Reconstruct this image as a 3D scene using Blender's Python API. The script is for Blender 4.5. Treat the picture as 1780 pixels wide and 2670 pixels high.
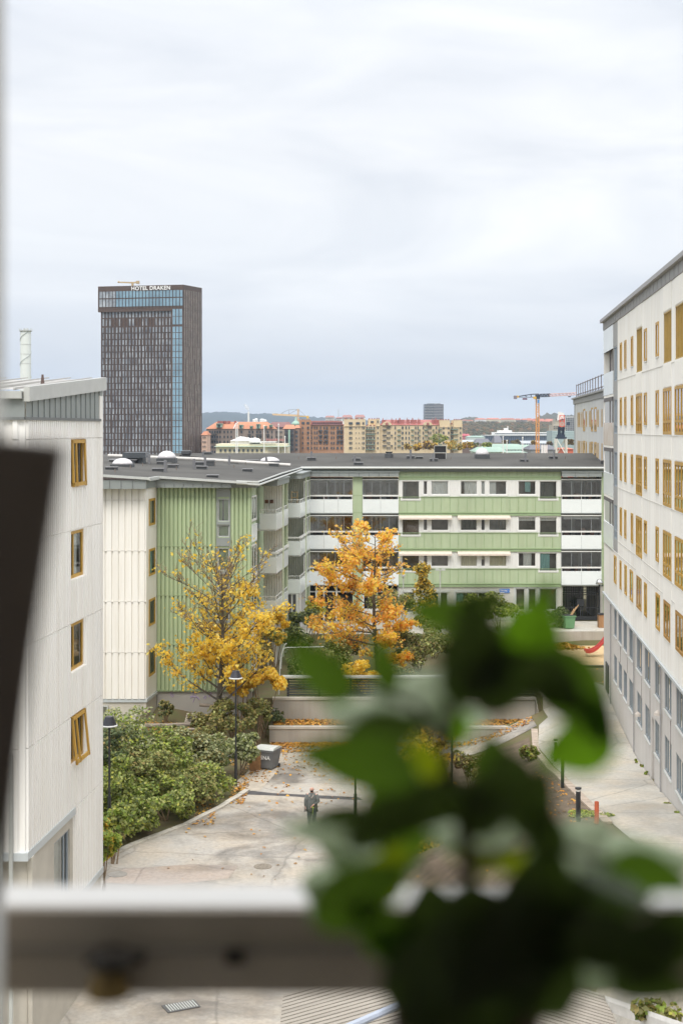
import bpy, bmesh, math, random
import numpy as np
from mathutils import Vector, Matrix
R = math.radians
random.seed(7)
rng = np.random.default_rng(11)
for o in list(bpy.data.objects): bpy.data.objects.remove(o)
scene = bpy.context.scene
COL = scene.collection
FP = 3708.0; HZ = 1116.0; CX = 890.0; H = 17.5      # focal length, horizon row and centre column in photo pixels; eye height

# ------------------------------------------------------------------ camera
cam = bpy.data.cameras.new('camera'); camo = bpy.data.objects.new('camera', cam); COL.objects.link(camo)
camo.location = (0, 0, H); camo.rotation_euler = (R(90), 0, 0)
cam.sensor_fit = 'HORIZONTAL'; cam.sensor_width = 24; cam.lens = 50
cam.shift_y = -219/1780
cam.clip_start = .05; cam.clip_end = 20000
cam.dof.use_dof = True; cam.dof.focus_distance = 90; cam.dof.aperture_fstop = 2.6
scene.camera = camo
# ------------------------------------------------------------------ world: overcast sky
w = bpy.data.worlds.new('World'); scene.world = w; w.use_nodes = True
nt = w.node_tree; nt.nodes.clear()
def N(t, **k):
    n = nt.nodes.new(t)
    for a, b in k.items(): setattr(n, a, b)
    return n
def L(a, b): nt.links.new(a, b)
out = N('ShaderNodeOutputWorld'); bg = N('ShaderNodeBackground'); L(bg.outputs[0], out.inputs[0])
sky = N('ShaderNodeTexSky', sky_type='NISHITA', sun_disc=False, sun_elevation=R(48), sun_rotation=R(195))
tc = N('ShaderNodeTexCoord')
mp = N('ShaderNodeMapping'); mp.inputs['Scale'].default_value = (2.2, 2.2, 9); mp.inputs['Location'].default_value = (3.1, 1.7, .4)
L(tc.outputs['Generated'], mp.inputs[0])
n1 = N('ShaderNodeTexNoise'); n1.inputs['Scale'].default_value = 1.5; n1.inputs['Detail'].default_value = 7; n1.inputs['Roughness'].default_value = .52
n1.inputs['Distortion'].default_value = .8
L(mp.outputs[0], n1.inputs[0])
sep = N('ShaderNodeSeparateXYZ'); L(tc.outputs['Generated'], sep.inputs[0])
g = N('ShaderNodeValToRGB'); e = g.color_ramp.elements     # sky tone by elevation (sine)
stops = [(0.0, (.74, .75, .76)), (.016, (.79, .795, .79)), (.026, (.66, .67, .685)), (.05, (.66, .675, .70)), (.085, (.71, .725, .75)), (.13, (.78, .79, .80)), (.19, (.80, .805, .81)), (.27, (.77, .785, .805)), (.45, (1.0, 1.02, 1.04)), (1.0, (1.95, 1.92, 1.88))]     # photo's bands
e[0].position = 0; e[0].color = (*stops[0][1], 1); e[1].position = 1; e[1].color = (*stops[-1][1], 1)
for p, c in stops[1:-1]:
    q = e.new(p); q.color = (*c, 1)
L(sep.outputs['Z'], g.inputs[0])
cr = N('ShaderNodeValToRGB'); cr.color_ramp.elements[0].position = .3; cr.color_ramp.elements[0].color = (.80, .82, .86, 1)
cr.color_ramp.elements[1].position = .68; cr.color_ramp.elements[1].color = (1.06, 1.05, 1.04, 1)
L(n1.outputs['Fac'], cr.inputs[0])
mul = N('ShaderNodeMixRGB', blend_type='MULTIPLY'); mul.inputs[0].default_value = 1
L(g.outputs[0], mul.inputs[1]); L(cr.outputs[0], mul.inputs[2])
sc = N('ShaderNodeMixRGB', blend_type='MULTIPLY'); sc.inputs[0].default_value = 1; sc.inputs[2].default_value = (.1, .1, .1, 1)
L(sky.outputs[0], sc.inputs[1])
mx = N('ShaderNodeMixRGB'); mx.inputs[0].default_value = .95
L(sc.outputs[0], mx.inputs[1]); L(mul.outputs[0], mx.inputs[2]); L(mx.outputs[0], bg.inputs[0])
bg.inputs[1].default_value = 1.0
# ------------------------------------------------------------------ sun behind the clouds
sl = bpy.data.lights.new('sun', 'SUN'); sl.energy = 1.5; sl.angle = R(24); sl.color = (1, .95, .87)
so = bpy.data.objects.new('sun', sl); COL.objects.link(so)
dv = Vector((.12, .72, -.95)); so.rotation_euler = dv.to_track_quat('-Z', 'Y').to_euler()
scene.view_settings.view_transform = 'Standard'; scene.view_settings.look = 'None'
scene.view_settings.exposure = 0.44; scene.view_settings.gamma = 1
scene.render.engine = 'CYCLES'
scene.cycles.volume_bounces = 0; scene.cycles.max_bounces = 7; scene.cycles.transparent_max_bounces = 12

# ------------------------------------------------------------------ materials
MATS = {}
def mat(name, col, rough=.7, var=.08, scale=3.0, bump=0.0, metal=0.0, spec=.5, streak=False, stretch=None, detail=5, col2=None, coat=0):
    if name in MATS: return MATS[name]
    m = bpy.data.materials.new(name); m.use_nodes = True; t = m.node_tree
    b = t.nodes['Principled BSDF']; b.inputs['Roughness'].default_value = rough; b.inputs['Metallic'].default_value = metal
    b.inputs['Specular IOR Level'].default_value = spec
    tcn = t.nodes.new('ShaderNodeTexCoord'); mpn = t.nodes.new('ShaderNodeMapping'); nn = t.nodes.new('ShaderNodeTexNoise')
    t.links.new(tcn.outputs['Object'], mpn.inputs[0]); t.links.new(mpn.outputs[0], nn.inputs[0])
    if streak: mpn.inputs['Scale'].default_value = (1, 1, .12)
    if stretch: mpn.inputs['Scale'].default_value = stretch
    nn.inputs['Scale'].default_value = scale; nn.inputs['Detail'].default_value = detail; nn.inputs['Roughness'].default_value = .6
    rp = t.nodes.new('ShaderNodeValToRGB'); rp.color_ramp.elements[0].position = .32; rp.color_ramp.elements[1].position = .68
    c0 = col2 if col2 else tuple(max(0, c*(1-var)) for c in col); c1 = tuple(c*(1+var) for c in col) if not col2 else col
    rp.color_ramp.elements[0].color = (*c0, 1); rp.color_ramp.elements[1].color = (*c1, 1)
    t.links.new(nn.outputs['Fac'], rp.inputs[0]); t.links.new(rp.outputs[0], b.inputs['Base Color'])
    if streak:   # fine rain streaks and grime
        m2 = t.nodes.new('ShaderNodeMapping'); m2.inputs['Scale'].default_value = (2.2, 2.2, .10); t.links.new(tcn.outputs['Object'], m2.inputs[0])
        n3 = t.nodes.new('ShaderNodeTexNoise'); n3.inputs['Scale'].default_value = 1.6; n3.inputs['Detail'].default_value = 8; n3.inputs['Roughness'].default_value = .7; t.links.new(m2.outputs[0], n3.inputs[0])
        r3 = t.nodes.new('ShaderNodeValToRGB'); r3.color_ramp.elements[0].position = .36; r3.color_ramp.elements[1].position = .56; r3.color_ramp.elements[0].color = (.925, .91, .885, 1); r3.color_ramp.elements[1].color = (1, 1, 1, 1)
        t.links.new(n3.outputs['Fac'], r3.inputs[0]); mq = t.nodes.new('ShaderNodeMixRGB'); mq.blend_type = 'MULTIPLY'; mq.inputs[0].default_value = 1
        t.links.new(rp.outputs[0], mq.inputs[1]); t.links.new(r3.outputs[0], mq.inputs[2]); t.links.new(mq.outputs[0], b.inputs['Base Color'])
    if bump:
        bp = t.nodes.new('ShaderNodeBump'); bp.inputs['Strength'].default_value = bump; bp.inputs['Distance'].default_value = .02
        n2 = t.nodes.new('ShaderNodeTexNoise'); n2.inputs['Scale'].default_value = scale*9; n2.inputs['Detail'].default_value = 6
        t.links.new(tcn.outputs['Object'], n2.inputs[0]); t.links.new(n2.outputs['Fac'], bp.inputs['Height']); t.links.new(bp.outputs[0], b.inputs['Normal'])
    MATS[name] = m; return m
def leafmat(name, cols, trans=.35, rough=.5, spec=.4):
    if name in MATS: return MATS[name]
    m = bpy.data.materials.new(name); m.use_nodes = True; t = m.node_tree
    b = t.nodes['Principled BSDF']; b.inputs['Roughness'].default_value = rough; b.inputs['Specular IOR Level'].default_value = spec
    ge = t.nodes.new('ShaderNodeNewGeometry'); rp = t.nodes.new('ShaderNodeValToRGB'); rp.color_ramp.interpolation = 'LINEAR'
    el = rp.color_ramp.elements; k = len(cols)
    el[0].color = (*cols[0], 1); el[0].position = 0; el[1].color = (*cols[-1], 1); el[1].position = 1
    for i in range(1, k-1):
        q = el.new(i/(k-1)); q.color = (*cols[i], 1)
    t.links.new(ge.outputs['Random Per Island'], rp.inputs[0]); t.links.new(rp.outputs[0], b.inputs['Base Color'])
    tr = t.nodes.new('ShaderNodeBsdfTranslucent'); mm = t.nodes.new('ShaderNodeMixShader'); mm.inputs[0].default_value = trans
    t.links.new(rp.outputs[0], tr.inputs[0]); t.links.new(b.outputs[0], mm.inputs[1]); t.links.new(tr.outputs[0], mm.inputs[2])
    t.links.new(mm.outputs[0], t.nodes['Material Output'].inputs[0])
    MATS[name] = m; return m
def glassmat(name, tint, refl=.12, rough=.03, opacity=None):
    if name in MATS: return MATS[name]
    m = bpy.data.materials.new(name); m.use_nodes = True; t = m.node_tree; t.nodes.remove(t.nodes['Principled BSDF'])
    tr = t.nodes.new('ShaderNodeBsdfTransparent'); tr.inputs[0].default_value = (*tint, 1)
    gl = t.nodes.new('ShaderNodeBsdfGlossy'); gl.inputs['Roughness'].default_value = rough
    lw = t.nodes.new('ShaderNodeLayerWeight'); lw.inputs[0].default_value = .25
    ma = t.nodes.new('ShaderNodeMath'); ma.operation = 'MAXIMUM'; ma.inputs[1].default_value = refl
    t.links.new(lw.outputs['Fresnel'], ma.inputs[0])
    mm = t.nodes.new('ShaderNodeMixShader'); t.links.new(ma.outputs[0], mm.inputs[0]); t.links.new(tr.outputs[0], mm.inputs[1]); t.links.new(gl.outputs[0], mm.inputs[2])
    t.links.new(mm.outputs[0], t.nodes['Material Output'].inputs[0])
    MATS[name] = m; return m
def frostmat(name, col, rough=.25):
    return mat(name, col, rough=rough, var=.03, scale=.6, spec=.6)

WHITE = mat('cream_white_cladding', (.91, .90, .88), rough=.55, var=.035, scale=.5, streak=True)
WARM = mat('warm_white_cladding', (.89, .87, .83), rough=.6, var=.03, scale=.4, streak=True)
GREEN = mat('green_cladding', (.42, .505, .33), rough=.55, var=.06, scale=.5, streak=True)
GREEN2 = mat('green_corrugated_cladding', (.41, .505, .31), rough=.55, var=.08, scale=.5, streak=True)
GREENJ = mat('green_trim', (.30, .40, .22), rough=.5, var=.04)
GREYM = mat('grey_sheet_metal', (.27, .295, .29), rough=.45, var=.06, scale=1, spec=.5)
GREYD = mat('grey_joint', (.16, .17, .17), rough=.6)
LGREY = mat('light_grey_metal', (.52, .54, .52), rough=.4, var=.05)
RWHITE = mat('right_white_cladding', (.88, .865, .825), rough=.6, var=.055, scale=.5, streak=True)
RPANEL = mat('smooth_white_panel', (.88, .86, .81), rough=.8, var=.03, scale=.4)
RENDER = mat('grey_render_wall', (.60, .58, .56), rough=.85, var=.07, scale=.35, bump=.2, streak=True)
BLUEG = mat('blue_grey_trim', (.52, .56, .58), rough=.4, var=.03)
BFRAME = mat('blue_grey_frame', (.30, .35, .40), rough=.4, var=.03)
OCHRE = mat('ochre_wood', (.50, .29, .045), rough=.45, var=.14, scale=4, stretch=(1, 1, .2))
OCHRED = mat('ochre_wood_worn', (.40, .22, .05), rough=.55, var=.2, scale=3, stretch=(1, 1, .2))
SLAT = mat('ochre_slat', (.46, .31, .07), rough=.5, var=.1)
WFRAME = mat('white_frame', (.78, .78, .76), rough=.4, var=.02)
PAR = frostmat('frosted_white_parapet', (.80, .84, .84))
ROOFM = mat('roofing_felt', (.068, .066, .060), rough=.9, var=.38, scale=.14, detail=9, bump=.25)
CONC = mat('concrete', (.40, .38, .34), rough=.9, var=.12, scale=.8, bump=.3, streak=True)
CONCL = mat('pale_concrete', (.52, .49, .43), rough=.9, var=.1, scale=1, bump=.2)
DARK = mat('dark_metal', (.025, .027, .03), rough=.45, var=.1)
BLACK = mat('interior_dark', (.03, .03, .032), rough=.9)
INTER = mat('interior_room', (.24, .22, .19), rough=.9, var=.5, scale=.7)
CURT = mat('pale_curtain', (.88, .88, .84), rough=.9, var=.15, scale=6, stretch=(8, 8, .3))
CURTB = mat('beige_curtain', (.82, .76, .55), rough=.9, var=.15, scale=6, stretch=(8, 8, .3))
CURTT = mat('teal_curtain', (.35, .60, .57), rough=.9, var=.15, scale=6, stretch=(8, 8, .3))
CURTK = mat('dark_curtain', (.22, .22, .20), rough=.9, var=.25, scale=5, stretch=(8, 8, .3))
GLASS = glassmat('window_glass', (.84, .87, .87), .13)
GLASSD = glassmat('balcony_glass', (.74, .78, .79), .20)
GLASSF = glassmat('frosted_glass', (.8, .85, .86), .3, .4)
VENT = mat('roof_vent_metal', (.075, .08, .085), rough=.5, var=.15)
PIPEW = mat('white_duct', (.62, .60, .57), rough=.5)
BARK = mat('bark', (.10, .085, .065), rough=.95, var=.35, scale=5, bump=.5)
TWIG = mat('twig', (.26, .19, .12), rough=.95, var=.3, scale=5)
SOIL = mat('soil', (.15, .115, .08), rough=1, var=.35, scale=1.5, bump=.6)
GRASS = mat('grass_ground', (.13, .14, .055), rough=1, var=.4, scale=.9, bump=.6, col2=(.16, .12, .07))
SAND = mat('sand', (.58, .42, .23), rough=1, var=.14, scale=2, bump=.4)
STEEL = mat('brushed_steel', (.6, .6, .6), rough=.25, metal=.9, var=.05)
BRICKO = mat('orange_brick', (.42, .23, .13), rough=.9, var=.12, scale=.2)
TERR = mat('terracotta_roof', (.52, .22, .12), rough=.8, var=.12, scale=.15)
REDR = mat('red_metal_roof', (.36, .12, .10), rough=.6, var=.12, scale=.15)
CREAM = mat('cream_facade', (.66, .53, .34), rough=.8, var=.07, scale=.15)
CREAML = mat('pale_yellow_facade', (.72, .66, .48), rough=.8, var=.05, scale=.2)
STUC = mat('brown_grey_stucco', (.33, .26, .22), rough=.9, var=.08, scale=.2)
BROWN = mat('dark_brown_facade', (.17, .12, .10), rough=.9, var=.1, scale=.2)
COPPER = mat('copper_green', (.33, .50, .41), rough=.6, var=.1, scale=.2)
WH = mat('white_paint', (.80, .80, .78), rough=.5, var=.04)
WIN = mat('far_window_glass', (.06, .075, .09), rough=.15, var=.3, scale=.3)
HOTB = mat('bronze_brown_cladding', (.085, .052, .036), rough=.6, var=.12, scale=.3)

# asphalt with stains, worn patches and fine cracks
def asphalt(name, base, dark, seed):
    m = bpy.data.materials.new(name); m.use_nodes = True; t = m.node_tree; b = t.nodes['Principled BSDF']
    tcn = t.nodes.new('ShaderNodeTexCoord'); mpn = t.nodes.new('ShaderNodeMapping'); mpn.inputs['Location'].default_value = (seed, seed*.7, 0)
    t.links.new(tcn.outputs['Object'], mpn.inputs[0])
    def noise(s, d, rg=.6, dist=0):
        n = t.nodes.new('ShaderNodeTexNoise'); n.inputs['Scale'].default_value = s; n.inputs['Detail'].default_value = d
        n.inputs['Roughness'].default_value = rg; n.inputs['Distortion'].default_value = dist; t.links.new(mpn.outputs[0], n.inputs[0]); return n
    def ramp(src, a, b_, ca, cb):
        r = t.nodes.new('ShaderNodeValToRGB'); r.color_ramp.elements[0].position = a; r.color_ramp.elements[1].position = b_
        r.color_ramp.elements[0].color = (*ca, 1); r.color_ramp.elements[1].color = (*cb, 1); t.links.new(src, r.inputs[0]); return r
    big = ramp(noise(.22, 8, .62, .6).outputs['Fac'], .38, .56, dark, base)
    fine = ramp(noise(6, 5).outputs['Fac'], .3, .7, (.86,)*3, (1.12,)*3)
    warm = ramp(noise(.5, 4).outputs['Fac'], .4, .65, (1, 1, 1), (1.06, .99, .90))
    def mulc(a, c):
        q = t.nodes.new('ShaderNodeMixRGB'); q.blend_type = 'MULTIPLY'; q.inputs[0].default_value = 1; t.links.new(a, q.inputs[1]); t.links.new(c, q.inputs[2]); return q.outputs[0]
    c = mulc(mulc(big.outputs[0], fine.outputs[0]), warm.outputs[0])
    dn = noise(.6, 5, .6)
    vm = t.nodes.new('ShaderNodeMixRGB'); vm.inputs[0].default_value = .35; t.links.new(mpn.outputs[0], vm.inputs[1]); t.links.new(dn.outputs['Color'], vm.inputs[2])
    vo = t.nodes.new('ShaderNodeTexVoronoi'); vo.feature = 'DISTANCE_TO_EDGE'; vo.inputs['Scale'].default_value = .34; t.links.new(vm.outputs[0], vo.inputs[0])
    ck = ramp(vo.outputs['Distance'], .0, .016, (.72,)*3, (1, 1, 1))
    c = mulc(c, ck.outputs[0]); t.links.new(c, b.inputs['Base Color'])
    rr = ramp(noise(.22, 8, .62, .6).outputs['Fac'], .38, .56, (.5,)*3, (.85,)*3); t.links.new(rr.outputs[0], b.inputs['Roughness'])
    bp = t.nodes.new('ShaderNodeBump'); bp.inputs['Strength'].default_value = .35; bp.inputs['Distance'].default_value = .01
    t.links.new(noise(25, 3).outputs['Fac'], bp.inputs['Height']); t.links.new(bp.outputs[0], b.inputs['Normal'])
    MATS[name] = m; return m
ASPH = asphalt('worn_pale_asphalt', (.42, .395, .355), (.17, .157, .14), 3.3)
PATHM = asphalt('path_asphalt', (.50, .48, .43), (.36, .345, .31), 9.1)
TARM = mat('fresh_tar', (.075, .072, .075), rough=.7, var=.2, scale=3)

# ------------------------------------------------------------------ mesh helpers
class MB:
    def __init__(s): s.v = []; s.f = []; s.m = []
    def add(s, vs, fs, mi=0):
        k = len(s.v); s.v += [tuple(p) for p in vs]; s.f += [tuple(i+k for i in f) for f in fs]; s.m += [mi]*len(fs)
    def quad(s, a, b, c, d, mi=0): s.add([a, b, c, d], [(0, 1, 2, 3)], mi)
    def hexa(s, p, mi=0):
        s.add(p, [(0, 3, 2, 1), (4, 5, 6, 7), (0, 1, 5, 4), (1, 2, 6, 5), (2, 3, 7, 6), (3, 0, 4, 7)], mi)
    def box(s, x0, x1, y0, y1, z0, z1, mi=0):
        s.hexa([(x0, y0, z0), (x1, y0, z0), (x1, y1, z0), (x0, y1, z0), (x0, y0, z1), (x1, y0, z1), (x1, y1, z1), (x0, y1, z1)], mi)
    def fbox(s, F, u0, u1, d0, d1, z0, z1, mi=0):
        P = F.p; s.hexa([P(u0, d1, z0), P(u1, d1, z0), P(u1, d0, z0), P(u0, d0, z0), P(u0, d1, z1), P(u1, d1, z1), P(u1, d0, z1), P(u0, d0, z1)], mi)
    def prism(s, poly, z0, z1, mi=0):
        n = len(poly); zt = z1 if isinstance(z1, (list, tuple)) else [z1]*n; zb = z0 if isinstance(z0, (list, tuple)) else [z0]*n
        vs = [(x, y, zb[i]) for i, (x, y) in enumerate(poly)]+[(x, y, zt[i]) for i, (x, y) in enumerate(poly)]
        s.add(vs, [tuple(range(n-1, -1, -1)), tuple(range(n, 2*n))]+[(i, (i+1) % n, n+(i+1) % n, n+i) for i in range(n)], mi)
    def tube(s, pts, r0, r1=None, n=6, mi=0, cap=True):
        r1 = r0 if r1 is None else r1; pts = [Vector(p) for p in pts]; k = len(pts); rings = []; base = len(s.v)
        prev = None
        for i, p in enumerate(pts):
            d = (pts[min(i+1, k-1)]-pts[max(i-1, 0)]).normalized()
            a = Vector((1, 0, 0)) if abs(d.x) < .8 else Vector((0, 1, 0))
            if prev is not None: a = prev
            u = (a-d*a.dot(d)).normalized(); prev = u; q = d.cross(u)
            r = r0+(r1-r0)*i/max(1, k-1)
            for j in range(n):
                t = 2*math.pi*j/n; s.v.append(tuple(p+u*(r*math.cos(t))+q*(r*math.sin(t))))
        for i in range(k-1):
            for j in range(n):
                s.f.append((base+i*n+j, base+i*n+(j+1) % n, base+(i+1)*n+(j+1) % n, base+(i+1)*n+j)); s.m.append(mi)
        if cap:
            s.f.append(tuple(base+j for j in range(n-1, -1, -1))); s.m.append(mi)
            s.f.append(tuple(base+(k-1)*n+j for j in range(n))); s.m.append(mi)
    def lathe(s, cx, cy, prof, n=16, mi=0):
        base = len(s.v)
        for r, z in prof:
            for j in range(n):
                t = 2*math.pi*j/n; s.v.append((cx+r*math.cos(t), cy+r*math.sin(t), z))
        for i in range(len(prof)-1):
            for j in range(n):
                s.f.append((base+i*n+j, base+i*n+(j+1) % n, base+(i+1)*n+(j+1) % n, base+(i+1)*n+j)); s.m.append(mi)
        s.f.append(tuple(base+j for j in range(n-1, -1, -1))); s.m.append(mi)
        s.f.append(tuple(base+(len(prof)-1)*n+j for j in range(n))); s.m.append(mi)
    def build(s, name, mats, parent=None, smooth=False, **k):
        me = bpy.data.meshes.new(name); me.from_pydata(s.v, [], s.f)
        if not isinstance(mats, (list, tuple)): mats = [mats]
        for m in mats: me.materials.append(m)
        if len(mats) > 1: me.polygons.foreach_set('material_index', s.m)
        if smooth: me.polygons.foreach_set('use_smooth', [True]*len(s.f))
        me.update(); return link(name, me, parent, **k)
def link(name, me, parent=None, label=None, cat=None, group=None, kind=None):
    o = bpy.data.objects.new(name, me); COL.objects.link(o)
    if parent is not None:
        o.parent = parent
        if parent.type == 'EMPTY' and parent.get('_w', 0): o.location = -parent.location
    tag(o, label, cat, group, kind); return o
def tag(o, label=None, cat=None, group=None, kind=None):
    if label: o['label'] = label
    if cat: o['category'] = cat
    if group: o['group'] = group
    if kind: o['kind'] = kind
    return o
WORLD_ROOTS = []
def thing(name, label, cat, loc=(0, 0, 0), rz=0, group=None, world=True):
    o = bpy.data.objects.new(name, None); COL.objects.link(o); o.location = loc; o.rotation_euler = (0, 0, rz); o.empty_display_size = .3
    if world: o['_w'] = 1; WORLD_ROOTS.append(o)
    return tag(o, label, cat, group)
class Fr:   # facade frame: u along the wall, d outwards, z up
    def __init__(s, ox, oy, ux, uy, nx, ny):
        l = math.hypot(ux, uy); s.o = (ox, oy); s.u = (ux/l, uy/l); l = math.hypot(nx, ny); s.n = (nx/l, ny/l)
    def p(s, u, d, z): return (s.o[0]+s.u[0]*u+s.n[0]*d, s.o[1]+s.u[1]*u+s.n[1]*d, z)
def P(px, py, Y): return Vector(((px-CX)*Y/FP, Y, H-(py-HZ)*Y/FP))
def zat(py, Y): return H-(py-HZ)*Y/FP
def xat(px, Y): return (px-CX)*Y/FP
def wall(mb, F, u0, u1, z0, z1, ops=(), depth=.15, mi=0, ztop=None):
    us = sorted({u0, u1}|{min(max(a, u0), u1) for o in ops for a in o[:2]}); zs = sorted({z0, z1}|{min(max(a, z0), z1) for o in ops for a in o[2:4]})
    for i in range(len(us)-1):
        for j in range(len(zs)-1):
            cu, cz = (us[i]+us[i+1])/2, (zs[j]+zs[j+1])/2
            if any(o[0] < cu < o[1] and o[2] < cz < o[3] for o in ops): continue
            mb.quad(F.p(us[i], 0, zs[j]), F.p(us[i+1], 0, zs[j]), F.p(us[i+1], 0, zs[j+1]), F.p(us[i], 0, zs[j+1]), mi)
    for a, b, c, d in [o[:4] for o in ops]:
        q = F.p
        mb.quad(q(a, 0, c), q(a, -depth, c), q(b, -depth, c), q(b, 0, c), mi); mb.quad(q(a, 0, d), q(b, 0, d), q(b, -depth, d), q(a, -depth, d), mi)
        mb.quad(q(a, 0, c), q(a, 0, d), q(a, -depth, d), q(a, -depth, c), mi); mb.quad(q(b, 0, c), q(b, -depth, c), q(b, -depth, d), q(b, 0, d), mi)
def ribs(mb, F, u0, u1, z0, z1, pitch, wd, out, ops=(), mi=0, bev=.25, joints=()):
    n = max(1, int(round((u1-u0)/pitch))); pt = (u1-u0)/n; b = wd*bev
    for i in range(n):
        c = u0+(i+.5)*pt; iv = [(z0, z1)]
        cuts = [(o[2]-.02, o[3]+.02) for o in ops if o[0]-wd/2 < c < o[1]+wd/2]+[(j-.018, j+.018) for j in joints]
        for a, d in cuts:
            nx = []
            for x, y in iv:
                if d <= x or a >= y: nx.append((x, y)); continue
                if a > x: nx.append((x, a))
                if d < y: nx.append((d, y))
            iv = nx
        for x, y in iv:
            if y-x < .05: continue
            q = F.p; A = [q(c-wd/2, 0.0, x), q(c-wd/2+b, out, x), q(c+wd/2-b, out, x), q(c+wd/2, 0.0, x)]; B = [(p[0], p[1], y) for p in A]
            mb.add(A+B, [(0, 1, 5, 4), (1, 2, 6, 5), (2, 3, 7, 6), (3, 2, 1, 0), (4, 5, 6, 7)], mi)
def window(parent, F, u0, u1, z0, z1, fm, rec=.1, fw=.07, mull=(), trans=(), glass=None, curtain=None, cm=None, sill=None, name='window', tilt=0, deep=.5, label=None):
    mb = MB(); d0, d1 = -rec-.06, -rec
    for a, b, c, d in [(u0, u1, z0, z0+fw), (u0, u1, z1-fw, z1), (u0, u0+fw, z0+fw, z1-fw), (u1-fw, u1, z0+fw, z1-fw)]: mb.fbox(F, a, b, d0, d1, c, d)
    for u in mull: mb.fbox(F, u-fw*.45, u+fw*.45, d0+.002, d1-.002, z0+fw, z1-fw)
    for z in trans: mb.fbox(F, u0+fw, u1-fw, d0+.004, d1-.004, z-fw*.4, z+fw*.4)
    q = F.p; y = -rec-deep   # room seen through the glass
    mb.quad(q(u0, y, z0), q(u1, y, z0), q(u1, y, z1), q(u0, y, z1), 1)
    for a in (u0, u1): mb.quad(q(a, y, z0), q(a, y, z1), q(a, d0, z1), q(a, d0, z0), 1)
    mb.quad(q(u0, y, z1), q(u1, y, z1), q(u1, d0, z1), q(u0, d0, z1), 1); mb.quad(q(u0, y, z0), q(u1, y, z0), q(u1, d0, z0), q(u0, d0, z0), 1)
    o = mb.build(name, [fm, INTER], parent, label=label)
    g = MB(); g.quad(q(u0+fw*.5, -rec-.03, z0+fw*.5), q(u1-fw*.5, -rec-.03, z0+fw*.5), q(u1-fw*.5, -rec-.03, z1-fw*.5), q(u0+fw*.5, -rec-.03, z1-fw*.5))
    g.build('pane', glass or GLASS, o)
    if curtain:
        c = MB()
        for a, b, zz0, zz1 in curtain:
            ua, ub = u0+a*(u1-u0), u0+b*(u1-u0); za, zb = z0+zz0*(z1-z0), z0+zz1*(z1-z0); nf = max(2, int((ub-ua)/.07))
            for i in range(nf):
                s0, s1 = ua+(ub-ua)*i/nf, ua+(ub-ua)*(i+1)/nf; da, db = (-rec-.14, -rec-.17) if i % 2 else (-rec-.17, -rec-.14)
                c.quad(q(s0, da, za), q(s1, db, za), q(s1, db, zb), q(s0, da, zb))
        c.build('curtain', cm or CURT, o)
    if sill:
        s_ = MB(); s_.fbox(F, u0-.04, u1+.04, -rec+.002, .05, z0-.05, z0-.005); s_.build('sill', sill, o)
    return o
def text_obj(txt, size, depth, m, name, parent=None, F=None, u=0, d=0, z=0, bold=.0, **k):
    c = bpy.data.curves.new(name, 'FONT'); c.body = txt; c.size = size; c.extrude = depth/2; c.offset = bold; c.align_x = 'LEFT'; c.space_character = 1.08
    t = bpy.data.objects.new('tmp', c); COL.objects.link(t)
    dg = bpy.context.evaluated_depsgraph_get(); me = bpy.data.meshes.new_from_object(t.evaluated_get(dg)); bpy.data.objects.remove(t)
    me.materials.clear(); me.materials.append(m); me.name = name
    U = Vector((*F.u, 0)); Nn = Vector((*F.n, 0)); Z = Vector((0, 0, 1)); o0 = Vector(F.p(u, d, z))
    for v in me.vertices: v.co = o0+U*v.co.x+Z*v.co.y+Nn*v.co.z
    return link(name, me, parent, **k)
# ------------------------------------------------------------------ terrain
def sm(t): t = min(1, max(0, t)); return t*t*(3-2*t)
def itp(x, xs, ys): return float(np.interp(x, xs, ys))
KX = ([40, 50, 59.4, 62.5, 65.3, 68.4, 75, 79], [-17, -13.2, -8.97, -7.03, -5.78, -4.72, -4.4, -4.0])
def kerbx(y): return itp(y, *KX)
def h(x, y):
    if y > 126: return itp(y, [126, 200, 400, 1500, 2600, 3600, 9000], [0, -12, -26, -26, 2, -10, -10]) if x > -100000 else 0
    p = itp(y, [20, 44, 51, 58, 65, 72, 82, 88, 103.1, 103.5, 126], [4.2, 4.0, 3.5, 2.8, 2.3, 2.3, 2.6, 1.75, 1.7, 2.45, 2.45])
    if x < kerbx(y) and y < 81:
        d = kerbx(y)-x; z = 1.35*sm(d/6.5)
        return z+(0 if y < 79 else .3*sm((y-79)/2))
    if y < 79.1:
        a, b = itp(y, [40, 47, 55, 72], [6.9, 2.5, 1.5, 6]), itp(y, [40, 47, 55, 72], [9.0, 8.0, 8.3, 14])
        return p*sm((x-a)/(b-a))
    if x > 11: return p if y < 126 else 0
    if y < 80.95: return .9
    if x < -5.5: return 1.5
    return 2.1 if y < 103.3 else 2.45
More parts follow.
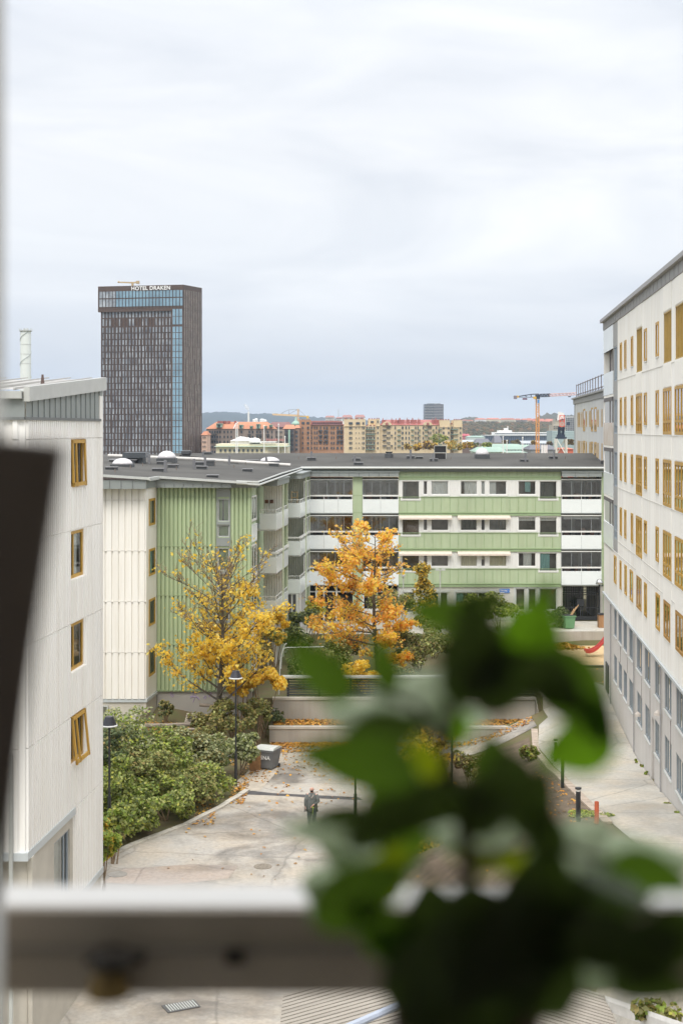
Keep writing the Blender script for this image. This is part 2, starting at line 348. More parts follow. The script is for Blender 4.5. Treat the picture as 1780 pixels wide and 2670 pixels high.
def draped(name, poly, m, off=0.0, grid=1.0, xl=(), yl=(), fine=None, **k):
    bm = bmesh.new(); vs = [bm.verts.new((x, y, 0)) for x, y in poly]; bm.faces.new(vs)
    xs = [p[0] for p in poly]; ys = [p[1] for p in poly]
    x0, x1, y0, y1 = min(xs), max(xs), min(ys), max(ys)
    gx = list(xl) or [i*grid for i in range(int(x0/grid)-1, int(x1/grid)+2)]; gy = list(yl) or [i*grid for i in range(int(y0/grid)-1, int(y1/grid)+2)]
    gx += [-3.9, -4.1, 10.9, 11.1]; gy += [79.04, 79.16, 80.9, 81.0, 103.12, 103.3]
    for x in sorted(gx):
        if x0 < x < x1: bmesh.ops.bisect_plane(bm, geom=bm.verts[:]+bm.edges[:]+bm.faces[:], plane_co=(x, 0, 0), plane_no=(1, 0, 0))
    for y in sorted(gy):
        if y0 < y < y1: bmesh.ops.bisect_plane(bm, geom=bm.verts[:]+bm.edges[:]+bm.faces[:], plane_co=(0, y, 0), plane_no=(0, 1, 0))
    for v in bm.verts: v.co.z = h(v.co.x, v.co.y)+off
    me = bpy.data.meshes.new(name); bm.to_mesh(me); bm.free(); me.materials.append(m)
    me.polygons.foreach_set('use_smooth', [False]*len(me.polygons))
    return link(name, me, None, **k)
far = [-9000, -6000, -4000, -2500, -1500, -900, -500, -250, -120, -70, -45]
gxs = far+[i for i in range(-32, 33)]+[-x for x in far[::-1]]
gys = [-9000, -3000, -800, -200, -50, 0, 10, 18]+[i for i in range(20, 127)]+[140, 170, 200, 260, 400, 700, 1100, 1500, 1800, 2100, 2400, 2600, 3000, 3600, 4500, 6000, 9000]
draped('ground', [(-9000, -9000), (9000, -9000), (9000, 9000), (-9000, 9000)], GRASS, 0, xl=gxs, yl=gys, kind='structure')
# asphalt courtyard following its kerb on the left
left = [(kerbx(y)+.35, y) for y in (44, 50, 55, 59.4, 62.5, 65.3, 68.4, 75, 78.9)]
draped('courtyard', [(-17, 26), (5.2, 26)]+[(4.6, 44), (3.0, 50), (1.6, 55), (1.0, 60), (1.4, 66), (3.2, 72), (6.0, 75.4)]+[(10.5, 76.5), (10.5, 78.9)]+left[::-1]+[(-17, 44)], ASPH, .03, kind='structure')
def rx(y): return 7.6+.0917*y
draped('path', [(10.3, 36), (rx(36)-.02, 36), (rx(60)-.02, 60), (rx(82)-.02, 82), (rx(87)-.02, 87), (11.2, 87), (11.2, 77.2), (10.6, 76.4), (10.1, 73), (9.8, 66), (9.55, 60), (9.5, 50)], PATHM, .035, kind='structure')
draped('soil_bed', [(5.6, 41), (9.9, 41), (9.4, 46), (9.15, 60), (9.4, 66), (9.6, 72), (9.9, 75), (6.3, 75.2), (3.6, 71.6), (1.8, 66), (1.5, 60), (2.1, 55), (3.6, 50)], SOIL, .035, kind='structure')
draped('sandpit', [(11.4, 93.9), (20.5, 93.9), (20.5, 103.0), (13.2, 103.0), (11.4, 101)], SAND, .03, kind='structure')
draped('terrace_paving', [(-5.4, 103.6), (21, 103.6), (21, 110.5), (-3, 110.5)], PATHM, .03, kind='structure')
draped('tar_strip', [(-4.6, 68.55), (-3.3, 68.0), (-1.2, 67.6), (.8, 67.25), (1.0, 66.7), (-1.0, 67.0), (-2.2, 67.35), (-3.6, 67.6), (-4.7, 67.75)], TARM, .036, kind='structure')
PINKP = asphalt('patched_asphalt', (.42, .36, .315), (.27, .235, .205), 1.7)
draped('asphalt_patch', [(-8.6, 56.3), (-6.0, 56.9), (-4.1, 56.7), (-4.4, 55.1), (-6.8, 54.2), (-9.2, 54.6)], PINKP, .037, kind='structure')
# haze over the whole scene
def build_haze():
    mb = MB(); mb.box(-9500, 9500, -9500, 9400, -30, 260)
    m = bpy.data.materials.new('haze_air'); m.use_nodes = True; t = m.node_tree; t.nodes.remove(t.nodes['Principled BSDF'])
    pv = t.nodes.new('ShaderNodeVolumePrincipled'); pv.inputs['Density'].default_value = .000105; pv.inputs['Color'].default_value = (.62, .78, 1, 1)
    t.links.new(pv.outputs[0], t.nodes['Material Output'].inputs['Volume'])
    mb.build('haze', m, None, label='faint pale haze between the courtyard and the far hills', cat='haze', kind='stuff')
HAZE = True
if HAZE: build_haze()

# kerb stones along the courtyard, path edging, walls
def strip(name, pts, wd, ht, m, label, cat, off=0, seglen=.8, gap=.02, group=None):
    mb = MB(); P2 = []
    for a, b in zip(pts[:-1], pts[1:]):
        n = max(1, int(math.dist(a, b)/seglen))
        for i in range(n):
            s, t_ = i/n, (i+1)/n; A = Vector((a[0]+(b[0]-a[0])*s, a[1]+(b[1]-a[1])*s)); B = Vector((a[0]+(b[0]-a[0])*t_, a[1]+(b[1]-a[1])*t_))
            d = (B-A).normalized(); B -= d*gap; q = Vector((-d.y, d.x))*wd/2; z = h(A.x, A.y); z2 = h(B.x, B.y); jz = random.uniform(-.008, .008)
            mb.prism([tuple(A-q), tuple(B-q), tuple(B+q), tuple(A+q)], [z-.1+off, z2-.1+off, z2-.1+off, z-.1+off], [z+ht+jz+off, z2+ht+jz+off, z2+ht+jz+off, z+ht+jz+off])
    return tag(mb.build(name, m), label, cat, group)
strip('kerb', [(kerbx(y)+.2, y) for y in (50, 55, 59.4, 62.5, 65.3, 68.4)], .28, .12, CONCL, 'row of kerb stones between the hedge and the asphalt courtyard', 'kerb')
strip('stone_edging', [(9.35, 50), (9.35, 60), (9.6, 66), (9.85, 72), (10.3, 76)], .34, .09, mat('edging_stone', (.45, .37, .30), var=.2, scale=2), 'reddish stone edging between the soil bed and the path', 'edging', seglen=.35)
draped('kerb_paving', [(-4.75, 68.3), (-3.9, 68.5), (-3.3, 72), (-3.2, 74.5), (-4.3, 74.5), (-5.2, 70)], mat('paving_stone', (.45, .40, .33), var=.18, scale=2), .04, kind='structure')

def lowwall(name, x0, x1, y0, y1, z0, z1, label, lip=.06):
    t = thing(name, label, 'wall', (x0, y0, z0)); mb = MB(); mb.box(x0, x1, y0, y1, z0-.3, z1-.13); mb.build('wall_face', CONC, t)
    c = MB(); c.box(x0-.02, x1+.02, y0-lip, y1+.02, z1-.13, z1); c.build('coping', CONCL, t); return t
lowwall('retaining_wall', -4.0, 11.0, 78.9, 79.16, 0, .93, 'lower concrete retaining wall with fallen leaves at its foot')
lowwall('retaining_wall', -3.9, 11.0, 80.8, 81.05, .9, 2.18, 'upper concrete retaining wall below the slatted screen')
t = thing('wing_wall', 'short sloping concrete wall end beside the rising path', 'wall', (11.05, 78.9, .9)); mb = MB()
mb.hexa([(11.02, 79.2, 0), (11.25, 79.2, 0), (11.25, 81.05, 0), (11.02, 81.05, 0), (11.02, 79.2, 1.3), (11.25, 79.2, 1.3), (11.25, 81.05, 2.2), (11.02, 81.05, 2.2)]); mb.build('wall_face', CONC, t)
# curved playground wall
mb = MB(); pts = [(11.2, 101.2), (12.0, 102.2), (13.2, 102.9), (15, 103.2), (17.5, 103.3), (20.3, 103.35)]
for a, b in zip(pts[:-1], pts[1:]):
    mb.prism([a, b, (b[0], b[1]+.25), (a[0], a[1]+.25)], 1.4, 2.72)
o = mb.build('playground_wall', CONC); tag(o, 'low curved concrete wall behind the sandy playground', 'wall')
mb = MB(); mb.box(11.4, 20.5, 93.55, 93.9, 1.3, 1.85); tag(mb.build('timber_edge', mat('dark_timber', (.10, .08, .06), var=.3)), 'dark timber edge in front of the sandy playground', 'edge')
mb = MB(); mb.box(11.0, 20.4, 87.6, 87.8, 1.3, 1.8); tag(mb.build('low_step', CONC), 'low concrete step between the rising path and the grass before the playground', 'step')

# ------------------------------------------------------------------ left near building
Lf = Fr(-12.1, 0, .0917, 1, 1, -.0917)                 # u ~ distance ahead of the eye
su = math.hypot(.0917, 1)
def ul(px): return 12.1/(.0917-(px-CX)/FP)*su
def Yl(px): return 12.1/(.0917-(px-CX)/FP)
uN, uF = ul(65), 46.4*su
ops = []
for top in (17.16, 14.37, 11.57, 8.77): ops.append((ul(183), ul(218.5), top-1.44, top))
z_mid = 6.0; z_bot = 3.2
u_step = ul(190)
mb = MB()
wall(mb, Lf, uN, uF, z_mid, 17.8, ops, .12)
wall(mb, Lf, u_step, uF, z_bot, z_mid, (), .1)
J = (17.19, 14.41, 11.60, 8.80)
ribs(mb, Lf, uN+.05, uF-.05, z_mid, 17.78, .19, .125, .07, ops, joints=J, bev=.12)
ribs(mb, Lf, u_step, uF-.05, z_bot, z_mid, .19, .125, .07, (), joints=(5.97,), bev=.12)
Lb = thing('white_apartment_building', 'white corrugated apartment building close on the left with ochre windows one above another', 'building', (-8, 42, 0))
# front face turned to the eye, left of the near corner
cx0, cy0 = Lf.p(uN, 0, 0)[:2]; F2 = Fr(cx0, cy0, -1, 0, 0, -1)
wall(mb, F2, 0, 7, z_mid, 17.8, (), .1); ribs(mb, F2, .05, 7, z_mid, 17.78, .42, .22, .07, (), joints=J)
mb.build('wall', WHITE, Lb)
mb = MB(); q = Lf.p  # gable panels with seams
A = Lf.p(uN, .03, 0); B = Lf.p(uF, .03, 0)
mb.add([Lf.p(uN, .03, 17.8), Lf.p(uF-.35, .03, 17.8), Lf.p(uF-.35, .03, 18.85), Lf.p(uN, .03, 18.35)], [(0, 1, 2, 3)])
n = 14
for i in range(1, n):
    u = uN+(uF-.35-uN)*i/n; zt = 18.35+.5*i/n; mb.fbox(Lf, u-.015, u+.015, .03, .06, 17.8, zt)
mb.fbox(F2, 0, 7, 0, .05, 17.8, 18.35)
mb.build('gable_panel', GREYM, Lb)
mb = MB(); mb.fbox(Lf, uN, uF-.3, 0, .10, 17.72, 17.80); mb.fbox(F2, 0, 7, 0, .12, 17.72, 17.80); mb.build('flashing', GREYD, Lb)
mb = MB()   # raking bargeboard and the roof behind it
ue = uF+.12
mb.hexa([q(uN-.1, 0, 18.22), q(uN-.1, .16, 18.22), q(ue, .16, 18.74), q(ue, 0, 18.74), q(uN-.1, 0, 18.62), q(uN-.1, .16, 18.62), q(ue, .16, 19.16), q(ue, 0, 19.16)])
mb.fbox(F2, 0.05, 7, .0, .22, 18.30, 18.50)
mb.build('bargeboard', mat('bargeboard_grey', (.50, .51, .49), rough=.4, var=.05), Lb)
mb = MB(); a, b = q(uN, -.02, 18.55), q(uF, -.02, 19.10); a2 = (a[0]-9, a[1]-.3, 18.5); b2 = (b[0]-9, b[1]+.3, 19.02)
mb.add([a, b, b2, a2], [(0, 1, 2, 3)])
for i in range(12):   # standing seams
    x = a[0]-.7*i-.3; x2 = b[0]-.7*i-.3
    mb.add([(x, a[1], 18.53), (x+.04, a[1], 18.53), (x2+.04, b[1], 19.13), (x2, b[1], 19.13), (x, a[1], 18.60), (x+.04, a[1], 18.60), (x2+.04, b[1], 19.16), (x2, b[1], 19.16)], [(0, 1, 5, 4), (1, 2, 6, 5), (2, 3, 7, 6), (3, 0, 4, 7), (4, 5, 6, 7)])
mb.build('roof', mat('grey_roof_metal', (.42, .41, .39), rough=.45, var=.06), Lb)
mb = MB(); p0 = P(111, 1008, 42); mb.tube([p0, p0+Vector((0, 0, .18)), p0+Vector((0, 0, .36))], .07, .03, 8); mb.build('roof_vent', mat('rusty_vent', (.12, .08, .07)), Lb)
mb = MB(); mb.fbox(Lf, uF-.38, uF+.0, .0, .06, 18.55, 18.7); mb.build('gutter_end', GREYM, Lb)
mb = MB(); mb.fbox(Lf, uF, uF+.04, -4, .06, z_bot, 18.7); mb.fbox(Lf, uF-.32, uF, .0, .05, 17.2, 18.7); mb.build('corner_trim', WHITE, Lb)
mb = MB(); mb.fbox(Lf, uN, u_step+.02, 0, .09, z_mid-.22, z_mid); mb.fbox(Lf, u_step, uF, 0, .09, z_bot-.2, z_bot); mb.fbox(F2, -.1, 7, 0, .09, z_mid-.22, z_mid); mb.build('drip_ledge', BLUEG, Lb)
mb = MB(); go = [(ul(141), ul(182), 2.9, 5.45)]
wall(mb, Lf, uN+.2, u_step, -1, z_mid-.22, go, .12); 
for o_ in range(len(mb.v)): pass
wall(mb, Lf, u_step, uF, -1, z_bot-.2, (), .1); mb.fbox(F2, -.15, 7, -.5, -.25, -1, z_mid-.22); mb.build('plinth', CONCL, Lb)
window(Lb, Lf, *go[0], BFRAME, rec=.06, fw=.09, mull=(ul(172),), curtain=[(0, .9, .1, 1)], cm=CURT, sill=LGREY, name='window', label='tall blue grey ground level window', deep=.25)
cur = [([(.42, .95, 0, 1)], CURTK, 'ochre window standing slightly ajar below the roof panels'), ([(.25, .9, .0, 1)], CURT, 'ochre window with a pale blind, second from the top'), ([(.35, .95, .3, .9)], CURTK, None), ([(.3, .95, 0, .95)], CURTK, 'lowest ochre window, tilted open')]
for i, o_ in enumerate(ops):
    u0, u1, z0, z1 = o_
    wo = window(Lb, Lf, u0, u1, z0, z1, OCHRE, rec=.03, fw=.10, mull=(u0+(u1-u0)*.30,), curtain=cur[i][0], cm=cur[i][1], sill=WHITE, label=cur[i][2])
    if i in (0, 3):   # open casement leaning out at the bottom
        mb = MB(); lean = .05 if i == 0 else .15
        def lp(u, z, d): return Lf.p(u, .02+d+lean*(z1-z)/(z1-z0), z)
        for a, b, c, d in [(u0+.02, u1-.02, z0+.02, z0+.13), (u0+.02, u1-.02, z1-.12, z1-.02), (u0+.02, u0+.13, z0, z1), (u1-.13, u1-.02, z0, z1), (u0+(u1-u0)*.3-.04, u0+(u1-u0)*.3+.05, z0, z1)]:
            mb.hexa([lp(a, c, 0), lp(b, c, 0), lp(b, c, .05), lp(a, c, .05), lp(a, d, 0), lp(b, d, 0), lp(b, d, .05), lp(a, d, .05)])
        mb.build('casement', OCHRE, wo)
mb = MB()
for x in (.35, .62): pp = F2.p(x, .12, 0); mb.tube([(pp[0], pp[1], -.5), (pp[0], pp[1], 8.7)], .06, n=8)
mb.build('downpipe', LGREY, Lb)

# ------------------------------------------------------------------ green courtyard building
GB = thing('green_apartment_building', 'green and white L-shaped apartment building closing the courtyard under a flat dark roof', 'building', (8, 110, 2.4))
YM = 110.7; SM = FP/YM
Mf = Fr(0, YM, 1, 0, 0, -1)
def mx_(px): return (px-CX)/SM
def mz_(py): return H-(py-HZ)/SM
lev = [0, 93.75/SM, 2*93.75/SM]
gwall, wwall, led, seams = MB(), MB(), MB(), MB()
U0, U1 = mx_(1039), mx_(1462)
groups = []   # window openings (px0,px1,py0,py1) on the top storey
for k in range(3):
    dy = k*93.75
    wz = [(1047.5, 1093.4, 1254, 1302, 'big'), (1102.6, 1114.5, 1253.5, 1290, 'nar'), (1123, 1169, 1253.5, 1290, 'w'), (1199.5, 1243.8, 1253.5, 1290, 'w'), (1253, 1264.7, 1253.5, 1290, 'nar'), (1273.8, 1320.5, 1253.5, 1290, 'w'), (1350, 1397, 1253.5, 1290, 'w'), (1405.6, 1451.8, 1254, 1302, 'big')]
    o2 = [(mx_(a), mx_(b), mz_(d+dy), mz_(c+dy)) for a, b, c, d, _ in wz]
    groups.append(o2)
    zt, zb = mz_(1251+dy), mz_(1295+dy)
    ow = [(a, b, max(c, zb), d) for a, b, c, d in o2]
    wwall = MB(); wall(wwall, Mf, U0, U1, zb, zt, ow, .14)
    # white corrugated stretches between the window groups
    for a, b in ((1172, 1196), (1324, 1347), (1455, 1461)): ribs(wwall, Mf, mx_(a), mx_(b), zb+.05, zt-.05, .13, .07, .025, ())
    wwall.build('white_infill', WFRAME, GB)
    zt2, zb2 = mz_(1295+dy), mz_(1344.5+dy if k < 2 else 1530)
    og = [(a, b, c, zt2) for a, b, c, d in (o2[0], o2[7])]
    wall(gwall, Mf, U0, U1, zb2, zt2, og, .14)
    n = int((U1-U0)/.66)
    for i in range(1, n):
        u = U0+(U1-U0)*i/n
        top = zt2-.02
        if any(a-.1 < u < b+.1 for a, b, c, d in og): top = og[0][2]-.12
        seams.fbox(Mf, u-.016, u+.016, 0, .03, zb2+.28, top)
    led.fbox(Mf, U0, U1, 0, .07, zb2+.20, zb2+.26); led.fbox(Mf, U0, U1, 0, .11, zb2, zb2+.09); led.fbox(Mf, U0, U1, 0, .05, zt2-.05, zt2-.005)
wall(gwall, Mf, U0, U1, mz_(1251), mz_(1230), ())
for i in range(1, 22): u = U0+(U1-U0)*i/22; seams.fbox(Mf, u-.016, u+.016, 0, .03, mz_(1243), mz_(1230))
led.fbox(Mf, U0, U1, 0, .06, mz_(1245), mz_(1242)); led.fbox(Mf, U0, U1, 0, .04, mz_(1251), mz_(1248.5))
# pillar between balconies and the strip at the right end
for a, b in ((919.5, 944.5), (1567.5, 1577)):
    gwall.fbox(Mf, mx_(a), mx_(b), -.6, .0, 2.3, mz_(1243) if a < 1500 else mz_(1232))
    for py in (1291.5, 1336.5, 1385, 1430, 1479, 1523): seams.fbox(Mf, mx_(a), mx_(b), 0, .012, mz_(py)-.02, mz_(py)+.01)
seams.fbox(Mf, mx_(1571.5), mx_(1572.3), 0, .05, 2.5, mz_(1232))
gwall.build('cladding', GREEN, GB); led.build('string_course', GREENJ, GB); seams.build('seam', GREENJ, GB)
cset = {(0, 0): ([(.0, .25, 0, 1), (.85, 1, 0, 1)], CURTK), (0, 2): ([(0, 1, 0, 1)], CURT), (0, 3): ([(.25, .95, 0, 1)], CURT), (0, 4): ([(0, .8, 0, 1)], CURT), (0, 5): ([(0, .42, 0, 1)], CURT), (0, 6): ([(.4, .7, .2, 1)], CURTT), (0, 7): ([(.1, .8, .1, .9)], CURTK),
        (1, 0): ([(0, 1, 0, 1)], mat('brown_curtain', (.13, .07, .035), var=.2, scale=3)), (1, 1): ([(0, .6, 0, 1)], CURTK), (1, 3): ([(0, 1, .2, 1)], CURTK), (1, 5): ([(0, 1, 0, 1)], CURTK), (1, 6): ([(0, 1, .7, 1)], CURT), (1, 7): ([(0, 1, .78, 1)], CURT),
        (2, 3): ([(0, 1, 0, 1)], CURTB), (2, 4): ([(0, 1, .5, 1)], CURTB), (2, 5): ([(0, 1, 0, 1)], CURTB), (2, 6): ([(.3, .75, 0, 1)], CURT), (2, 7): ([(.05, .6, 0, 1)], CURTT), (2, 1): ([(0, .5, 0, 1)], CURTK)}
for k in range(3):
    for i, (a, b, c, d) in enumerate(groups[k]):
        cc = cset.get((k, i), (None, None))
        window(GB, Mf, a, b, c, d, WFRAME, rec=.04, fw=.06, curtain=cc[0], cm=cc[1], sill=WFRAME if i in (0, 7) else None, glass=GLASS)
    # light surrounds
    s = MB()
    for i, (a, b, c, d) in enumerate(groups[k]):
        s.fbox(Mf, a-.1, a-.003, 0, .03, c-.08, d+.06); s.fbox(Mf, b+.003, b+.1, 0, .03, c-.08, d+.06); s.fbox(Mf, a-.1, b+.1, 0, .032, c-.1, c-.003); s.fbox(Mf, a-.1, b+.1, 0, .032, d+.003, d+.06)
    s.build('window_surround', WFRAME, GB)
AWN = mat('awning_cloth', (.72, .62, .54), rough=.9, var=.08)
for k in (1, 2):
    for a, b in ((1039.5, 1176.5), (1192, 1328.5)):
        z = mz_(1343.5+(k-1)*93.75); s = MB()
        s.hexa([Mf.p(mx_(a), .02, z-.02), Mf.p(mx_(b), .02, z-.02), Mf.p(mx_(b), .5, z-.24), Mf.p(mx_(a), .5, z-.24), Mf.p(mx_(a), .02, z+.03), Mf.p(mx_(b), .02, z+.03), Mf.p(mx_(b), .5, z-.18), Mf.p(mx_(a), .5, z-.18)])
        s.fbox(Mf, mx_(a), mx_(b), .46, .52, z-.30, z-.17)
        s.build('awning', AWN, GB)
# ground floor
gf = MB(); z0, z1 = 2.3, mz_(1530)
gops = [(mx_(1187), mx_(1292), 3.0, mz_(1544.5)), (mx_(1343), mx_(1369), 3.3, mz_(1534)), (mx_(1376), mx_(1398), 3.3, mz_(1534)), (mx_(1405), mx_(1452), 3.3, mz_(1534)), (mx_(1105), mx_(1168), 3.1, mz_(1544)), (mx_(1048), mx_(1082), 3.1, mz_(1544))]
wall(gf, Mf, U0, U1, z0, z1, gops, .15); gf.build('ground_floor_wall', mat('pale_ground_floor', (.55, .54, .49), var=.06, scale=.5), GB)
for a, b, c, d in gops: window(GB, Mf, a, b, c, d, LGREY, rec=.06, fw=.08, mull=((a+b)/2+.2,) if b-a > 1.5 else (), curtain=[(.0, .2, 0, 1)], cm=CURTT if b-a > 2.5 else CURTK)
s = MB()
for a, b, c, d in gops: s.fbox(Mf, a-.14, b+.14, 0, .05, d+.004, d+.16); s.fbox(Mf, a-.14, a-.004, 0, .048, c, d)
s.fbox(Mf, mx_(1343), mx_(1461), 0, .5, 3.0, 3.1); s.build('window_surround', LGREY, GB)
# bushy planter roof strip (corrugated) below the right window
s = MB()
for i in range(24):
    u = mx_(1400)+i*.1; s.hexa([Mf.p(u, .02, 2.9), Mf.p(u+.06, .02, 2.9), Mf.p(u+.06, .6, 2.7), Mf.p(u, .6, 2.7), Mf.p(u, .02, 2.95), Mf.p(u+.06, .02, 2.95), Mf.p(u+.06, .6, 2.75), Mf.p(u, .6, 2.75)])
s.build('bin_store_roof', LGREY, GB)
sg = thing('street_sign', 'small blue sign with white writing on the ground floor wall', 'sign', (mx_(1315), YM-.1, mz_(1541)))
s = MB(); s.fbox(Mf, mx_(1301.7), mx_(1328), .03, .06, mz_(1546), mz_(1535.6)); s.build('sign_plate', mat('sign_blue', (.02, .16, .55), var=.02), sg)
text_obj('Klampare -', .155, .01, WH, 'lettering', sg, Mf, mx_(1303), .07, mz_(1540.3), bold=.004)
text_obj('gatan 17 - 9', .150, .01, WH, 'lettering', sg, Mf, mx_(1303), .07, mz_(1545.2), bold=.004)
# loggias / balconies in the main front
def balcony(parent, F, u0, u1, zf, hp=1.05, top=2.62, glazed=True, nsash=5, deep=1.6, back=WFRAME, objs=True, label=None):
    """zf: underside of the parapet; recessed loggia with parapet, rail, sliding glass and a back wall."""
    b = MB(); b.fbox(F, u0, u1, -.02, .12, zf, zf+hp)
    o = b.build('balcony', PAR, parent, label=label)
    s = MB(); n = max(2, int((u1-u0)/1.1))
    for i in range(1, n): u = u0+(u1-u0)*i/n; s.fbox(F, u-.008, u+.008, .12, .127, zf+.02, zf+hp-.02)
    s.fbox(F, u0, u1, -.02, .13, zf-.07, zf-.003); s.build('slab_edge', GREYM, o)
    r = MB(); gm = MB(); zr = zf+hp+.22
    r.fbox(F, u0, u1, .0, .10, zr, zr+.12)
    for i in range(n+1): u = u0+.03+(u1-u0-.06)*i/n; r.fbox(F, u-.02, u+.02, .03, .07, zf+hp, zr)
    if glazed:
        zt = zf+top
        r.fbox(F, u0, u1, -.0, .08, zt-.07, zt)
        for i in range(nsash+1): u = u0+.02+(u1-u0-.04)*i/nsash; gm.fbox(F, u-.012, u+.012, .02, .06, zr+.12, zt-.07)
    r.build('rail', WFRAME, o)
    if glazed:
        gm.add([F.p(u0, .04, zr+.12), F.p(u1, .04, zr+.12), F.p(u1, .04, zt-.06), F.p(u0, .04, zt-.06)], [(0, 1, 2, 3)], 1); gm.build('glazing', [mat('glazing_bar', (.30, .33, .34)), GLASSD], o)
    # inside: floor, ceiling, sides, back wall with door and window
    k = MB(); q = F.p
    k.quad(q(u0, 0, zf+.08), q(u1, 0, zf+.08), q(u1, -deep, zf+.08), q(u0, -deep, zf+.08)); k.quad(q(u0, 0, zf+top+.1), q(u0, -deep, zf+top+.1), q(u1, -deep, zf+top+.1), q(u1, 0, zf+top+.1))
    for u in (u0, u1): k.quad(q(u, 0, zf), q(u, -deep, zf), q(u, -deep, zf+top+.1), q(u, 0, zf+top+.1))
    k.quad(q(u0, -deep, zf), q(u1, -deep, zf), q(u1, -deep, zf+top+.1), q(u0, -deep, zf+top+.1))
    k.build('recess', mat('loggia_wall', (.42, .43, .42), var=.2, scale=1), o)
    m = MB()
    wx = u0+.25
    while wx < u1-.7:
        ww = random.choice((.75, 1.05, 1.3)); ww = min(ww, u1-wx-.15)
        m.fbox(F, wx, wx+ww, -deep+.01, -deep+.05, zf+(1.0 if random.random() < .5 else .15), zf+2.3); wx += ww+random.uniform(.12, .4)
    m.build('glass_door', mat('dark_door_glass', (.15, .155, .16), rough=.12, var=.5, scale=1.2), o)
    if objs:
        c = MB(); x = u0+.3
        while x < u1-.4:
            hh = random.uniform(.25, .75)*1.1+.5; wd_ = random.uniform(.18, .5); c.fbox(F, x, x+wd_, -.9, -.5, zf+.1, zf+.5+hh*.85); x += wd_+random.uniform(.3, .9)
        c.build('clutter', mat('balcony_clutter', (.13, .14, .15), var=.8, scale=1.5, col2=(.3, .16, .12)), o)
    return o
for k in range(3):
    zf = mz_(1336.8+k*93.75)
    lb = (None, None, None)
    balcony(GB, Mf, mx_(807), mx_(919), zf, nsash=5, glazed=k < 3)
    balcony(GB, Mf, mx_(945), mx_(1038.5), zf, nsash=4)
    balcony(GB, Mf, mx_(1462.5), mx_(1567), zf, nsash=4)
# awning-white roller on the middle right balcony
s = MB(); s.fbox(Mf, mx_(1469), mx_(1563), -.15, -.10, mz_(1354), mz_(1345)); s.build('roller_blind', WFRAME, GB)
# ground-floor recess under the left balconies: dark glass and white frames
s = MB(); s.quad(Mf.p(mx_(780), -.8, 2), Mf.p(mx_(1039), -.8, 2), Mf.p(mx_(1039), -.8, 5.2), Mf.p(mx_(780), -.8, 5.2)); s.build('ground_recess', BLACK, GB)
s = MB()
for px in (783, 800, 822, 842, 875, 919, 945, 980, 1036): s.fbox(Mf, mx_(px), mx_(px)+.12, -.5, -.3, 2.3, mz_(1531))
s.fbox(Mf, mx_(783), mx_(1036), -.52, -.4, mz_(1546), mz_(1543)); s.build('ground_frame', WFRAME, GB)
s = MB(); s.fbox(Mf, mx_(945), mx_(1038), -.3, -.1, 2.3, 3.4); s.fbox(Mf, mx_(922), mx_(945), -.3, -.12, 2.3, 5.0); s.build('ground_panel', mat('white_board', (.62, .62, .60)), GB)
# gateway passage with iron gate on the right
pa, pb = mx_(1466), mx_(1562)
s = MB(); zt = mz_(1529)
s.fbox(Mf, pb, mx_(1579), -6, 0.02, 2.2, zt); s.fbox(Mf, U1, pa, -6, -.02, 2.2, zt); s.fbox(Mf, U1, mx_(1579), -6, .0, zt+.0, zt+.12)
s.build('passage_wall', mat('passage_render', (.38, .37, .33)), GB)
ga = thing('iron_gate', 'tall black iron bar gate in the passage on the far right', 'gate', (mx_(1515), YM, 2.45)); s = MB(); gr = MB(); zg0, zg1 = 2.5, zt-.04
for i in range(17):
    u = pa+(pb-pa)*i/16; s.fbox(Mf, u-.018, u+.018, -.32, -.28, zg0, zg1)
for z in (zg0+.05, zg0+.95, mz_(1553), mz_(1547), mz_(1541), mz_(1533)): s.fbox(Mf, pa, pb, -.335, -.265, z, z+.06)
s.fbox(Mf, (pa+pb)/2-.05, (pa+pb)/2+.05, -.34, -.25, zg0, zg1); s.build('bars', DARK, ga)
gr.fbox(Mf, (pa+pb)/2-.3, (pa+pb)/2+.28, -.26, -.2, 3.6, 4.15); gr.fbox(Mf, pa, pb, -.26, -.24, zg0, zg0+.32); gr.build('lock_box', DARK, ga)
s = MB(); s.fbox(Mf, pa+.9, pb-.2, -6.2, -6.05, 2.6, 5.0); o = s.build('far_white_wall', WH, None); tag(o, 'pale wall seen through the bars of the gate', 'wall')
# fascias and roof
def zl(x, y): return min(13.78-.0641*x+.00412*y, 15.2)
def zm(x, y): return 14.45+.0594*(y-110.7)
def zr(x, y): return max(zl(x, y), zm(x, y))
rf = MB()
A = [(-17.1, 77.6), (-10.5, 77.6), (-10.3, 80.0), (-4.75, 80.0), (-3.2, 110.3), (-15.7, 125), (-14.1, 125)]
rf.prism(A, [zl(*p)-.12 for p in A], [zl(*p) for p in A])
A = [(-26, 77.6), (-17.1, 77.6), (-14.1, 125), (-26, 125)]; rf.prism(A, 15.08, 15.2)
A = [(-3.2, 110.3), (20.75, 110.3), (22.6, 125), (-15.7, 125)]; rf.prism(A, [zm(*p)-.12 for p in A], [zm(*p) for p in A])
ROOF = rf.build('roof', ROOFM, GB)
s = MB()
def etrim(a, b, dy=.12):
    za_, zb_ = zl(*a)+.04, zl(*b)+.04; s.prism([a, b, (b[0], b[1]+dy), (a[0], a[1]+dy)], [za_-.13, zb_-.13, zb_-.13, za_-.13], [za_, zb_, zb_, za_])
etrim((-26, 77.35), (-17.1, 77.35)); etrim((-17.1, 77.35), (-10.4, 77.35)); etrim((-10.25, 79.8), (-5.3, 79.8))
s.prism([(-10.4, 77.35), (-10.2, 79.8), (-10.35, 79.9), (-10.55, 77.47)], 14.62, [14.81, 14.80, 14.80, 14.81])
s.build('eave_trim', LGREY, GB)
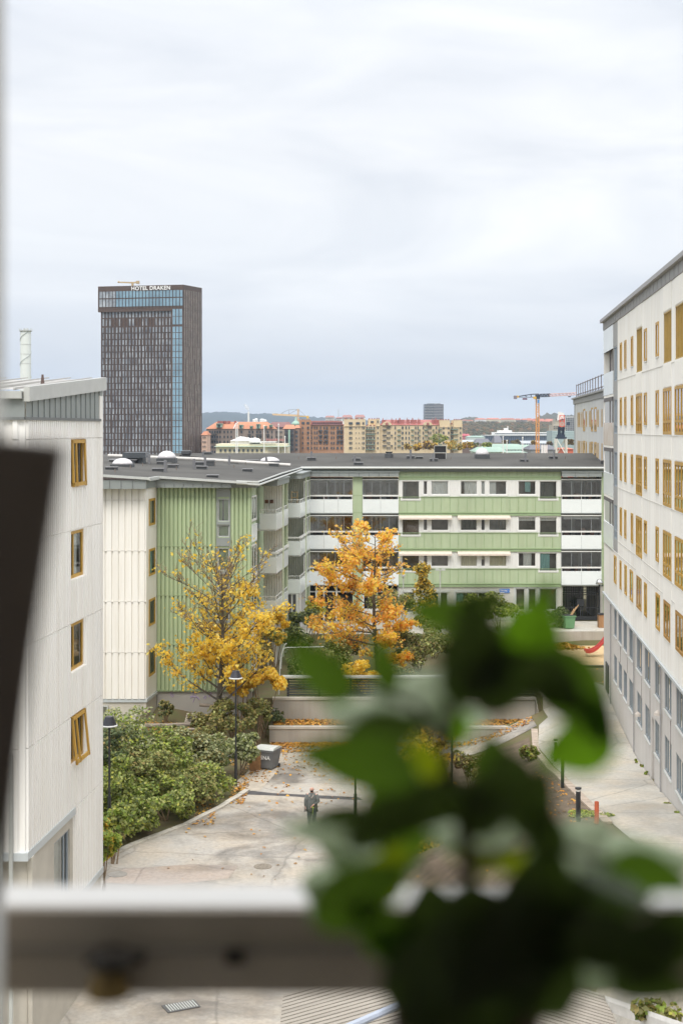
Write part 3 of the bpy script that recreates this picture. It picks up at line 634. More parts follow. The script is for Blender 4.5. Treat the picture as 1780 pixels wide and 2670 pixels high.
s = MB(); s.tube([(-5.9, 79.95, 14.5), (-4.7, 80.0, 14.46), (-4.0, 95, 14.47), (-3.15, 110.2, 14.42)], .055, n=8); s.tube([(-5.9, 79.95, 14.38), (-4.6, 80.0, 14.32), (-3.05, 110.2, 14.28)], .06, n=8)
s.tube([(-3.15, 110.2, 14.42), (20.7, 110.2, 14.40)], .09, n=8); s.build('gutter', LGREY, GB)
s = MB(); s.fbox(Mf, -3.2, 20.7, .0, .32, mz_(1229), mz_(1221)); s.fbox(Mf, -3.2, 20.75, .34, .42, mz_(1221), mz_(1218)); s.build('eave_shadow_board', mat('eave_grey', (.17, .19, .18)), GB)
s = MB()
for a, b in ((-3.0, 20.6),): s.fbox(Mf, a, b, -14, -.6, 13.7, 14.42)
s.build('roof_core', GREYM, GB)
# grey fascia boxes above the balconies
def fascia(F, u0, u1, z0, z1, out=.35, pitch=.75):
    s = MB(); s.fbox(F, u0, u1, -.5, out, z0, z1); s.fbox(F, u0-.04, u1+.04, -.5, out+.06, z1, z1+.09)
    n = max(1, int((u1-u0)/pitch))
    for i in range(1, n): u = u0+(u1-u0)*i/n; s.fbox(F, u-.02, u+.02, out, out+.02, z0, z1, 1)
    s.fbox(F, u0, u1, out, out+.02, z0, z0+.05); s.build('fascia_box', [GREYM, GREYD], GB)
fascia(Mf, mx_(807), mx_(1039), mz_(1242.5), mz_(1231.5)); fascia(Mf, mx_(1463), mx_(1567), mz_(1242.5), mz_(1231.5), pitch=.85)

# --- the wing: green end wall
YW = 80.8; SW = FP/YW; Wf = Fr(0, YW, 1, 0, 0, -1)
def wx_(px): return (px-CX)/SW
def wz_(py): return H-(py-HZ)/SW
wa, wb = wx_(409), wx_(656); zB = 2.6; zT = 14.2
wops = []
for k in range(4):
    dy = k*128.5
    wops += [(wx_(567.5), wx_(598), wz_(1360+dy), wz_(1300+dy)), (wx_(567.5), wx_(598), wz_(1400+dy), wz_(1369+dy))]
wops = [o_ for o_ in wops if o_[2] > 2.7]
s = MB(); wall(s, Wf, wa, wb, zB, zT, wops, .14)
JW = (13.58, 10.79, 8.0, 5.19)
ribs(s, Wf, wa+.02, wx_(563.5), zB, zT-.03, .24, .155, .13, (), joints=JW, bev=.06); ribs(s, Wf, wx_(601.5), wb-.02, zB, zT-.03, .24, .155, .13, (), joints=JW, bev=.06)
for j in JW: s.fbox(Wf, wa, wx_(563), 0, .12, j-.012, j+.012); s.fbox(Wf, wx_(601), wb, 0, .12, j-.012, j+.012)
s.build('corrugated_cladding', GREEN2, GB)
s = MB()
for k in range(5):
    dy = (k-1)*128.5; z0, z1 = wz_(1424+dy), wz_(1402+dy)
    if z0 < 2.6: z0 = 2.65
    if z1 > z0: s.fbox(Wf, wx_(564), wx_(601), 0, .05, z0, min(z1, zT-.03))
for a in (564, 598.2): s.fbox(Wf, wx_(a), wx_(a)+.06, 0, .055, zB, zT-.6)
for k in range(4):
    if wz_(1368+k*128.5) > 2.8: s.fbox(Wf, wx_(564), wx_(601), 0, .06, wz_(1368+k*128.5), wz_(1361+k*128.5))
s.build('window_panel', GREYM, GB)
for i, (a, b, c, d) in enumerate(wops): window(GB, Wf, a, b, c, d, mat('grey_window_frame', (.45, .46, .47)), rec=.03, fw=.06, curtain=[(.35, .95, 0, 1)] if i == 0 else None, cm=CURTK)
s = MB(); s.fbox(Wf, wa, wb, -.3, -.04, -1, zB-.06); s.build('plinth', mat('wing_plinth', (.40, .385, .365), rough=.9, var=.06, scale=.4), GB)
s = MB(); s.fbox(Wf, wa, wb, -.06, .10, zB-.06, zB-.004); s.build('base_trim', GREENJ, GB)
fs = MB(); fs.prism([(wa, YW-.75), (wx_(605), YW-.75), (wx_(605), YW), (wa, YW)], zT-.06, [14.64, 14.40, 14.40, 14.64])
for i in range(1, 8): u = wa+(wx_(605)-wa)*i/8; fs.fbox(Wf, u-.02, u+.02, .75, .78, zT, 14.36, 1)
fs.fbox(Wf, wx_(602), wx_(674), .02, .30, 14.12, 14.36); fs.fbox(Wf, wx_(600), wx_(676), .0, .38, 14.36, 14.45)
fs.build('fascia', [GREYM, GREYD], GB)
# white corrugated bay
YB = 78.4; SB = FP/YB; Bf = Fr(0, YB, 1, 0, 0, -1)
ba, bb = -17.0, (381.5-CX)/SB
JB = (13.53, 10.73, 7.93, 5.13)
s = MB(); wall(s, Bf, ba, bb, 2.57, 14.18); ribs(s, Bf, ba, bb-.03, 2.57, 14.15, .37, .29, .10, (), joints=JB, bev=.05)
for j in JB: s.fbox(Bf, ba, bb, 0, .09, j-.01, j+.01)
BS = Fr(bb, YB, (-10.48-bb), 2.4, 1, -.1); bw = math.hypot(-10.48-bb, 2.4)
bops = [(.55, 1.95, z-1.5, z) for z in (13.56, 10.76, 7.96, 5.16)]
wall(s, BS, 0, bw, 2.57, 14.18, bops, .08); s.build('bay_cladding', WARM, GB)
for i, (a, b, c, d) in enumerate(bops): window(GB, BS, a, b, c, d, OCHRE, rec=-.03, fw=.13, sill=WFRAME, curtain=[(.1, .9, 0, 1)], cm=CURTB if i == 0 else CURTT if i == 1 else CURTK, name='bay_window')
s = MB(); s.fbox(Bf, ba, bb+.1, 0, .9, 14.18, 14.66); s.fbox(BS, 0, bw, 0, .12, 14.18, 14.66)
for i in range(1, 10): u = ba+(bb-ba)*i/10; s.fbox(Bf, u-.02, u+.02, .9, .93, 14.2, 14.64, 1)
s.fbox(BS, 0, bw, .12, .14, 14.5, 14.53); s.build('bay_fascia', [GREYM, GREYD], GB)
s = MB(); s.fbox(Bf, ba, bb+.05, 0, .06, 2.38, 2.56); s.fbox(BS, 0, bw, 0, .06, 2.38, 2.56); s.build('bay_trim', BLUEG, GB)
s = MB(); s.fbox(Bf, ba, bb, -.4, -.02, -1, 2.38); s.fbox(BS, 0, bw, -.4, -.02, -1, 2.38); s.build('bay_plinth', CONCL, GB)
window(GB, Bf, -13.6, -12.85, .4, 2.2, LGREY, rec=-.08, fw=.07)
# court side of the wing: stacks stepping out, slightly splayed
def lx(y): return -5.2+.0917*(y-80.8)
Sf = Fr(-5.2, 80.8, .0917, 1, 1, -.0917)
def us(y): return (y-80.8)*su
s = MB(); s.fbox(Sf, us(80.85), us(83.2), -2.2, -.02, 2.3, 14.1); s.fbox(Sf, us(83.2), us(110.9), -2.6, -1.9, 2.3, 14.4)
s.build('court_wall', GREEN, GB)
s = MB()
for k in range(4):
    zf = 10.96-2.8*k
    s.fbox(Sf, us(80.95), us(83.1), -.02, .07, zf, zf+1.0)
s.build('court_parapet', PAR, GB)
for k in range(4): window(GB, Sf, us(81.1), us(83.0), 12.2-2.8*k, 13.6-2.8*k, WFRAME, rec=-.06, fw=.08, mull=(us(82),), curtain=[(0, .5, 0, 1)], sill=WFRAME)
s = MB(); s.fbox(Sf, us(80.7), us(83.4), -.3, .14, 14.12, 14.36); s.build('fascia_box', GREYM, GB)
def stack(y0, y1, nlev, glaz):
    d = 1.05 if y0 < 100 else 1.2
    Ff = Fr(lx(y0)-d, y0, 1, 0, 0, -1)                  # front of the stack
    Bk = Fr(lx(y1)-d-.6, y1-.05, 1, 0, 0, -1)
    for k in range(nlev):
        zf = 10.96-2.8*k; o = MB()
        o.fbox(Ff, 0, d, -.06, .03, zf, zf+1.02); o.fbox(Sf, us(y0), us(y1), -.06, .03, zf, zf+1.02)
        ob = o.build('balcony', PAR, GB)
        o = MB(); o.prism([(lx(y0)-d, y0), (lx(y0), y0), (lx(y1), y1), (lx(y1)-d-1, y1), (lx(y0)-d-.6, y0)], zf-.08, zf+.06); o.build('slab', mat('slab_underside', (.55, .56, .56)), ob)
        r = MB(); zr_ = zf+1.25
        if (k % 2 == 0): r.fbox(Ff, 0, d, -.04, .0, zr_, zr_+.05); r.fbox(Sf, us(y0), us(y1), -.04, .0, zr_, zr_+.05)
        else: r.fbox(Ff, 0, d, -.06, .06, zr_-.02, zr_+.10); r.fbox(Sf, us(y0), us(y1), -.06, .08, zr_-.02, zr_+.12)
        for i in range(9): u = d*i/8; r.fbox(Ff, u-.012, u+.012, -.03, -.01, zf+1.02, zr_)
        for i in range(5): u = us(y0)+(us(y1)-us(y0))*i/4; r.fbox(Sf, u-.02, u+.02, -.04, -.0, zf+1.02, zr_)
        r.build('rail', WFRAME, ob)
        g = MB(); g.quad(Sf.p(us(y0), -.02, zf+1.02), Sf.p(us(y1), -.02, zf+1.02), Sf.p(us(y1), -.02, zr_), Sf.p(us(y0), -.02, zr_)); g.build('rail_glass', GLASSF, ob)
        # back wall, corrugated, facing the eye
        c = MB(); wall(c, Bk, 0, d+.55, zf, zf+2.75); ribs(c, Bk, 0.02, d+.5, zf+.02, zf+2.7, .17, .08, .04); c.build('back_wall', mat('loggia_cladding', (.92, .88, .80), var=.05), ob)
        if glaz:
            v = MB(); um = us(y0)+(us(y1)-us(y0))*.42
            v.fbox(Sf, um, us(y1), -.05, .0, zf+2.45, zf+2.52)
            for i in range(4): u = um+(us(y1)-um)*i/3; v.fbox(Sf, u-.03, u+.03, -.05, .02, zr_, zf+2.5)
            v.build('side_frame', WFRAME, ob)
            v = MB(); v.quad(Sf.p(um, -.03, zr_), Sf.p(us(y1), -.03, zr_), Sf.p(us(y1), -.03, zf+2.5), Sf.p(um, -.03, zf+2.5)); v.build('side_glass', GLASSF, ob)
    s = MB(); um = us(y0)+(us(y1)-us(y0))*.52
    s.fbox(Sf, um-.09, um+.09, .0, .10, 2.3, 13.8); s.fbox(Bk, d+.55, d+.62+.0, -.05, .06, 2.3, 13.9); s.build('post', mat('pale_green_post', (.62, .68, .52)), GB)
    s = MB(); s.fbox(Bk, d+.30, d+.55, 0.0, .08, 2.3, 13.8); s.build('green_pillar', GREEN, GB)
    s = MB(); zt0, zt1 = 13.78, 14.12
    s.prism([(lx(y0)-d-.05, y0-.25), (lx(y0)+.1, y0-.25), (lx(y1)+.1, y1), (lx(y1)-d-.05, y1)], zt0, zt1)
    s.prism([(lx(y0)-d-.1, y0-.33), (lx(y0)+.17, y0-.33), (lx(y1)+.17, y1), (lx(y1)-d-.1, y1)], zt1, zt1+.09)
    for i in range(1, 3): u = d*i/3; s.fbox(Fr(lx(y0)-d, y0-.25, 1, 0, 0, -1), u-.012, u+.012, 0, .015, zt0, zt1)
    s.build('fascia_box', GREYM, GB)
    # ground level frames
    s = MB()
    for i in range(5): u = us(y0)+(us(y1)-us(y0))*i/4; s.fbox(Sf, u-.05, u+.05, -.3, -.1, 2.0, 5.3)
    for i in range(3): u = d*i/2; s.fbox(Ff, u-.05, u+.05, -.3, -.1, 2.0, 5.3)
    s.build('ground_post', WFRAME, GB)
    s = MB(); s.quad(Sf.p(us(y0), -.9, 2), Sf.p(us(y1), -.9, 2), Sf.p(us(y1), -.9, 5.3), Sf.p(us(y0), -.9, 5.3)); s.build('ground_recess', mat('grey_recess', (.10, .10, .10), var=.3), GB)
stack(91.6, 97.4, 3, False); stack(104.4, 110.65, 3, True)
for y, z in ((91.3, 13.3),): pass
# pictures on the balcony wall and a bench
s = MB(); Bk = Fr(0, 97.3, 1, 0, 0, -1)
for px in (695, 708): s.fbox(Bk, xat(px-4.5, 97.3), xat(px+4.5, 97.3), .05, .08, zat(1312, 97.3), zat(1303, 97.3))
s.build('wall_picture', mat('brown_picture', (.22, .10, .06), var=.6, scale=8), GB)
s = MB(); Bk = Fr(0, 105.5, 1, 0, 0, -1)
a, b = xat(759, 105.5), xat(776, 105.5); z = zat(1318, 105.5)
for u in (a, b-.05): s.fbox(Bk, u, u+.06, -.05, .0, z, zat(1281, 105.5))
for zz in (zat(1284, 105.5), zat(1298, 105.5)): s.fbox(Bk, a, b, -.05, -.005, zz, zz+.05)
tag(s.build('wooden_rack', mat('pine_wood', (.62, .42, .2))), 'small pine rack on the top corner balcony beside the grey fascia', 'rack')

# --- things fixed on the roof
def onroof(px, py):
    Y = 100.
    for _ in range(40):
        z = zr(xat(px, Y), Y); Y = Y*.5+.5*(H-z)*FP/(py-HZ)
        Y = min(max(Y, 78), 124.6)
    return xat(px, Y), Y, zr(xat(px, Y), Y)
def vent(px, py, wpx, hpx=8, cap=True):
    x, y, z = onroof(px, py); sc_ = y/FP; w_, hh = wpx*sc_/2, hpx*sc_
    s = MB(); s.box(x-w_*.88, x+w_*.88, y, y+w_*1.6, z-.1, z+hh*.75); o = s.build('roof_vent', VENT, GB)
    s = MB(); s.box(x-w_, x+w_, y-.06, y+w_*1.75, z+hh*.75, z+hh); s.build('vent_cap', mat('vent_cap_metal', (.20, .20, .205), rough=.4), o)
for a in ((289, 1225, 33), (411.5, 1229, 34), (420, 1211, 26), (450, 1219, 29), (525, 1223, 29), (522, 1212, 30), (548, 1214, 23, 15), (553, 1245, 33, 7), (644.6, 1230, 28), (609.5, 1207, 27, 6), (565, 1200, 24, 5), (590, 1202, 24, 5), (656, 1206, 35, 7), (713, 1216, 27), (541.7, 1183.5, 22, 7), (812, 1201, 25, 9), (929, 1202, 22, 8), (934.6, 1213, 26, 8), (1070, 1196, 22, 8), (1093, 1189, 20, 6), (1131, 1203, 22, 8), (1367, 1204, 22, 7), (1443, 1197, 23, 8), (1573, 1210, 14, 10), (318, 1206, 75, 8)): vent(*a)
def vpipe(px, py0, py1, r=.09):
    x, y, z = onroof(px, py1); s = MB(); s.tube([(x, y, z-.1), (x, y, z+(py1-py0)*y/FP)], r, n=10); s.build('vent_pipe', mat('vent_pipe_metal', (.19, .19, .20), rough=.4), GB)
for a in ((389, 1184, 1210), (431, 1199, 1231), (506, 1196, 1223), (529, 1178, 1199), (534.5, 1190, 1215), (597.5, 1187, 1210), (694, 1192, 1208), (812, 1177, 1200), (924, 1188, 1212), (1070, 1172, 1196), (1129, 1181, 1203), (1369, 1181, 1204), (1444, 1172, 1197)): vpipe(*a)
def dome(px, py0, py1, wpx, base=6):
    x, y, z = onroof(px, py1); r = wpx*y/FP/2; hb = base*y/FP; hd = (py1-py0)*y/FP-hb
    s = MB(); s.box(x-r, x+r, y, y+2*r, z-.1, z+hb); o = s.build('skylight', VENT, GB)
    s = MB(); s.lathe(x, y+r, [(r*.97*math.cos(t), z+hb+hd*1.15*math.sin(t)) for t in [i*math.pi/2/7 for i in range(7)]]+[(.02, z+hb+hd*1.15)], 20); s.build('skylight_dome', mat('acrylic_dome', (.62, .60, .61), rough=.15, spec=.6, var=.03), o, smooth=True)
dome(315, 1197, 1217, 56); dome(432, 1178, 1205, 50, 10); dome(702, 1193, 1208, 53, 5); dome(1258, 1170, 1196, 37, 11)
x, y, z = onroof(349, 1207); s = MB(); k_ = y/FP; s.box(x-30*k_, x+30*k_, y, y+2.2, z+.35, z+27*k_); s.box(x-22*k_, x+22*k_, y+.2, y+1.8, z-.1, z+.4); s.build('fan_unit', mat('fan_unit_metal', (.07, .08, .09), rough=.4), GB)
x, y, z = onroof(484, 1197); k_ = y/FP; s = MB(); s.lathe(x, y+.4, [(11*k_, z-.1), (11*k_, z+11*k_), (14*k_, z+13*k_), (14*k_, z+21*k_), (9*k_, z+23*k_)], 16); s.build('round_vent', VENT, GB)
x, y, z = onroof(1014, 1193); k_ = y/FP; s = MB(); s.lathe(x, y+.3, [(11*k_, z-.1), (11*k_, z+10*k_), (8*k_, z+12*k_), (10*k_, z+16*k_)], 16); s.build('round_vent', VENT, GB)
x, y, z = onroof(1148, 1197); k_ = y/FP; s = MB(); s.box(x-15*k_, x+15*k_, y+.3, y+.5, z+17*k_, z+34*k_); s.box(x-13*k_, x+13*k_, y+.1, y+.9, z-.1, z+15*k_)
o = s.build('panel_unit', BLACK, GB)
s = MB()
for a, b, c, d in ((-16, 16, 16, 17.3), (-16, 16, 34, 35.3), (-16, -15, 0, 35), (15, 16, 0, 35)): s.box(x+a*k_, x+b*k_, y+.24, y+.29, z+c*k_, z+d*k_)
s.build('panel_frame', LGREY, o)
a, b = onroof(282, 1193), onroof(757, 1218); s = MB()
s.tube([(a[0], a[1], a[2]+.16), ((a[0]+b[0])/2, (a[1]+b[1])/2, zr((a[0]+b[0])/2, (a[1]+b[1])/2)+.16), (b[0], b[1], b[2]+.16)], .125, n=10); s.build('roof_duct', PIPEW, GB)
s = MB()
for px, py in ((300, 1232), (340, 1222), (372, 1215), (560, 1212), (610, 1220), (640, 1212), (778, 1197), (876, 1197), (970, 1197), (1175, 1197), (1473, 1197), (460, 1225)):
    x, y, z = onroof(px, py); s = MB(); s.tube([(x, y, z-.05), (x, y, z+.22)], .03, n=5); s.build('roof_spike', mat('rod_metal', (.2, .16, .13)), GB)
# ------------------------------------------------------------------ right building
Rf = Fr(7.6, 0, .0917, 1, -1, .0917)
def ur(px): return 7.6/((px-CX)/FP-.0917)*su
RB = thing('long_white_building', 'long white panel building on the right with ochre window frames above a grey rendered base', 'building', (12.3, 60, 2.5))
uA, uB, uC = 34.0, ur(1598.5), ur(1573.5)
narrow = [(1616.5, 1621), (1628, 1633), (1645.3, 1650.4), (1679.5, 1686.4), (1710, 1717.3)]
wide = [(1658.6, 1673.4), (1729.5, 1750.4), (1760.1, 1786)]
gu0, gu1 = ur(1609.7), uB
ops = []; kinds = []
for k in range(4):
    dz = 2.8*(1-k)
    for a, b in narrow: ops.append((ur(b), ur(a), 17.63+dz, 19.05+dz)); kinds.append('n')
    for a, b in wide:
        if k == 0: ops.append((ur(b), ur(a), 20.06, 22.05)); kinds.append('s')
        else: ops.append((ur(b), ur(a), 17.25+dz, 19.06+dz)); kinds.append('w')
for a, b in ((1601, 1606.6), (1616, 1620), (1628.5, 1634), (1642.5, 1650), (1660, 1672), (1680, 1686.5), (1710, 1720), (1731, 1747), (1762, 1782)):
    ops.append((ur(b), ur(a), 9.26, 10.72)); kinds.append('n' if b-a < 9 and a < 1700 or a in (1710,) else 'm')
s = MB()
wall(s, Rf, uA, gu0, 8.1, 23.12, [o for o in ops if o[0] < gu0], .16); wall(s, Rf, gu0, uC, 8.1, 10.95, [o for o in ops if o[0] > gu0], .16)
s.fbox(Rf, uC-.02, uC, -6, -.0, 2.4, 23.1)
# vertical ribs of the pressed panels, shallow
ribs(s, Rf, uA, gu0, 8.1, 23.1, .33, .16, .018, ops, bev=.3)
s.build('wall', RWHITE, RB)
s = MB()   # smoother panels in the window columns and horizontal joints
pan = []
for a, b in wide:
    u0, u1 = ur(b), ur(a); zs = [(22.09, 23.1), (19.1, 20.0), (16.3, 17.2), (13.5, 14.4), (10.76, 11.6)]
    for z0, z1 in zs: s = MB(); s.fbox(Rf, u0, u1, .0, .03, z0, z1); s.build('smooth_panel', RPANEL, RB)
s = MB()
for z in (19.98, 17.2, 14.4, 11.6, 10.95-.02): s.fbox(Rf, uA, gu0 if z > 11 else uC, .0, .026, z-.012, z+.012)
s.build('panel_joint', mat('joint_grey', (.58, .56, .52)), RB)
s = MB(); s.fbox(Rf, uA, uC, -.3, .05, 23.12, 23.56)
for i in range(40): u = uA+(uC-uA)*i/40; s.fbox(Rf, u-.015, u+.015, .05, .065, 23.12, 23.56)
s.build('parapet_band', mat('parapet_grey', (.30, .30, .30), var=.06), RB)
s = MB(); s.fbox(Rf, uA, uC+.1, -.6, .22, 23.56, 23.74); s.build('roof_edge', mat('roof_edge_grey', (.34, .335, .34), rough=.5), RB)
s = MB(); s.fbox(Rf, uA, uC, -12, -.35, 2.5, 23.5); o = s.build('core', RENDER, RB)
o.data.materials[0] = RENDER
for (a, b, c, d), k in zip(ops, kinds):
    if k == 's':   # closed ochre slats
        s = MB(); n = 6
        s.fbox(Rf, a, b, -.15, -.12, c, d, 1)
        for i in range(n+1): u = a+(b-a)*i/n; s.fbox(Rf, u-.05, u+.05, -.12, -.02, c+.03, d-.03)
        s.fbox(Rf, a, b, -.11, .0, d-.05, d); s.fbox(Rf, a, b, -.11, .0, c, c+.05)
        s.build('slatted_screen', [SLAT, OCHRED], RB)
    else:
        wd_ = b-a; m = () if k == 'n' else ((a+wd_*.36, a+wd_*.68) if k == 'w' else (a+wd_*.5,))
        window(RB, Rf, a, b, c, d, OCHRE if k != 'm' else OCHRED, rec=-.035, fw=.12, mull=m, trans=(c+.5,) if k == 'w' else (), curtain=[(.05, .4, .2, 1), (.7, .95, 0, 1)] if k == 'w' and random.random() < .6 else None, cm=CURTK, deep=.3, sill=WFRAME)
# grey corner strip with blue-grey glazing
s = MB(); gops = [(gu0+.25, gu1-.3, 17.2+2.8*k, 19.05+2.8*k) for k in (1, 0, -1, -2)]
wall(s, Rf, gu0, gu1, 10.95, 23.12, gops, .1); s.build('corner_strip', mat('corner_grey', (.36, .36, .355), var=.04), RB)
for i, (a, b, c, d) in enumerate(gops): window(RB, Rf, a, b, c, d, BFRAME, rec=.02, fw=.07, mull=(a+(b-a)*.35, a+(b-a)*.68), trans=() if i == 0 else (c+.45,), deep=.3, cm=CURT, curtain=[(0, 1, 0, 1)] if i == 0 else None)
# end balconies
for i, zf in enumerate((19.35, 16.55, 13.75, 10.95)):
    s = MB(); s.fbox(Rf, gu1+.02, uC, -.08, .02, zf, zf+1.25); s.fbox(Rf, uC-.08, uC+.0, -1.6, -.08, zf, zf+1.25)
    o = s.build('end_balcony', PAR if i != 1 else mat('reflection_toned_panel', (.62, .55, .47), rough=.2, var=.3, scale=1.4, col2=(.75, .74, .72)), RB)  # second panel's mottled colour stands in for mirrored surroundings
    s = MB(); s.fbox(Rf, gu1, uC, -1.6, 0, zf-.14, zf-.01); s.build('slab', RPANEL, o)
    s = MB(); s.fbox(Rf, gu1+.5, gu1+.62, -.1, .0, zf+1.25, zf+2.65); s.fbox(Rf, gu1+2.1, gu1+2.2, -.1, .0, zf+1.25, zf+2.65); s.fbox(Rf, gu1+.5, uC, -.1, .0, zf+2.45, zf+2.66); s.build('balcony_frame', mat('dark_frame', (.14, .13, .13)), o)
    if i != 0:
        s = MB(); s.quad(Rf.p(gu1+.6, -.05, zf+1.25), Rf.p(uC, -.05, zf+1.25), Rf.p(uC, -.05, zf+2.5), Rf.p(gu1+.6, -.05, zf+2.5)); s.build('balcony_glass', GLASSF, o)
s = MB(); s.fbox(Rf, gu1+.02, uC, -.08, .02, 21.8, 23.1); s.build('top_panel', PAR, RB)
s = MB(); s.fbox(Rf, gu1, uC, -1.9, -1.6, 10.9, 23.1); s.build('balcony_back', WFRAME, RB)
# rendered base
opA = [(ur(b), ur(a), 6.42, 7.93) for a, b in ((1600, 1607), (1611, 1620), (1624, 1633.6), (1639, 1649), (1658.7, 1672.8), (1679.6, 1694.8), (1706, 1722.4), (1731.6, 1750), (1761.6, 1783))]
opB = [(ur(b), ur(a), 4.0, 5.42) for a, b in ((1599.4, 1607.6), (1611.6, 1620.5), (1624.5, 1634), (1639, 1649.6), (1659.7, 1673.4), (1680.5, 1695), (1706, 1722), (1731.6, 1750), (1761.6, 1783))]
door = (ur(1704.6), ur(1698), 2.0, 5.3)
s = MB(); wall(s, Rf, uA, uC, 1.2, 7.98, opA+opB+[door], .25); s.fbox(Rf, uC-.02, uC, -6, 0, 1.2, 8.0); s.build('base_wall', RENDER, RB)
s = MB(); s.fbox(Rf, uA, uC+.05, 0, .09, 7.98, 8.09); s.build('drip_ledge', BLUEG, RB)
for i, (a, b, c, d) in enumerate(opA+opB): window(RB, Rf, a, b, c, d, mat('grey_base_frame', (.24, .275, .30)), rec=.03, fw=.07, mull=(a+(b-a)*.35, a+(b-a)*.68), sill=LGREY, deep=.3, curtain=[(.0, .3, 0, .55)] if i > 14 else ([(.0, .5, 0, 1)] if i % 3 == 0 else None), cm=mat('orange_curtain', (.6, .3, .1)) if i > 14 else CURT)
s = MB(); s.fbox(Rf, door[0], door[1], -.24, -.2, 2.0, 5.2); s.build('door', mat('grey_door', (.30, .28, .29)), RB)
for px in (1655.5, 1594.5, 1726): s = MB(); s.tube([Rf.p(ur(px), .07, 2.4), Rf.p(ur(px), .07, 7.9)], .035, n=6); s.build('downpipe', mat('pipe_grey', (.33, .33, .33)), RB)
for px, z0, z1 in ((1617, 5.5, 6.3), (1635, 5.5, 6.3), (1651, 4.5, 6.3), (1672.5, 5.3, 6.3), (1694.5, 5.3, 6.3), (1722, 5.3, 6.3), (1748, 5.2, 6.3)):
    s = MB(); s.fbox(Rf, ur(px)-.03, ur(px)+.03, 0, .02, z0, z1); s.build('conduit', mat('conduit', (.28, .25, .24)), RB)
s = MB(); s.fbox(Rf, ur(1587.5), ur(1580.5), .0, .06, 2.75, 4.3); o = s.build('notice_board', mat('notice_dark', (.05, .05, .055)), RB)
for px, py in ((1672.5, 1862), (1725, 1859)):
    Yp = 7.6/((px-CX)/FP-.0917); s = MB(); q0 = Rf.p(Yp*su, .18, zat(py, Yp)); s.lathe(q0[0], q0[1], [(.02, q0[2]-.12), (.15, q0[2]-.1), (.13, q0[2]), (.03, q0[2]+.1)], 12); s.build('wall_lamp', mat('wall_lamp', (.55, .5, .45)), RB)

# ------------------------------------------------------------------ white building further back on the right
Qf = Fr(10.6, 0, .0917, 1, -1, .0917)
def uq(px): return 10.6/((px-CX)/FP-.0917)*su
QB = thing('far_white_building', 'white panel building with ochre windows and roof scaffold behind the green building', 'building', (22, 125, 2.5))
q0, q1 = 112.5*su, uq(1500)
ops = []
for k in range(3):
    dz = -2.8*k
    for px in (1507, 1511, 1517, 1528.8, 1537.8, 1558.7, 1569.6): ops.append((uq(px+1), uq(px-1), 17.6+dz, 19.05+dz))
    for a, b in ((1520.3, 1524.9), (1541, 1546), (1549.5, 1555), (1575.6, 1580)): ops.append((uq(b), uq(a), (17.2 if k == 0 else 17.6)+dz, (19.3 if k == 0 else 19.1)+dz))
s = MB(); wall(s, Qf, q0, q1, 8, 19.95, ops, .15); ribs(s, Qf, q0, q1, 8, 19.9, .6, .3, .03, ops); s.build('wall', mat('cool_white_cladding', (.60, .61, .60), var=.05, scale=.3, streak=True), QB)
for a, b, c, d in ops:
    if b-a > 2.2 and c > 17: s = MB(); s.fbox(Qf, a, b, -.1, -.04, c, d); s.build('slatted_screen', SLAT, QB)
    else: window(QB, Qf, a, b, c, d, OCHRE, rec=-.04, fw=.16, deep=.3)
s = MB(); s.fbox(Qf, q1, q1+2.0, -8, .0, 5, 19.95); s.build('end_wall', mat('end_grey', (.35, .36, .36)), QB)
s = MB(); s.fbox(Qf, q0, q1+2.2, -10, .1, 19.95, 20.45); s.fbox(Qf, q0, q1+2.6, -10, .25, 20.45, 20.6); s.fbox(Qf, q0, q1, -10, -.4, 5, 20.0); s.build('roof_band', mat('roof_band_grey', (.30, .30, .29)), QB)
sc_ = thing('roof_scaffold', 'thin steel guard scaffold standing on the roof of the far white building', 'scaffold', (24, 130, 20.6))
post, rails = MB(), MB()
for i in range(14):
    u = q0-2+(q1+1.5-q0+2)*i/13; x0 = Qf.p(u, -.2, 0)
    post = MB(); post.tube([(x0[0], x0[1], 20.5), (x0[0], x0[1], 22.0)], .04, n=5); post.tube([(x0[0], x0[1], 21.0), (x0[0]+.1, x0[1]-1.0, 20.6)], .03, n=4); post.build('post', mat('scaffold_steel', (.16, .13, .13), rough=.5), sc_)
for z in (20.95, 21.9): rails.tube([Qf.p(q0-2, -.2, z), Qf.p(q1+1.5, -.2, z)], .04, n=5)
STB = mat('scaffold_steel', (.16, .13, .13), rough=.5)
rails.build('rail', STB, sc_)
s = MB(); p0 = P(1536, 1147, 124); 

# ------------------------------------------------------------------ city beyond
def at(px, py, Y): return (xat(px, Y), Y, zat(py, Y))
WINB = MB(); WINB.box(-.5, .5, -.12, .0, 0, 1)
def unit_mesh(name, m):
    me = bpy.data.meshes.new(name); me.from_pydata(WINB.v, [], WINB.f); me.materials.append(m); me.update(); return me
UW = unit_mesh('window', WIN); UWB = unit_mesh('window', mat('far_window_pale', (.45, .46, .45), rough=.4))
UBAL = unit_mesh('balcony', mat('far_balcony_green', (.16, .22, .17), var=.1)); UBALD = unit_mesh('balcony', mat('far_balcony_dark', (.09, .09, .09)))
def inst(name, me, parent, x, y, z, w_, hh, dy=.4, rz=0):
    o = bpy.data.objects.new(name, me); COL.objects.link(o); o.parent = parent
    l = parent.location; o.location = (x-l.x, y-l.y, z-l.z); o.scale = (w_, dy/.12, hh); o.rotation_euler = (0, 0, rz); return o
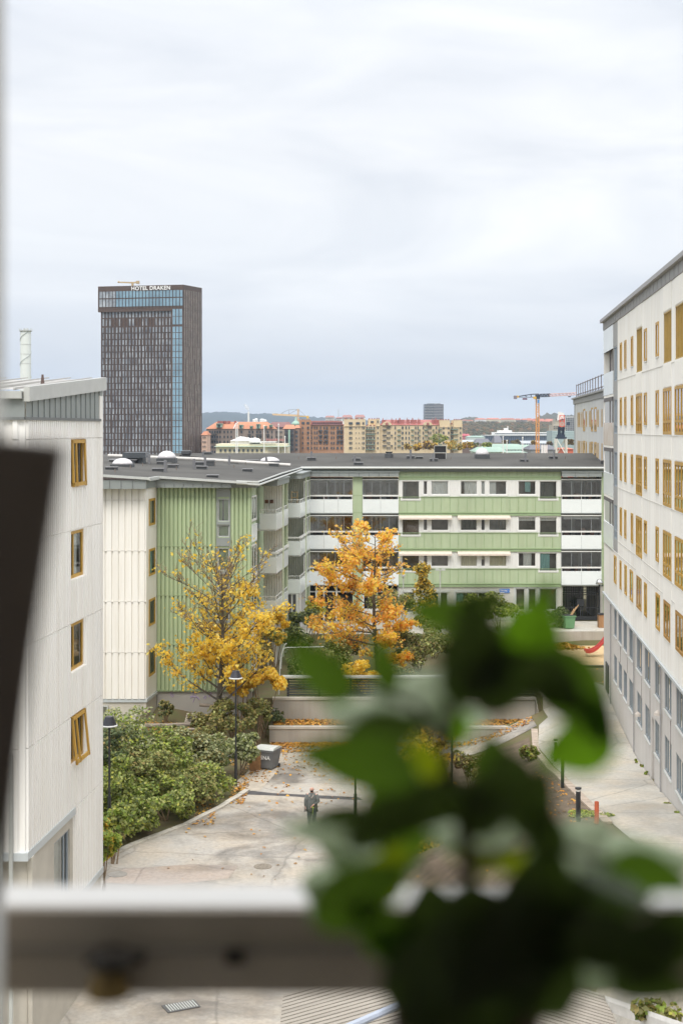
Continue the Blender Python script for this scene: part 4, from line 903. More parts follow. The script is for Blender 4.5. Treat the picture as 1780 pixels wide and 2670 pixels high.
def block(name, label, px0, px1, pyt, Y, depth, wm, roofm=None, pyr=None, cols=(), rows=(), ww=3, wh=5, bal=(), base=-28, par=0, winmesh=None, overhang=.5, skew=0):
    k = Y/FP; x0, x1, zt = xat(px0, Y), xat(px1, Y), zat(pyt, Y)
    t = thing(name, label, 'building', ((x0+x1)/2, Y, base)); s = MB()
    s.prism([(x0, Y), (x1, Y+skew), (x1, Y+skew+depth), (x0, Y+depth)], base, zt); s.build('wall', wm, t)
    if roofm:
        zr_ = zat(pyr, Y); s = MB(); o_ = overhang; i_ = min((x1-x0)*.12, depth*.35)
        s.add([(x0-o_, Y-o_, zt), (x1+o_, Y-o_+skew, zt), (x1+o_, Y+depth+o_+skew, zt), (x0-o_, Y+depth+o_, zt), (x0+i_, Y+depth*.45, zr_), (x1-i_, Y+depth*.45+skew, zr_)], [(0, 1, 5, 4), (1, 2, 5), (2, 3, 4, 5), (3, 0, 4), (3, 2, 1, 0)])
        s.build('roof', roofm, t)
    if par:
        s = MB(); s.box(x0-.4, x1+.4, Y-.5, Y+.5, zt-par*k, zt-par*k+.6); s.build('cornice', wm, t)
    for r in rows:
        for c in cols:
            px, wpx = (c if isinstance(c, tuple) else (c, ww))
            inst('window', winmesh or UW, t, xat(px, Y), Y-.1+skew*((px-px0)/(px1-px0)), zat(r+wh/2, Y), wpx*k, wh*k, .5)
    for (px, wpx, rws, dark) in bal:
        for r in rws: inst('balcony', UBALD if dark else UBAL, t, xat(px, Y), Y-.3, zat(r+wh*.75, Y), wpx*k, 3.0*k, 1.2)
    return t
# stucco block with terracotta roof
t = block('apartment_block', 'brown grey stucco apartment block under a long terracotta roof with green dormers', 538, 716, 1118, 780, 26, STUC, TERR, 1099.5, cols=(547.5, 554, 560.5, 567, 574, 585, 594, 603, (617, 4), (630, 4), (650, 3.5), (659, 3.5), (670, 3.5), (679, 3.5), (698, 3.5), (709, 3)), rows=(1126, 1139, 1152, 1165, 1178), ww=3.6, wh=6.5, bal=((557, 17, (1129, 1142), 1), (650.5, 9, (1130,), 1), (675, 16, (1130,), 1), (698, 10, (1130,), 1)))
for px, py0, py1, w_ in ((570, 1104, 1114, 14), (627, 1107, 1117, 9), (654, 1110, 1117, 6), (672, 1105, 1117, 9), (691, 1110, 1117, 6), (705, 1107, 1113, 8)):
    k = 776/FP; s = MB(); x = xat(px, 776); s.box(x-w_*k/2, x+w_*k/2, 778, 786, zat(py1, 778), zat(py0+1.5, 778)); s.box(x-w_*k*.6, x+w_*k*.6, 777.4, 787, zat(py0+1.5, 778), zat(py0, 778)); o = s.build('dormer', COPPER, t)
    s = MB(); s.box(x-w_*k*.22, x+w_*k*.22, 777.7, 778.1, zat(py1-1.5, 778), zat(py0+3, 778)); s.build('dormer_window', WIN, o)
for px, w_ in ((571, 6), (580, 10), (587, 8), (597, 7), (614, 6)): k = 780/FP; s = MB(); x = xat(px, 790); s.box(x-w_*k/2, x+w_*k/2, 788, 792, zat(1104, 790), zat(1097.5, 790)); s.build('chimney', REDR, t)
s = MB(); s.prism([(xat(608, 779), 778.6), (xat(609.6, 779), 778.6), (xat(618, 790), 791), (xat(616.4, 790), 791)], [zat(1118, 779), zat(1118, 779), zat(1099, 790), zat(1099, 790)], [zat(1116.5, 779), zat(1116.5, 779), zat(1098, 790), zat(1098, 790)]); s.build('fire_wall', WH, t)
t = block('apartment_block', 'receding stucco block joined to the right of the terracotta roof', 716.5, 738, 1120, 792, 20, mat('stucco_side', (.40, .33, .27), var=.08), cols=[719+3.2*i for i in range(6)], rows=(1126, 1139, 1152, 1165, 1178), ww=1.4, wh=6)
t = block('apartment_block', 'dark brown block with a pale green bay, left of the orange brick building', 739, 768, 1118, 830, 24, BROWN, TERR, 1107, cols=(744, 749, 758.5, 763), rows=(1124, 1136, 1148, 1160, 1172), ww=3, wh=6, bal=((746, 7, (1127, 1139, 1151, 1163), 1), (762, 6, (1127, 1139, 1151, 1163), 1)))
s = MB(); k = 826/FP; s.box(xat(751.5, 828), xat(756, 828), 827.5, 831, -28, zat(1120, 828)); s.build('bay', COPPER, t)
t = block('apartment_block', 'narrow gabled brown block between the dark brown block and the orange brick building', 768.5, 780, 1116, 832, 24, mat('gable_brown', (.27, .18, .13), var=.1), TERR, 1108, cols=(773,), rows=(1126, 1137, 1148, 1159, 1171), ww=5.5, wh=5)
block('apartment_block', 'dark red roofed block behind the terracotta roofs, under the crane', 700, 760, 1113, 900, 22, mat('dark_red_brick', (.26, .13, .11)), mat('old_red_roof', (.22, .10, .09)), 1100, cols=[704+5*i for i in range(11)], rows=(1117,), ww=2.5, wh=4)
block('apartment_block', 'salmon block with orange roof between the hotel tower and the stucco block', 526, 539, 1134, 700, 20, mat('salmon_facade', (.62, .42, .32)), TERR, 1124, cols=(530, 535), rows=(1140, 1152, 1164, 1176), ww=2.4, wh=5)
# orange brick building
t = block('brick_apartment_building', 'orange brick apartment building with red roof and corner turret', 781, 896, 1108, 850, 26, BRICKO, REDR, 1097, cols=(789, (802.5, 5), 812, 820, 826, 835.5, 845, (852, 4), 864, 870, (880, 5), (890, 4)), rows=(1115, 1128, 1141, 1155, 1168), ww=3, wh=6.5, bal=((806, 13, (1119, 1132, 1145), 1), (835, 11, (1119, 1132, 1145), 1), (850, 11, (1119, 1132, 1145), 1), (886, 16, (1119, 1132, 1145), 1)))
s = MB(); x0, x1 = xat(780, 848), xat(810, 848); s.box(x0, x1, 847.5, 862, -28, zat(1095, 848))
for i in range(5): a = x0+(x1-x0)*i/5; s.box(a, a+(x1-x0)/9, 847.4, 849, zat(1095, 848), zat(1092, 848))
s.build('turret', BRICKO, t); s = MB(); s.box(xat(786, 847), xat(794, 847), 847.2, 847.4, zat(1106, 847), zat(1100, 847)); s.box(xat(799, 847), xat(806, 847), 847.2, 847.4, zat(1106, 847), zat(1100, 847)); s.build('turret_window', WIN, t)
for px in (789, 803):
    for py in (1115, 1128, 1141, 1155, 1168): inst('window', UW, t, xat(px, 847), 847.2, zat(py+3, 847), (3 if px < 800 else 5)*.2287, 6*.2287, .5)
s = MB(); s.box(xat(812, 849), xat(893, 849), 849, 850.5, zat(1106, 849), zat(1098, 849)); s.build('attic_storey', REDR, t)
for i in range(14): inst('window', UW, t, xat(817+5.5*i, 849), 848.9, zat(1104.5, 849), 3.5*.229, 3.4*.229, .3)
# cream building
t = block('cream_apartment_building', 'long cream apartment building with red mansards, green balconies and crenellated towers', 990, 1150, 1108, 850, 26, CREAM, REDR, 1094, cols=(1010, 1015, 1030, (1049, 4), (1058, 3), 1066, (1083, 3), (1089, 3), 1103, 1117, 1122, 1137, 1145), rows=(1115, 1128.5, 1142, 1155.5, 1168), ww=2.7, wh=7, bal=((1002, 10, (1117, 1131, 1144, 1158), 1), (1040, 9, (1117, 1131, 1144, 1158), 0), (1020.5, 5, (1131, 1158), 1), (1075, 8, (1117, 1131, 1144, 1158), 0), (1093, 5, (1117, 1131, 1144), 0), (1110.5, 9, (1117, 1131, 1144, 1158), 0), (1129, 5, (1117, 1131, 1144), 0), (1146, 9, (1117, 1131, 1144), 1)))
def part_tower(t, px0, px1, pyt, Y, m, cols, rows, ww, wh, bal=None, notch=4):
    k = Y/FP; s = MB(); x0, x1 = xat(px0, Y), xat(px1, Y); s.box(x0, x1, Y, Y+20, -28, zat(pyt, Y))
    for i in range(notch): a = x0+(x1-x0)*(i+.1)/notch; s.box(a, a+(x1-x0)/notch*.55, Y-.1, Y+1.5, zat(pyt, Y), zat(pyt-2.6, Y), 1)
    s.box(x0-.5, x1+.5, Y-.6, Y-.0, zat(pyt+19, Y), zat(pyt+17.8, Y))
    s.build('tower', [m, REDR], t)
    for c in cols:
        for r in rows: inst('window', UW, t, xat(c, Y), Y-.1, zat(r+wh/2, Y), ww*k, wh*k, .4)
    if bal:
        for r in rows: inst('balcony', UBAL, t, xat(bal[0], Y), Y-.3, zat(r+wh*.8, Y), bal[1]*k, 2.6*k, 1.2)
RW = (1115.5, 1128.5, 1142, 1155, 1168)
part_tower(t, 896.5, 952.5, 1092.5, 847, CREAM, (911.5, 916), RW, 3, 6.5); 
for r in RW:
    for c in (928, 936): inst('window', UW, t, xat(c, 847), 846.8, zat(r+1.5, 847), 1.6*.2285, 3*.2285, .4)
    for c in (945, 949): inst('window', UW, t, xat(c, 847), 846.8, zat(r+3, 847), 2*.2285, 6.5*.2285, .4)
for a, b in ((909, 919), (927.5, 938), (945, 949)): inst('window', UW, t, xat((a+b)/2, 847), 846.8, zat(1106.5, 847), (b-a)*.2285, 6*.2285, .4)
part_tower(t, 953, 981, 1110, 849, CREAM, (957, 963, 968, 975), RW, 3, 6.5, (965, 24), notch=3)
part_tower(t, 980.5, 990, 1092, 848, CREAM, (984.5,), (1099,)+RW, 3, 6, notch=2)
part_tower(t, 960, 980, 1093, 856, CREAM, (970,), (1100,), 8, 5, notch=3)
part_tower(t, 1146, 1173, 1095, 846, CREAM, (1156, 1169), RW, 3.6, 6.5, (1147, 9), notch=4)
part_tower(t, 1182, 1204.5, 1095, 846, CREAM, (1200,), RW, 3, 6.5, (1185, 17), notch=4)
part_tower(t, 1173, 1182, 1106, 849, CREAM, (1177.5,), RW, 3, 6.5, (1177, 9), notch=1)
for cx_, w_ in ((1008.5, 25), (1115, 24)):    # curved gables
    k = 847/FP; s = MB(); n = 12; x = xat(cx_, 848); r = w_*k/2
    pts = [(x+r*math.cos(math.pi*i/n), zat(1108.5, 848)+r*.78*math.sin(math.pi*i/n)) for i in range(n+1)]
    vs = [(a, 848.5, b) for a, b in pts]+[(a, 851, b) for a, b in pts]; m_ = len(pts)
    s.add(vs, [tuple(range(m_-1, -1, -1)), tuple(range(m_, 2*m_))]+[(i, i+1, m_+i+1, m_+i) for i in range(m_-1)]); s.build('curved_gable', CREAM, t)
    s = MB(); s.lathe(x, 848.3, [(r*.3, zat(1108, 848)), (r*.28, zat(1103, 848)), (.1, zat(1100, 848))], 10); s.build('gable_arch', REDR, t)
for px, w_ in ((1000, 10), (1022, 6), (1034, 10), (1045, 16), (1063, 7), (1078, 14), (1092, 6), (1129, 8), (1138, 12)):
    k = 855/FP; s = MB(); x = xat(px, 855); hh = random.uniform(3, 8); s.box(x-w_*k/2, x+w_*k/2, 853, 858, zat(1106, 855), zat(1098-hh*.6, 855)); s.box(x-w_*k*.3, x-w_*k*.1, 855, 856, zat(1098, 855), zat(1092-hh*.4, 855)); s.build('roof_dormer', REDR, t)
# low cream hall with sign
t = block('assembly_hall', 'low cream hall with a pale green cornice and a white penthouse carrying a sign', 563, 697, 1165, 600, 30, CREAML, cols=[575.7+11.8*i for i in range(10)], rows=(1174.3,), ww=5.2, wh=6.6)
k = 600/FP; s = MB(); s.prism([(xat(697, 600), 600), (xat(749, 600), 603), (xat(749, 600), 630), (xat(697, 600), 630)], -28, zat(1165, 600)); s.build('side_wall', mat('hall_side', (.70, .64, .50)), t)
for i in range(13): inst('window', UWB, t, xat(700+3.6*i, 600), 600+.2*i*.5-.2, zat(1176.5, 600), 1.1*k, 6.5*k, .4)
s = MB(); s.box(xat(559, 599), xat(750, 599), 598.6, 632, zat(1165, 599), zat(1163.3, 599)); s.build('cornice', mat('pale_green_cornice', (.50, .62, .52)), t)
s = MB(); s.box(xat(563, 603), xat(748, 603), 603, 630, zat(1163.3, 603), zat(1157.5, 603)); s.build('attic', mat('attic_cream', (.66, .60, .44)), t)
s = MB(); s.box(xat(601, 606), xat(652, 606), 606, 625, zat(1165, 606), zat(1149, 606)); s.box(xat(652, 607), xat(676, 607), 607, 625, zat(1165, 606), zat(1153, 606)); s.build('penthouse', WH, t)
s = MB(); a, b, z = xat(600, 606), xat(653, 606), zat(1149, 606); s.add([(a, 605, z), (b, 605, z), (b, 626, z), (a, 626, z), (a+3, 612, z+1.3), (b-1, 612, z+1.3)], [(0, 1, 5, 4), (1, 2, 5), (2, 3, 4, 5), (3, 0, 4), (0, 3, 2, 1)]); s.build('penthouse_roof', WH, t)
s = MB(); s.box(xat(650, 604), xat(720, 604), 602, 612, zat(1153.5, 604), zat(1151.2, 604)); s.build('canopy', WH, t)
s = MB()
for px, py, r in ((620, 1146, 1.3), (627, 1144, 1.5), (634, 1145, 1.5), (657, 1148, 1.2), (664, 1147, 1.3), (671, 1149, 1.2)): x = xat(px, 606); z = zat(py, 606); s.lathe(x, 608, [(.1, z-1.5), (r, z-.9), (r, z+.3), (r*.5, z+.9), (.05, z+1)], 10)
s.build('ventilator', WH, t)
FH = Fr(0, 602, 1, 0, 0, -1)
text_obj('FOLKETS HUS', 6.0*k*1.25, .2, mat('red_sign_letters', (.55, .16, .15)), 'sign_lettering', t, FH, xat(695, 602), .1, zat(1149.5, 602), bold=.02)
s = MB()
for px in (696, 719): s.box(xat(px, 603)-.1, xat(px, 603)+.1, 602.5, 603.5, zat(1152, 603), zat(1142, 603))
s.build('sign_post', mat('sign_red', (.5, .3, .28)), t)
for px, pyt in ((619, 1104), (615, 1106), (688.5, 1112), (726, 1108), (743, 1140)):
    s = MB(); x = xat(px, 596); s.tube([(x, 596, -20), (x, 596, zat(pyt, 596))], .28, .16, 6); s.lathe(x, 596, [(.1, zat(pyt, 596)), (.35, zat(pyt, 596)+.2), (.05, zat(pyt, 596)+.6)], 6)
    tag(s.build('flagpole', WH), {619: 'bare white flagpole in front of the terracotta roof, right one of the left pair', 615: 'bare white flagpole in front of the terracotta roof, left one of the left pair', 688.5: 'bare white flagpole rising through the red sign letters of the low hall', 726: 'bare white flagpole at the right end of the low cream hall', 743: 'short white flagpole between the low hall and the dark brown block'}[px], 'flagpole', 'flagpoles by the low hall')
# hotel tower
HT = thing('hotel_tower', 'tall bronze brown glass tower with HOTEL DRAKEN in white letters on top', 'building', (-95, 705, -25))
c0 = (xat(478, 700), 700.); c1 = (-121.7+.3, 709.5); c2 = (xat(526.5, 717), 717.)
HFr = Fr(c1[0], c1[1], c0[0]-c1[0], c0[1]-c1[1], .2, -1); HL = math.dist(c0, c1); HRr = Fr(c0[0], c0[1], c2[0]-c0[0], c2[1]-c0[1], 1, -.45); HRL = math.dist(c0, c2)
ztp = 88.2; zbx = zat(799, 700); zst = zat(809, 705)
mvx, mvy = c2[0]-c0[0], c2[1]-c0[1]
def hu(px): return (px-254)/(478-254)*HL
bk = (c1[0]+mvx, c1[1]+mvy)
s = MB(); ins = HFr.p(hu(262), -.0, 0); ins2 = (ins[0], ins[1])
i0 = HFr.p(hu(262), -1.2, 0)[:2]; i1 = HFr.p(hu(447), -1.2, 0)[:2]; i2 = HFr.p(hu(447), 0, 0)[:2]
s.prism([i0, i1, i2, c0, c2, (bk[0]+2, bk[1])], -28, zst); s.build('shaft', HOTB, HT)
s = MB(); s.prism([c1, c0, c2, bk], zst-.5, ztp); s.build('crown_box', HOTB, HT)
HG = mat('hotel_blue_glass', (.20, .33, .43), rough=.12, var=.25, scale=.12, spec=.8); HGL = mat('hotel_pale_glass', (.44, .48, .53), rough=.2, var=.35, scale=.25, spec=.6, col2=(.13, .15, .18)); HFIN = mat('hotel_fin', (.06, .038, .028), rough=.6)
for r, (pa_, pb_) in enumerate(((757, 776), (777.5, 799))):
    for i in range(25):
        s = MB(); u = hu(257+8.8*i); s.fbox(HFr, u+.18, u+1.52, .0, .12, zat(pb_, 703)+.3, zat(pa_, 703)); s.build('window', HG if i > 4 else HGL, HT)
s = MB()
for i in range(26): u = hu(256.6+8.8*i); s.fbox(HFr, u-.1, u+.1, .0, .35, zst+1.0, zat(755, 703))
s.build('fin', HFIN, HT)
S2 = Fr(*HFr.p(0, -1.2, 0)[:2], HFr.u[0], HFr.u[1], HFr.n[0], HFr.n[1])
floors = [(811, 826), (829.5, 848)]+[(852+16.4*i, 852+16.4*i+13.6) for i in range(21)]
rest = MB(); cnt = 0
for fi, (a, b) in enumerate(floors):
    for i in range(21):
        if fi == 1 and i in (3, 4, 6, 7, 10, 11, 14, 15): continue
        u = hu(266.5+8.76*i); off = 0 if fi < 2 else random.choice((-.12, 0, .1)); ww_ = .85 if fi == 0 else random.choice((.5, .62, .78))
        if fi < 2:
            s = MB(); s.fbox(S2, u+off, u+off+ww_, 0, .1, zat(b, 704), zat(a, 704)); s.build('window', HGL, HT); cnt += 1
        else: rest.fbox(S2, u+off, u+off+ww_, 0, .1, zat(b, 704), zat(a, 704))
tag(rest.build('window_grid', HGL, HT), kind='stuff')
s = MB()
for i in range(22): u = hu(265+8.76*i); s.fbox(S2, u-.22, u-.02, 0, .4, -28, zst-.6)
for fi, (a, b) in enumerate(floors[2:]): s.fbox(S2, hu(263), hu(446), 0, .13, zat(b+2.4, 704), zat(b+.6, 704))
s.build('vertical_fin', HFIN, HT)
for i in range(3):
    s = MB()
    for fi, (a, b) in enumerate([(806, 823.5), (826, 845)]+[(a, b) for a, b in floors[2:]]): u = hu(449.5+8.9*i); s.fbox(HFr, u+.12, u+1.5, 0, .12, zat(b, 700), zat(a-1.2, 700))
    s.build('glazed_column', HG, HT)
for i in range(10):
    s = MB(); u = .9+HRL*.93*i/10; zz = zat(757, 705)
    while zz > -20:
        hl = random.choice((3.1, 6.2, 9.3, 12.4)) if zz < 65 else 9.3; sh = random.choice((0, .28, .55)) if zz < 65 else .2
        s.fbox(HRr, u+sh, u+sh+.38, 0, .12, zz-hl+.15, zz); zz -= hl
    s.build('side_strip', mat('hotel_strip', (.30, .27, .24), rough=.3, var=.3, scale=.3), HT)
text_obj('HOTEL DRAKEN', 2.62, .3, mat('white_letters', (.9, .9, .9), rough=.4), 'lettering', HT, HFr, hu(341.5), .55, zat(754.7, 702), bold=.06)
s = MB(); Yc = 712; 
s.tube([at(307, 735, Yc), at(311, 735, Yc)], .5, n=4); s.hexa([at(311, 737, Yc), at(340, 738.5, Yc), at(340, 738.5, Yc+1), at(311, 737, Yc+1), at(311, 733.6, Yc), at(340, 734.5, Yc), at(340, 734.5, Yc+1), at(311, 733.6, Yc+1)])
s.box(xat(355, Yc), xat(363, Yc), Yc-.5, Yc+1.5, zat(739, Yc), zat(732, Yc)); s.hexa([at(340, 738.5, Yc), at(356, 738, Yc), at(356, 738, Yc+1), at(340, 738.5, Yc+1), at(340, 734.5, Yc), at(356, 733.8, Yc), at(356, 733.8, Yc+1), at(340, 734.5, Yc+1)])
s.tube([at(345.5, 748, Yc), at(345.5, 737, Yc)], .6, n=6); tag(s.build('facade_crane', mat('crane_beige', (.48, .36, .2))), 'small beige facade crane on the roof of the tall hotel tower', 'crane')
# white chimney on the left
t = thing('industrial_chimney', 'broad white chimney with spiral strakes and a railed top at far left', 'chimney', (xat(67, 600), 600, -28)); k = 600/FP; x = xat(67, 600)
s = MB(); s.lathe(x, 600, [(14.3*k, -28), (13.6*k, zat(862, 600))], 24); s.build('shaft', mat('chimney_white', (.72, .76, .74), var=.04), t)
s = MB(); pts = [(x+13.8*k*math.cos(a)*1.04, 600+13.8*k*math.sin(a)*1.04, zat(985-a*10.3, 600)) for a in [i*.35 for i in range(36)]]; s.tube(pts, .16, n=4)
s.build('strake', mat('strake_grey', (.42, .46, .45)), t)
s = MB()
for z in (898, 923, 948): s = MB(); s.lathe(x, 600, [(14.2*k, zat(z+.6, 600)), (14.4*k, zat(z-.3, 600))], 20); s.build('hoop', mat('platform_grey', (.50, .52, .51)), t)
s = MB()
s.lathe(x, 600, [(14*k, zat(864.5, 600)), (17*k, zat(863, 600)), (17*k, zat(861.5, 600))], 20)
for i in range(12): a = i*math.pi/6; s.tube([(x+16.5*k*math.cos(a), 600+16.5*k*math.sin(a), zat(862, 600)), (x+16.5*k*math.cos(a), 600+16.5*k*math.sin(a), zat(856, 600))], .1, n=4)
for dx in (-4, 1, 5): s.lathe(x+dx*k, 600, [(3*k, zat(862, 600)), (3*k, zat(856.5, 600))], 8)
s.build('top_platform', mat('platform_grey', (.50, .52, .51)), t)
# small white chimney with steam, storage domes
t = thing('power_chimney', 'slim white chimney letting off steam before the blue hills', 'chimney', (xat(648, 1800), 1800, -26)); s = MB(); s.lathe(xat(648, 1800), 1800, [(1.4, -26), (1.2, zat(1073.5, 1800))], 10); s.build('stack', WH, t)
s = MB(); 
def blob(s, c, r, seed, n=8, sq=.8):
    rr = random.Random(seed); rows = []
    for i in range(n+1):
        th = math.pi*i/n; ring = []
        for j in range(n*2):
            ph = 2*math.pi*j/(n*2); q = r*(1+rr.uniform(-.16, .16)); ring.append((c[0]+q*math.sin(th)*math.cos(ph), c[1]+q*math.sin(th)*math.sin(ph), c[2]+q*sq*math.cos(th)))
        rows.append(ring)
    vs = [p for r_ in rows for p in r_]; m_ = n*2; s.add(vs, [(i*m_+j, i*m_+(j+1) % m_, (i+1)*m_+(j+1) % m_, (i+1)*m_+j) for i in range(n) for j in range(m_)])
for i, (px, py, r) in enumerate(((647.5, 1071, 1.5), (646.5, 1067, 2.2), (644.5, 1063, 2.6), (642, 1059.5, 2.5), (640, 1056.5, 2.0))): blob(s, at(px, py, 1800), r, i)
sm_ = bpy.data.materials.new('steam'); sm_.use_nodes = True; tt = sm_.node_tree; tt.nodes.remove(tt.nodes['Principled BSDF']); a_ = tt.nodes.new('ShaderNodeBsdfTransparent'); d_ = tt.nodes.new('ShaderNodeBsdfDiffuse'); d_.inputs[0].default_value = (.9, .9, .9, 1); m_x = tt.nodes.new('ShaderNodeMixShader'); m_x.inputs[0].default_value = .14
tt.links.new(a_.outputs[0], m_x.inputs[1]); tt.links.new(d_.outputs[0], m_x.inputs[2]); tt.links.new(m_x.outputs[0], tt.nodes['Material Output'].inputs[0])
o = s.build('steam', sm_, None, smooth=True, kind='stuff', label='thin white steam drifting left from the slim chimney', cat='steam')
for i, (px, w_, py) in enumerate(((663, 9, 1093), (668, 9, 1091), (683, 12, 1092), (691, 9, 1094))):
    Y = 1500; s = MB(); r = w_*Y/FP/2; s.lathe(xat(px, Y), Y, [(r, -26), (r, zat(py+2, Y)), (r*.7, zat(py, Y)), (.1, zat(py-.6, Y))], 14)
    tag(s.build('storage_tank', WH), ['white storage tank furthest left behind the terracotta roof', 'white storage tank second from the left behind the terracotta roof', 'widest white storage tank behind the terracotta roof', 'white storage tank furthest right behind the terracotta roof'][i], 'tank', 'storage tanks behind the roofs')
# lattice helper and cranes
def lattice(s, a, b, w_, n, r=.12, mi=0, up=None):
    a, b = Vector(a), Vector(b); d = (b-a).normalized(); u = Vector((0, 1, 0)) if abs(d.y) < .8 else Vector((1, 0, 0)); u = (u-d*u.dot(d)).normalized(); v = d.cross(u)
    cs = [(u*sx+v*sy)*w_/2 for sx, sy in ((1, 1), (1, -1), (-1, -1), (-1, 1))]
    for c in cs: s.tube([a+c, b+c], r, n=4, mi=mi)
    for i in range(n):
        p, q_ = a+(b-a)*i/n, a+(b-a)*(i+1)/n
        for j in range(4):
            c, e_ = cs[j], cs[(j+1) % 4]; s.tube([p+c, q_+e_] if i % 2 else [p+e_, q_+c], r*.7, n=3, mi=mi, cap=False); s.tube([p+c, p+e_], r*.7, n=3, mi=mi, cap=False)
ORA = mat('crane_orange', (.72, .36, .12), rough=.5); NAV = mat('crane_navy', (.03, .045, .075), rough=.5); REDW = mat('crane_pale_red', (.68, .42, .38), rough=.5); YEL = mat('crane_yellow', (.75, .45, .05), rough=.5)
Yk = 480; t = thing('tower_crane', 'tall orange tower crane with a dark blue and pale red jib on the right', 'crane', (xat(1400.7, Yk), Yk, -26)); k = Yk/FP
s = MB(); lattice(s, (xat(1400.7, Yk), Yk, -26), at(1400.7, 1040, Yk), 7.2*k, 30, .13); s.build('mast', ORA, t)
s = MB(); s.box(xat(1395.5, Yk), xat(1406, Yk), Yk-1, Yk+1, zat(1040, Yk), zat(1029, Yk)); s.tube([at(1403, 1030, Yk), at(1403, 1026, Yk)], .2, n=4); s.build('slewing_unit', NAV, t)
s = MB(); s.box(xat(1389, Yk), xat(1396, Yk), Yk-1.6, Yk-.4, zat(1040, Yk), zat(1034, Yk)); s.build('cab', YEL, t)
s = MB(); s.box(xat(1350, Yk), xat(1396, Yk), Yk-.5, Yk+.5, zat(1036, Yk), zat(1034.6, Yk)); s.tube([at(1352, 1033, Yk), at(1384, 1028, Yk), at(1402, 1027, Yk)], .16, n=4); s.tube([at(1384, 1028, Yk), at(1384, 1035, Yk)], .14, n=4); s.tube([at(1367, 1031, Yk), at(1374, 1035, Yk)], .1, n=4); s.build('counter_jib', NAV, t)
s = MB(); s.box(xat(1339, Yk), xat(1347, Yk), Yk-.8, Yk+.8, zat(1040, Yk), zat(1031.5, Yk)); s.build('counterweight', mat('counterweight', (.22, .20, .24), var=.4), t)
s = MB(); s.box(xat(1347, Yk), xat(1351.5, Yk), Yk-.8, Yk+.8, zat(1036.5, Yk), zat(1031.5, Yk)); s.build('winch', YEL, t)
s = MB(); s.box(xat(1361, Yk), xat(1373, Yk), Yk-.9, Yk-.7, zat(1042, Yk), zat(1038, Yk)); s.build('sign_board', mat('maroon_board', (.12, .02, .04)), t)
s = MB(); lattice(s, at(1407, 1031, Yk), at(1433, 1030, Yk), 7*k, 6, .12); s.build('jib_root', NAV, t)
s = MB(); lattice(s, at(1433, 1030, Yk), at(1500, 1026.5, Yk+12), 6*k, 14, .1); s.build('jib', REDW, t)
s = MB(); s.box(xat(1481, Yk), xat(1487, Yk), Yk-.6, Yk+.6, zat(1035, Yk), zat(1032.5, Yk)); s.build('trolley', NAV, t)
s = MB(); s.box(xat(1399.5, Yk), xat(1404.5, Yk), Yk-1.1, Yk-.95, zat(1051, Yk), zat(1042, Yk)); s.build('emblem', mat('emblem_blue', (.1, .3, .6)), t)
Yk = 330; t = thing('tower_crane', 'crane seen end on with a red jib, black neck and white lattice mast', 'crane', (xat(1461, Yk), Yk, -26)); k = Yk/FP
s = MB(); lattice(s, (xat(1461.5, Yk), Yk, -26), at(1461.5, 1144, Yk), 26*k, 10, .2); s.build('mast', mat('crane_cream', (.68, .66, .60)), t)
s = MB(); s.box(xat(1449, Yk), xat(1475, Yk), Yk-1, Yk+1, zat(1144, Yk), zat(1139, Yk)); s.box(xat(1452, Yk), xat(1471, Yk), Yk-.8, Yk+.8, zat(1139, Yk), zat(1133, Yk)); lattice(s, at(1462, 1134, Yk), at(1463, 1112, Yk), 12*k, 3, .17); s.build('neck', NAV, t)
s = MB(); REDP = mat('crane_red', (.72, .10, .06), rough=.5); a, b = at(1458.5, 1112, Yk-4), at(1471.5, 1082, Yk-9)
for p, q_ in (((1458.5, 1112), (1458.5, 1083)), ((1471, 1112), (1471, 1083)), ((1458.5, 1112), (1471, 1112)), ((1458.5, 1083), (1471, 1083)), ((1458.5, 1098), (1471, 1098)), ((1458.5, 1112), (1471, 1098)), ((1471, 1098), (1458.5, 1083)), ((1471, 1112), (1458.5, 1098)), ((1458.5, 1098), (1471, 1083))): s.tube([at(*p, Yk-2), at(*q_, Yk-2)], .075 if p[0] == q_[0] or p[1] == q_[1] else .045, n=4)
s.build('jib', REDP, t)
s = MB(); s.hexa([at(1451, 1097, Yk), at(1470, 1090, Yk), at(1470, 1090, Yk+3), at(1451, 1097, Yk+3), at(1455, 1073, Yk), at(1470, 1077, Yk), at(1470, 1077, Yk+3), at(1455, 1073, Yk+3)]); s.build('head_tarpaulin', WH, t)
Yk = 1300; t = thing('tower_crane', 'yellow crane with a long level jib above the terracotta roofs', 'crane', (xat(777, Yk), Yk, -26)); k = Yk/FP; YLO = mat('crane_ochre', (.72, .50, .28), rough=.6)
s = MB(); lattice(s, (xat(777, Yk), Yk, -26), at(777, 1066, Yk), 2.8*k, 16, .3); s.build('mast', YLO, t)
s = MB(); s.hexa([at(710, 1082.5, Yk), at(778, 1086, Yk), at(778, 1086, Yk+2), at(710, 1082.5, Yk+2), at(710, 1078, Yk), at(778, 1081, Yk), at(778, 1081, Yk+2), at(710, 1078, Yk+2)]); s.build('jib', YLO, t)
s = MB(); s.box(xat(780, Yk), xat(805, Yk), Yk, Yk+2, zat(1086, Yk), zat(1084, Yk)); s.box(xat(799, Yk), xat(805, Yk), Yk-1, Yk+2, zat(1091, Yk), zat(1084, Yk)); s.build('counter_jib', YEL, t)
s = MB()
for p, q_ in (((777, 1067), (752, 1080)), ((777, 1067), (795, 1083)), ((753, 1068), (753, 1080)), ((732, 1078), (753, 1068)), ((753, 1068), (777, 1067))): s.tube([at(*p, Yk), at(*q_, Yk)], .2, n=3)
s.build('stay', mat('stay_grey', (.25, .25, .27)), t)
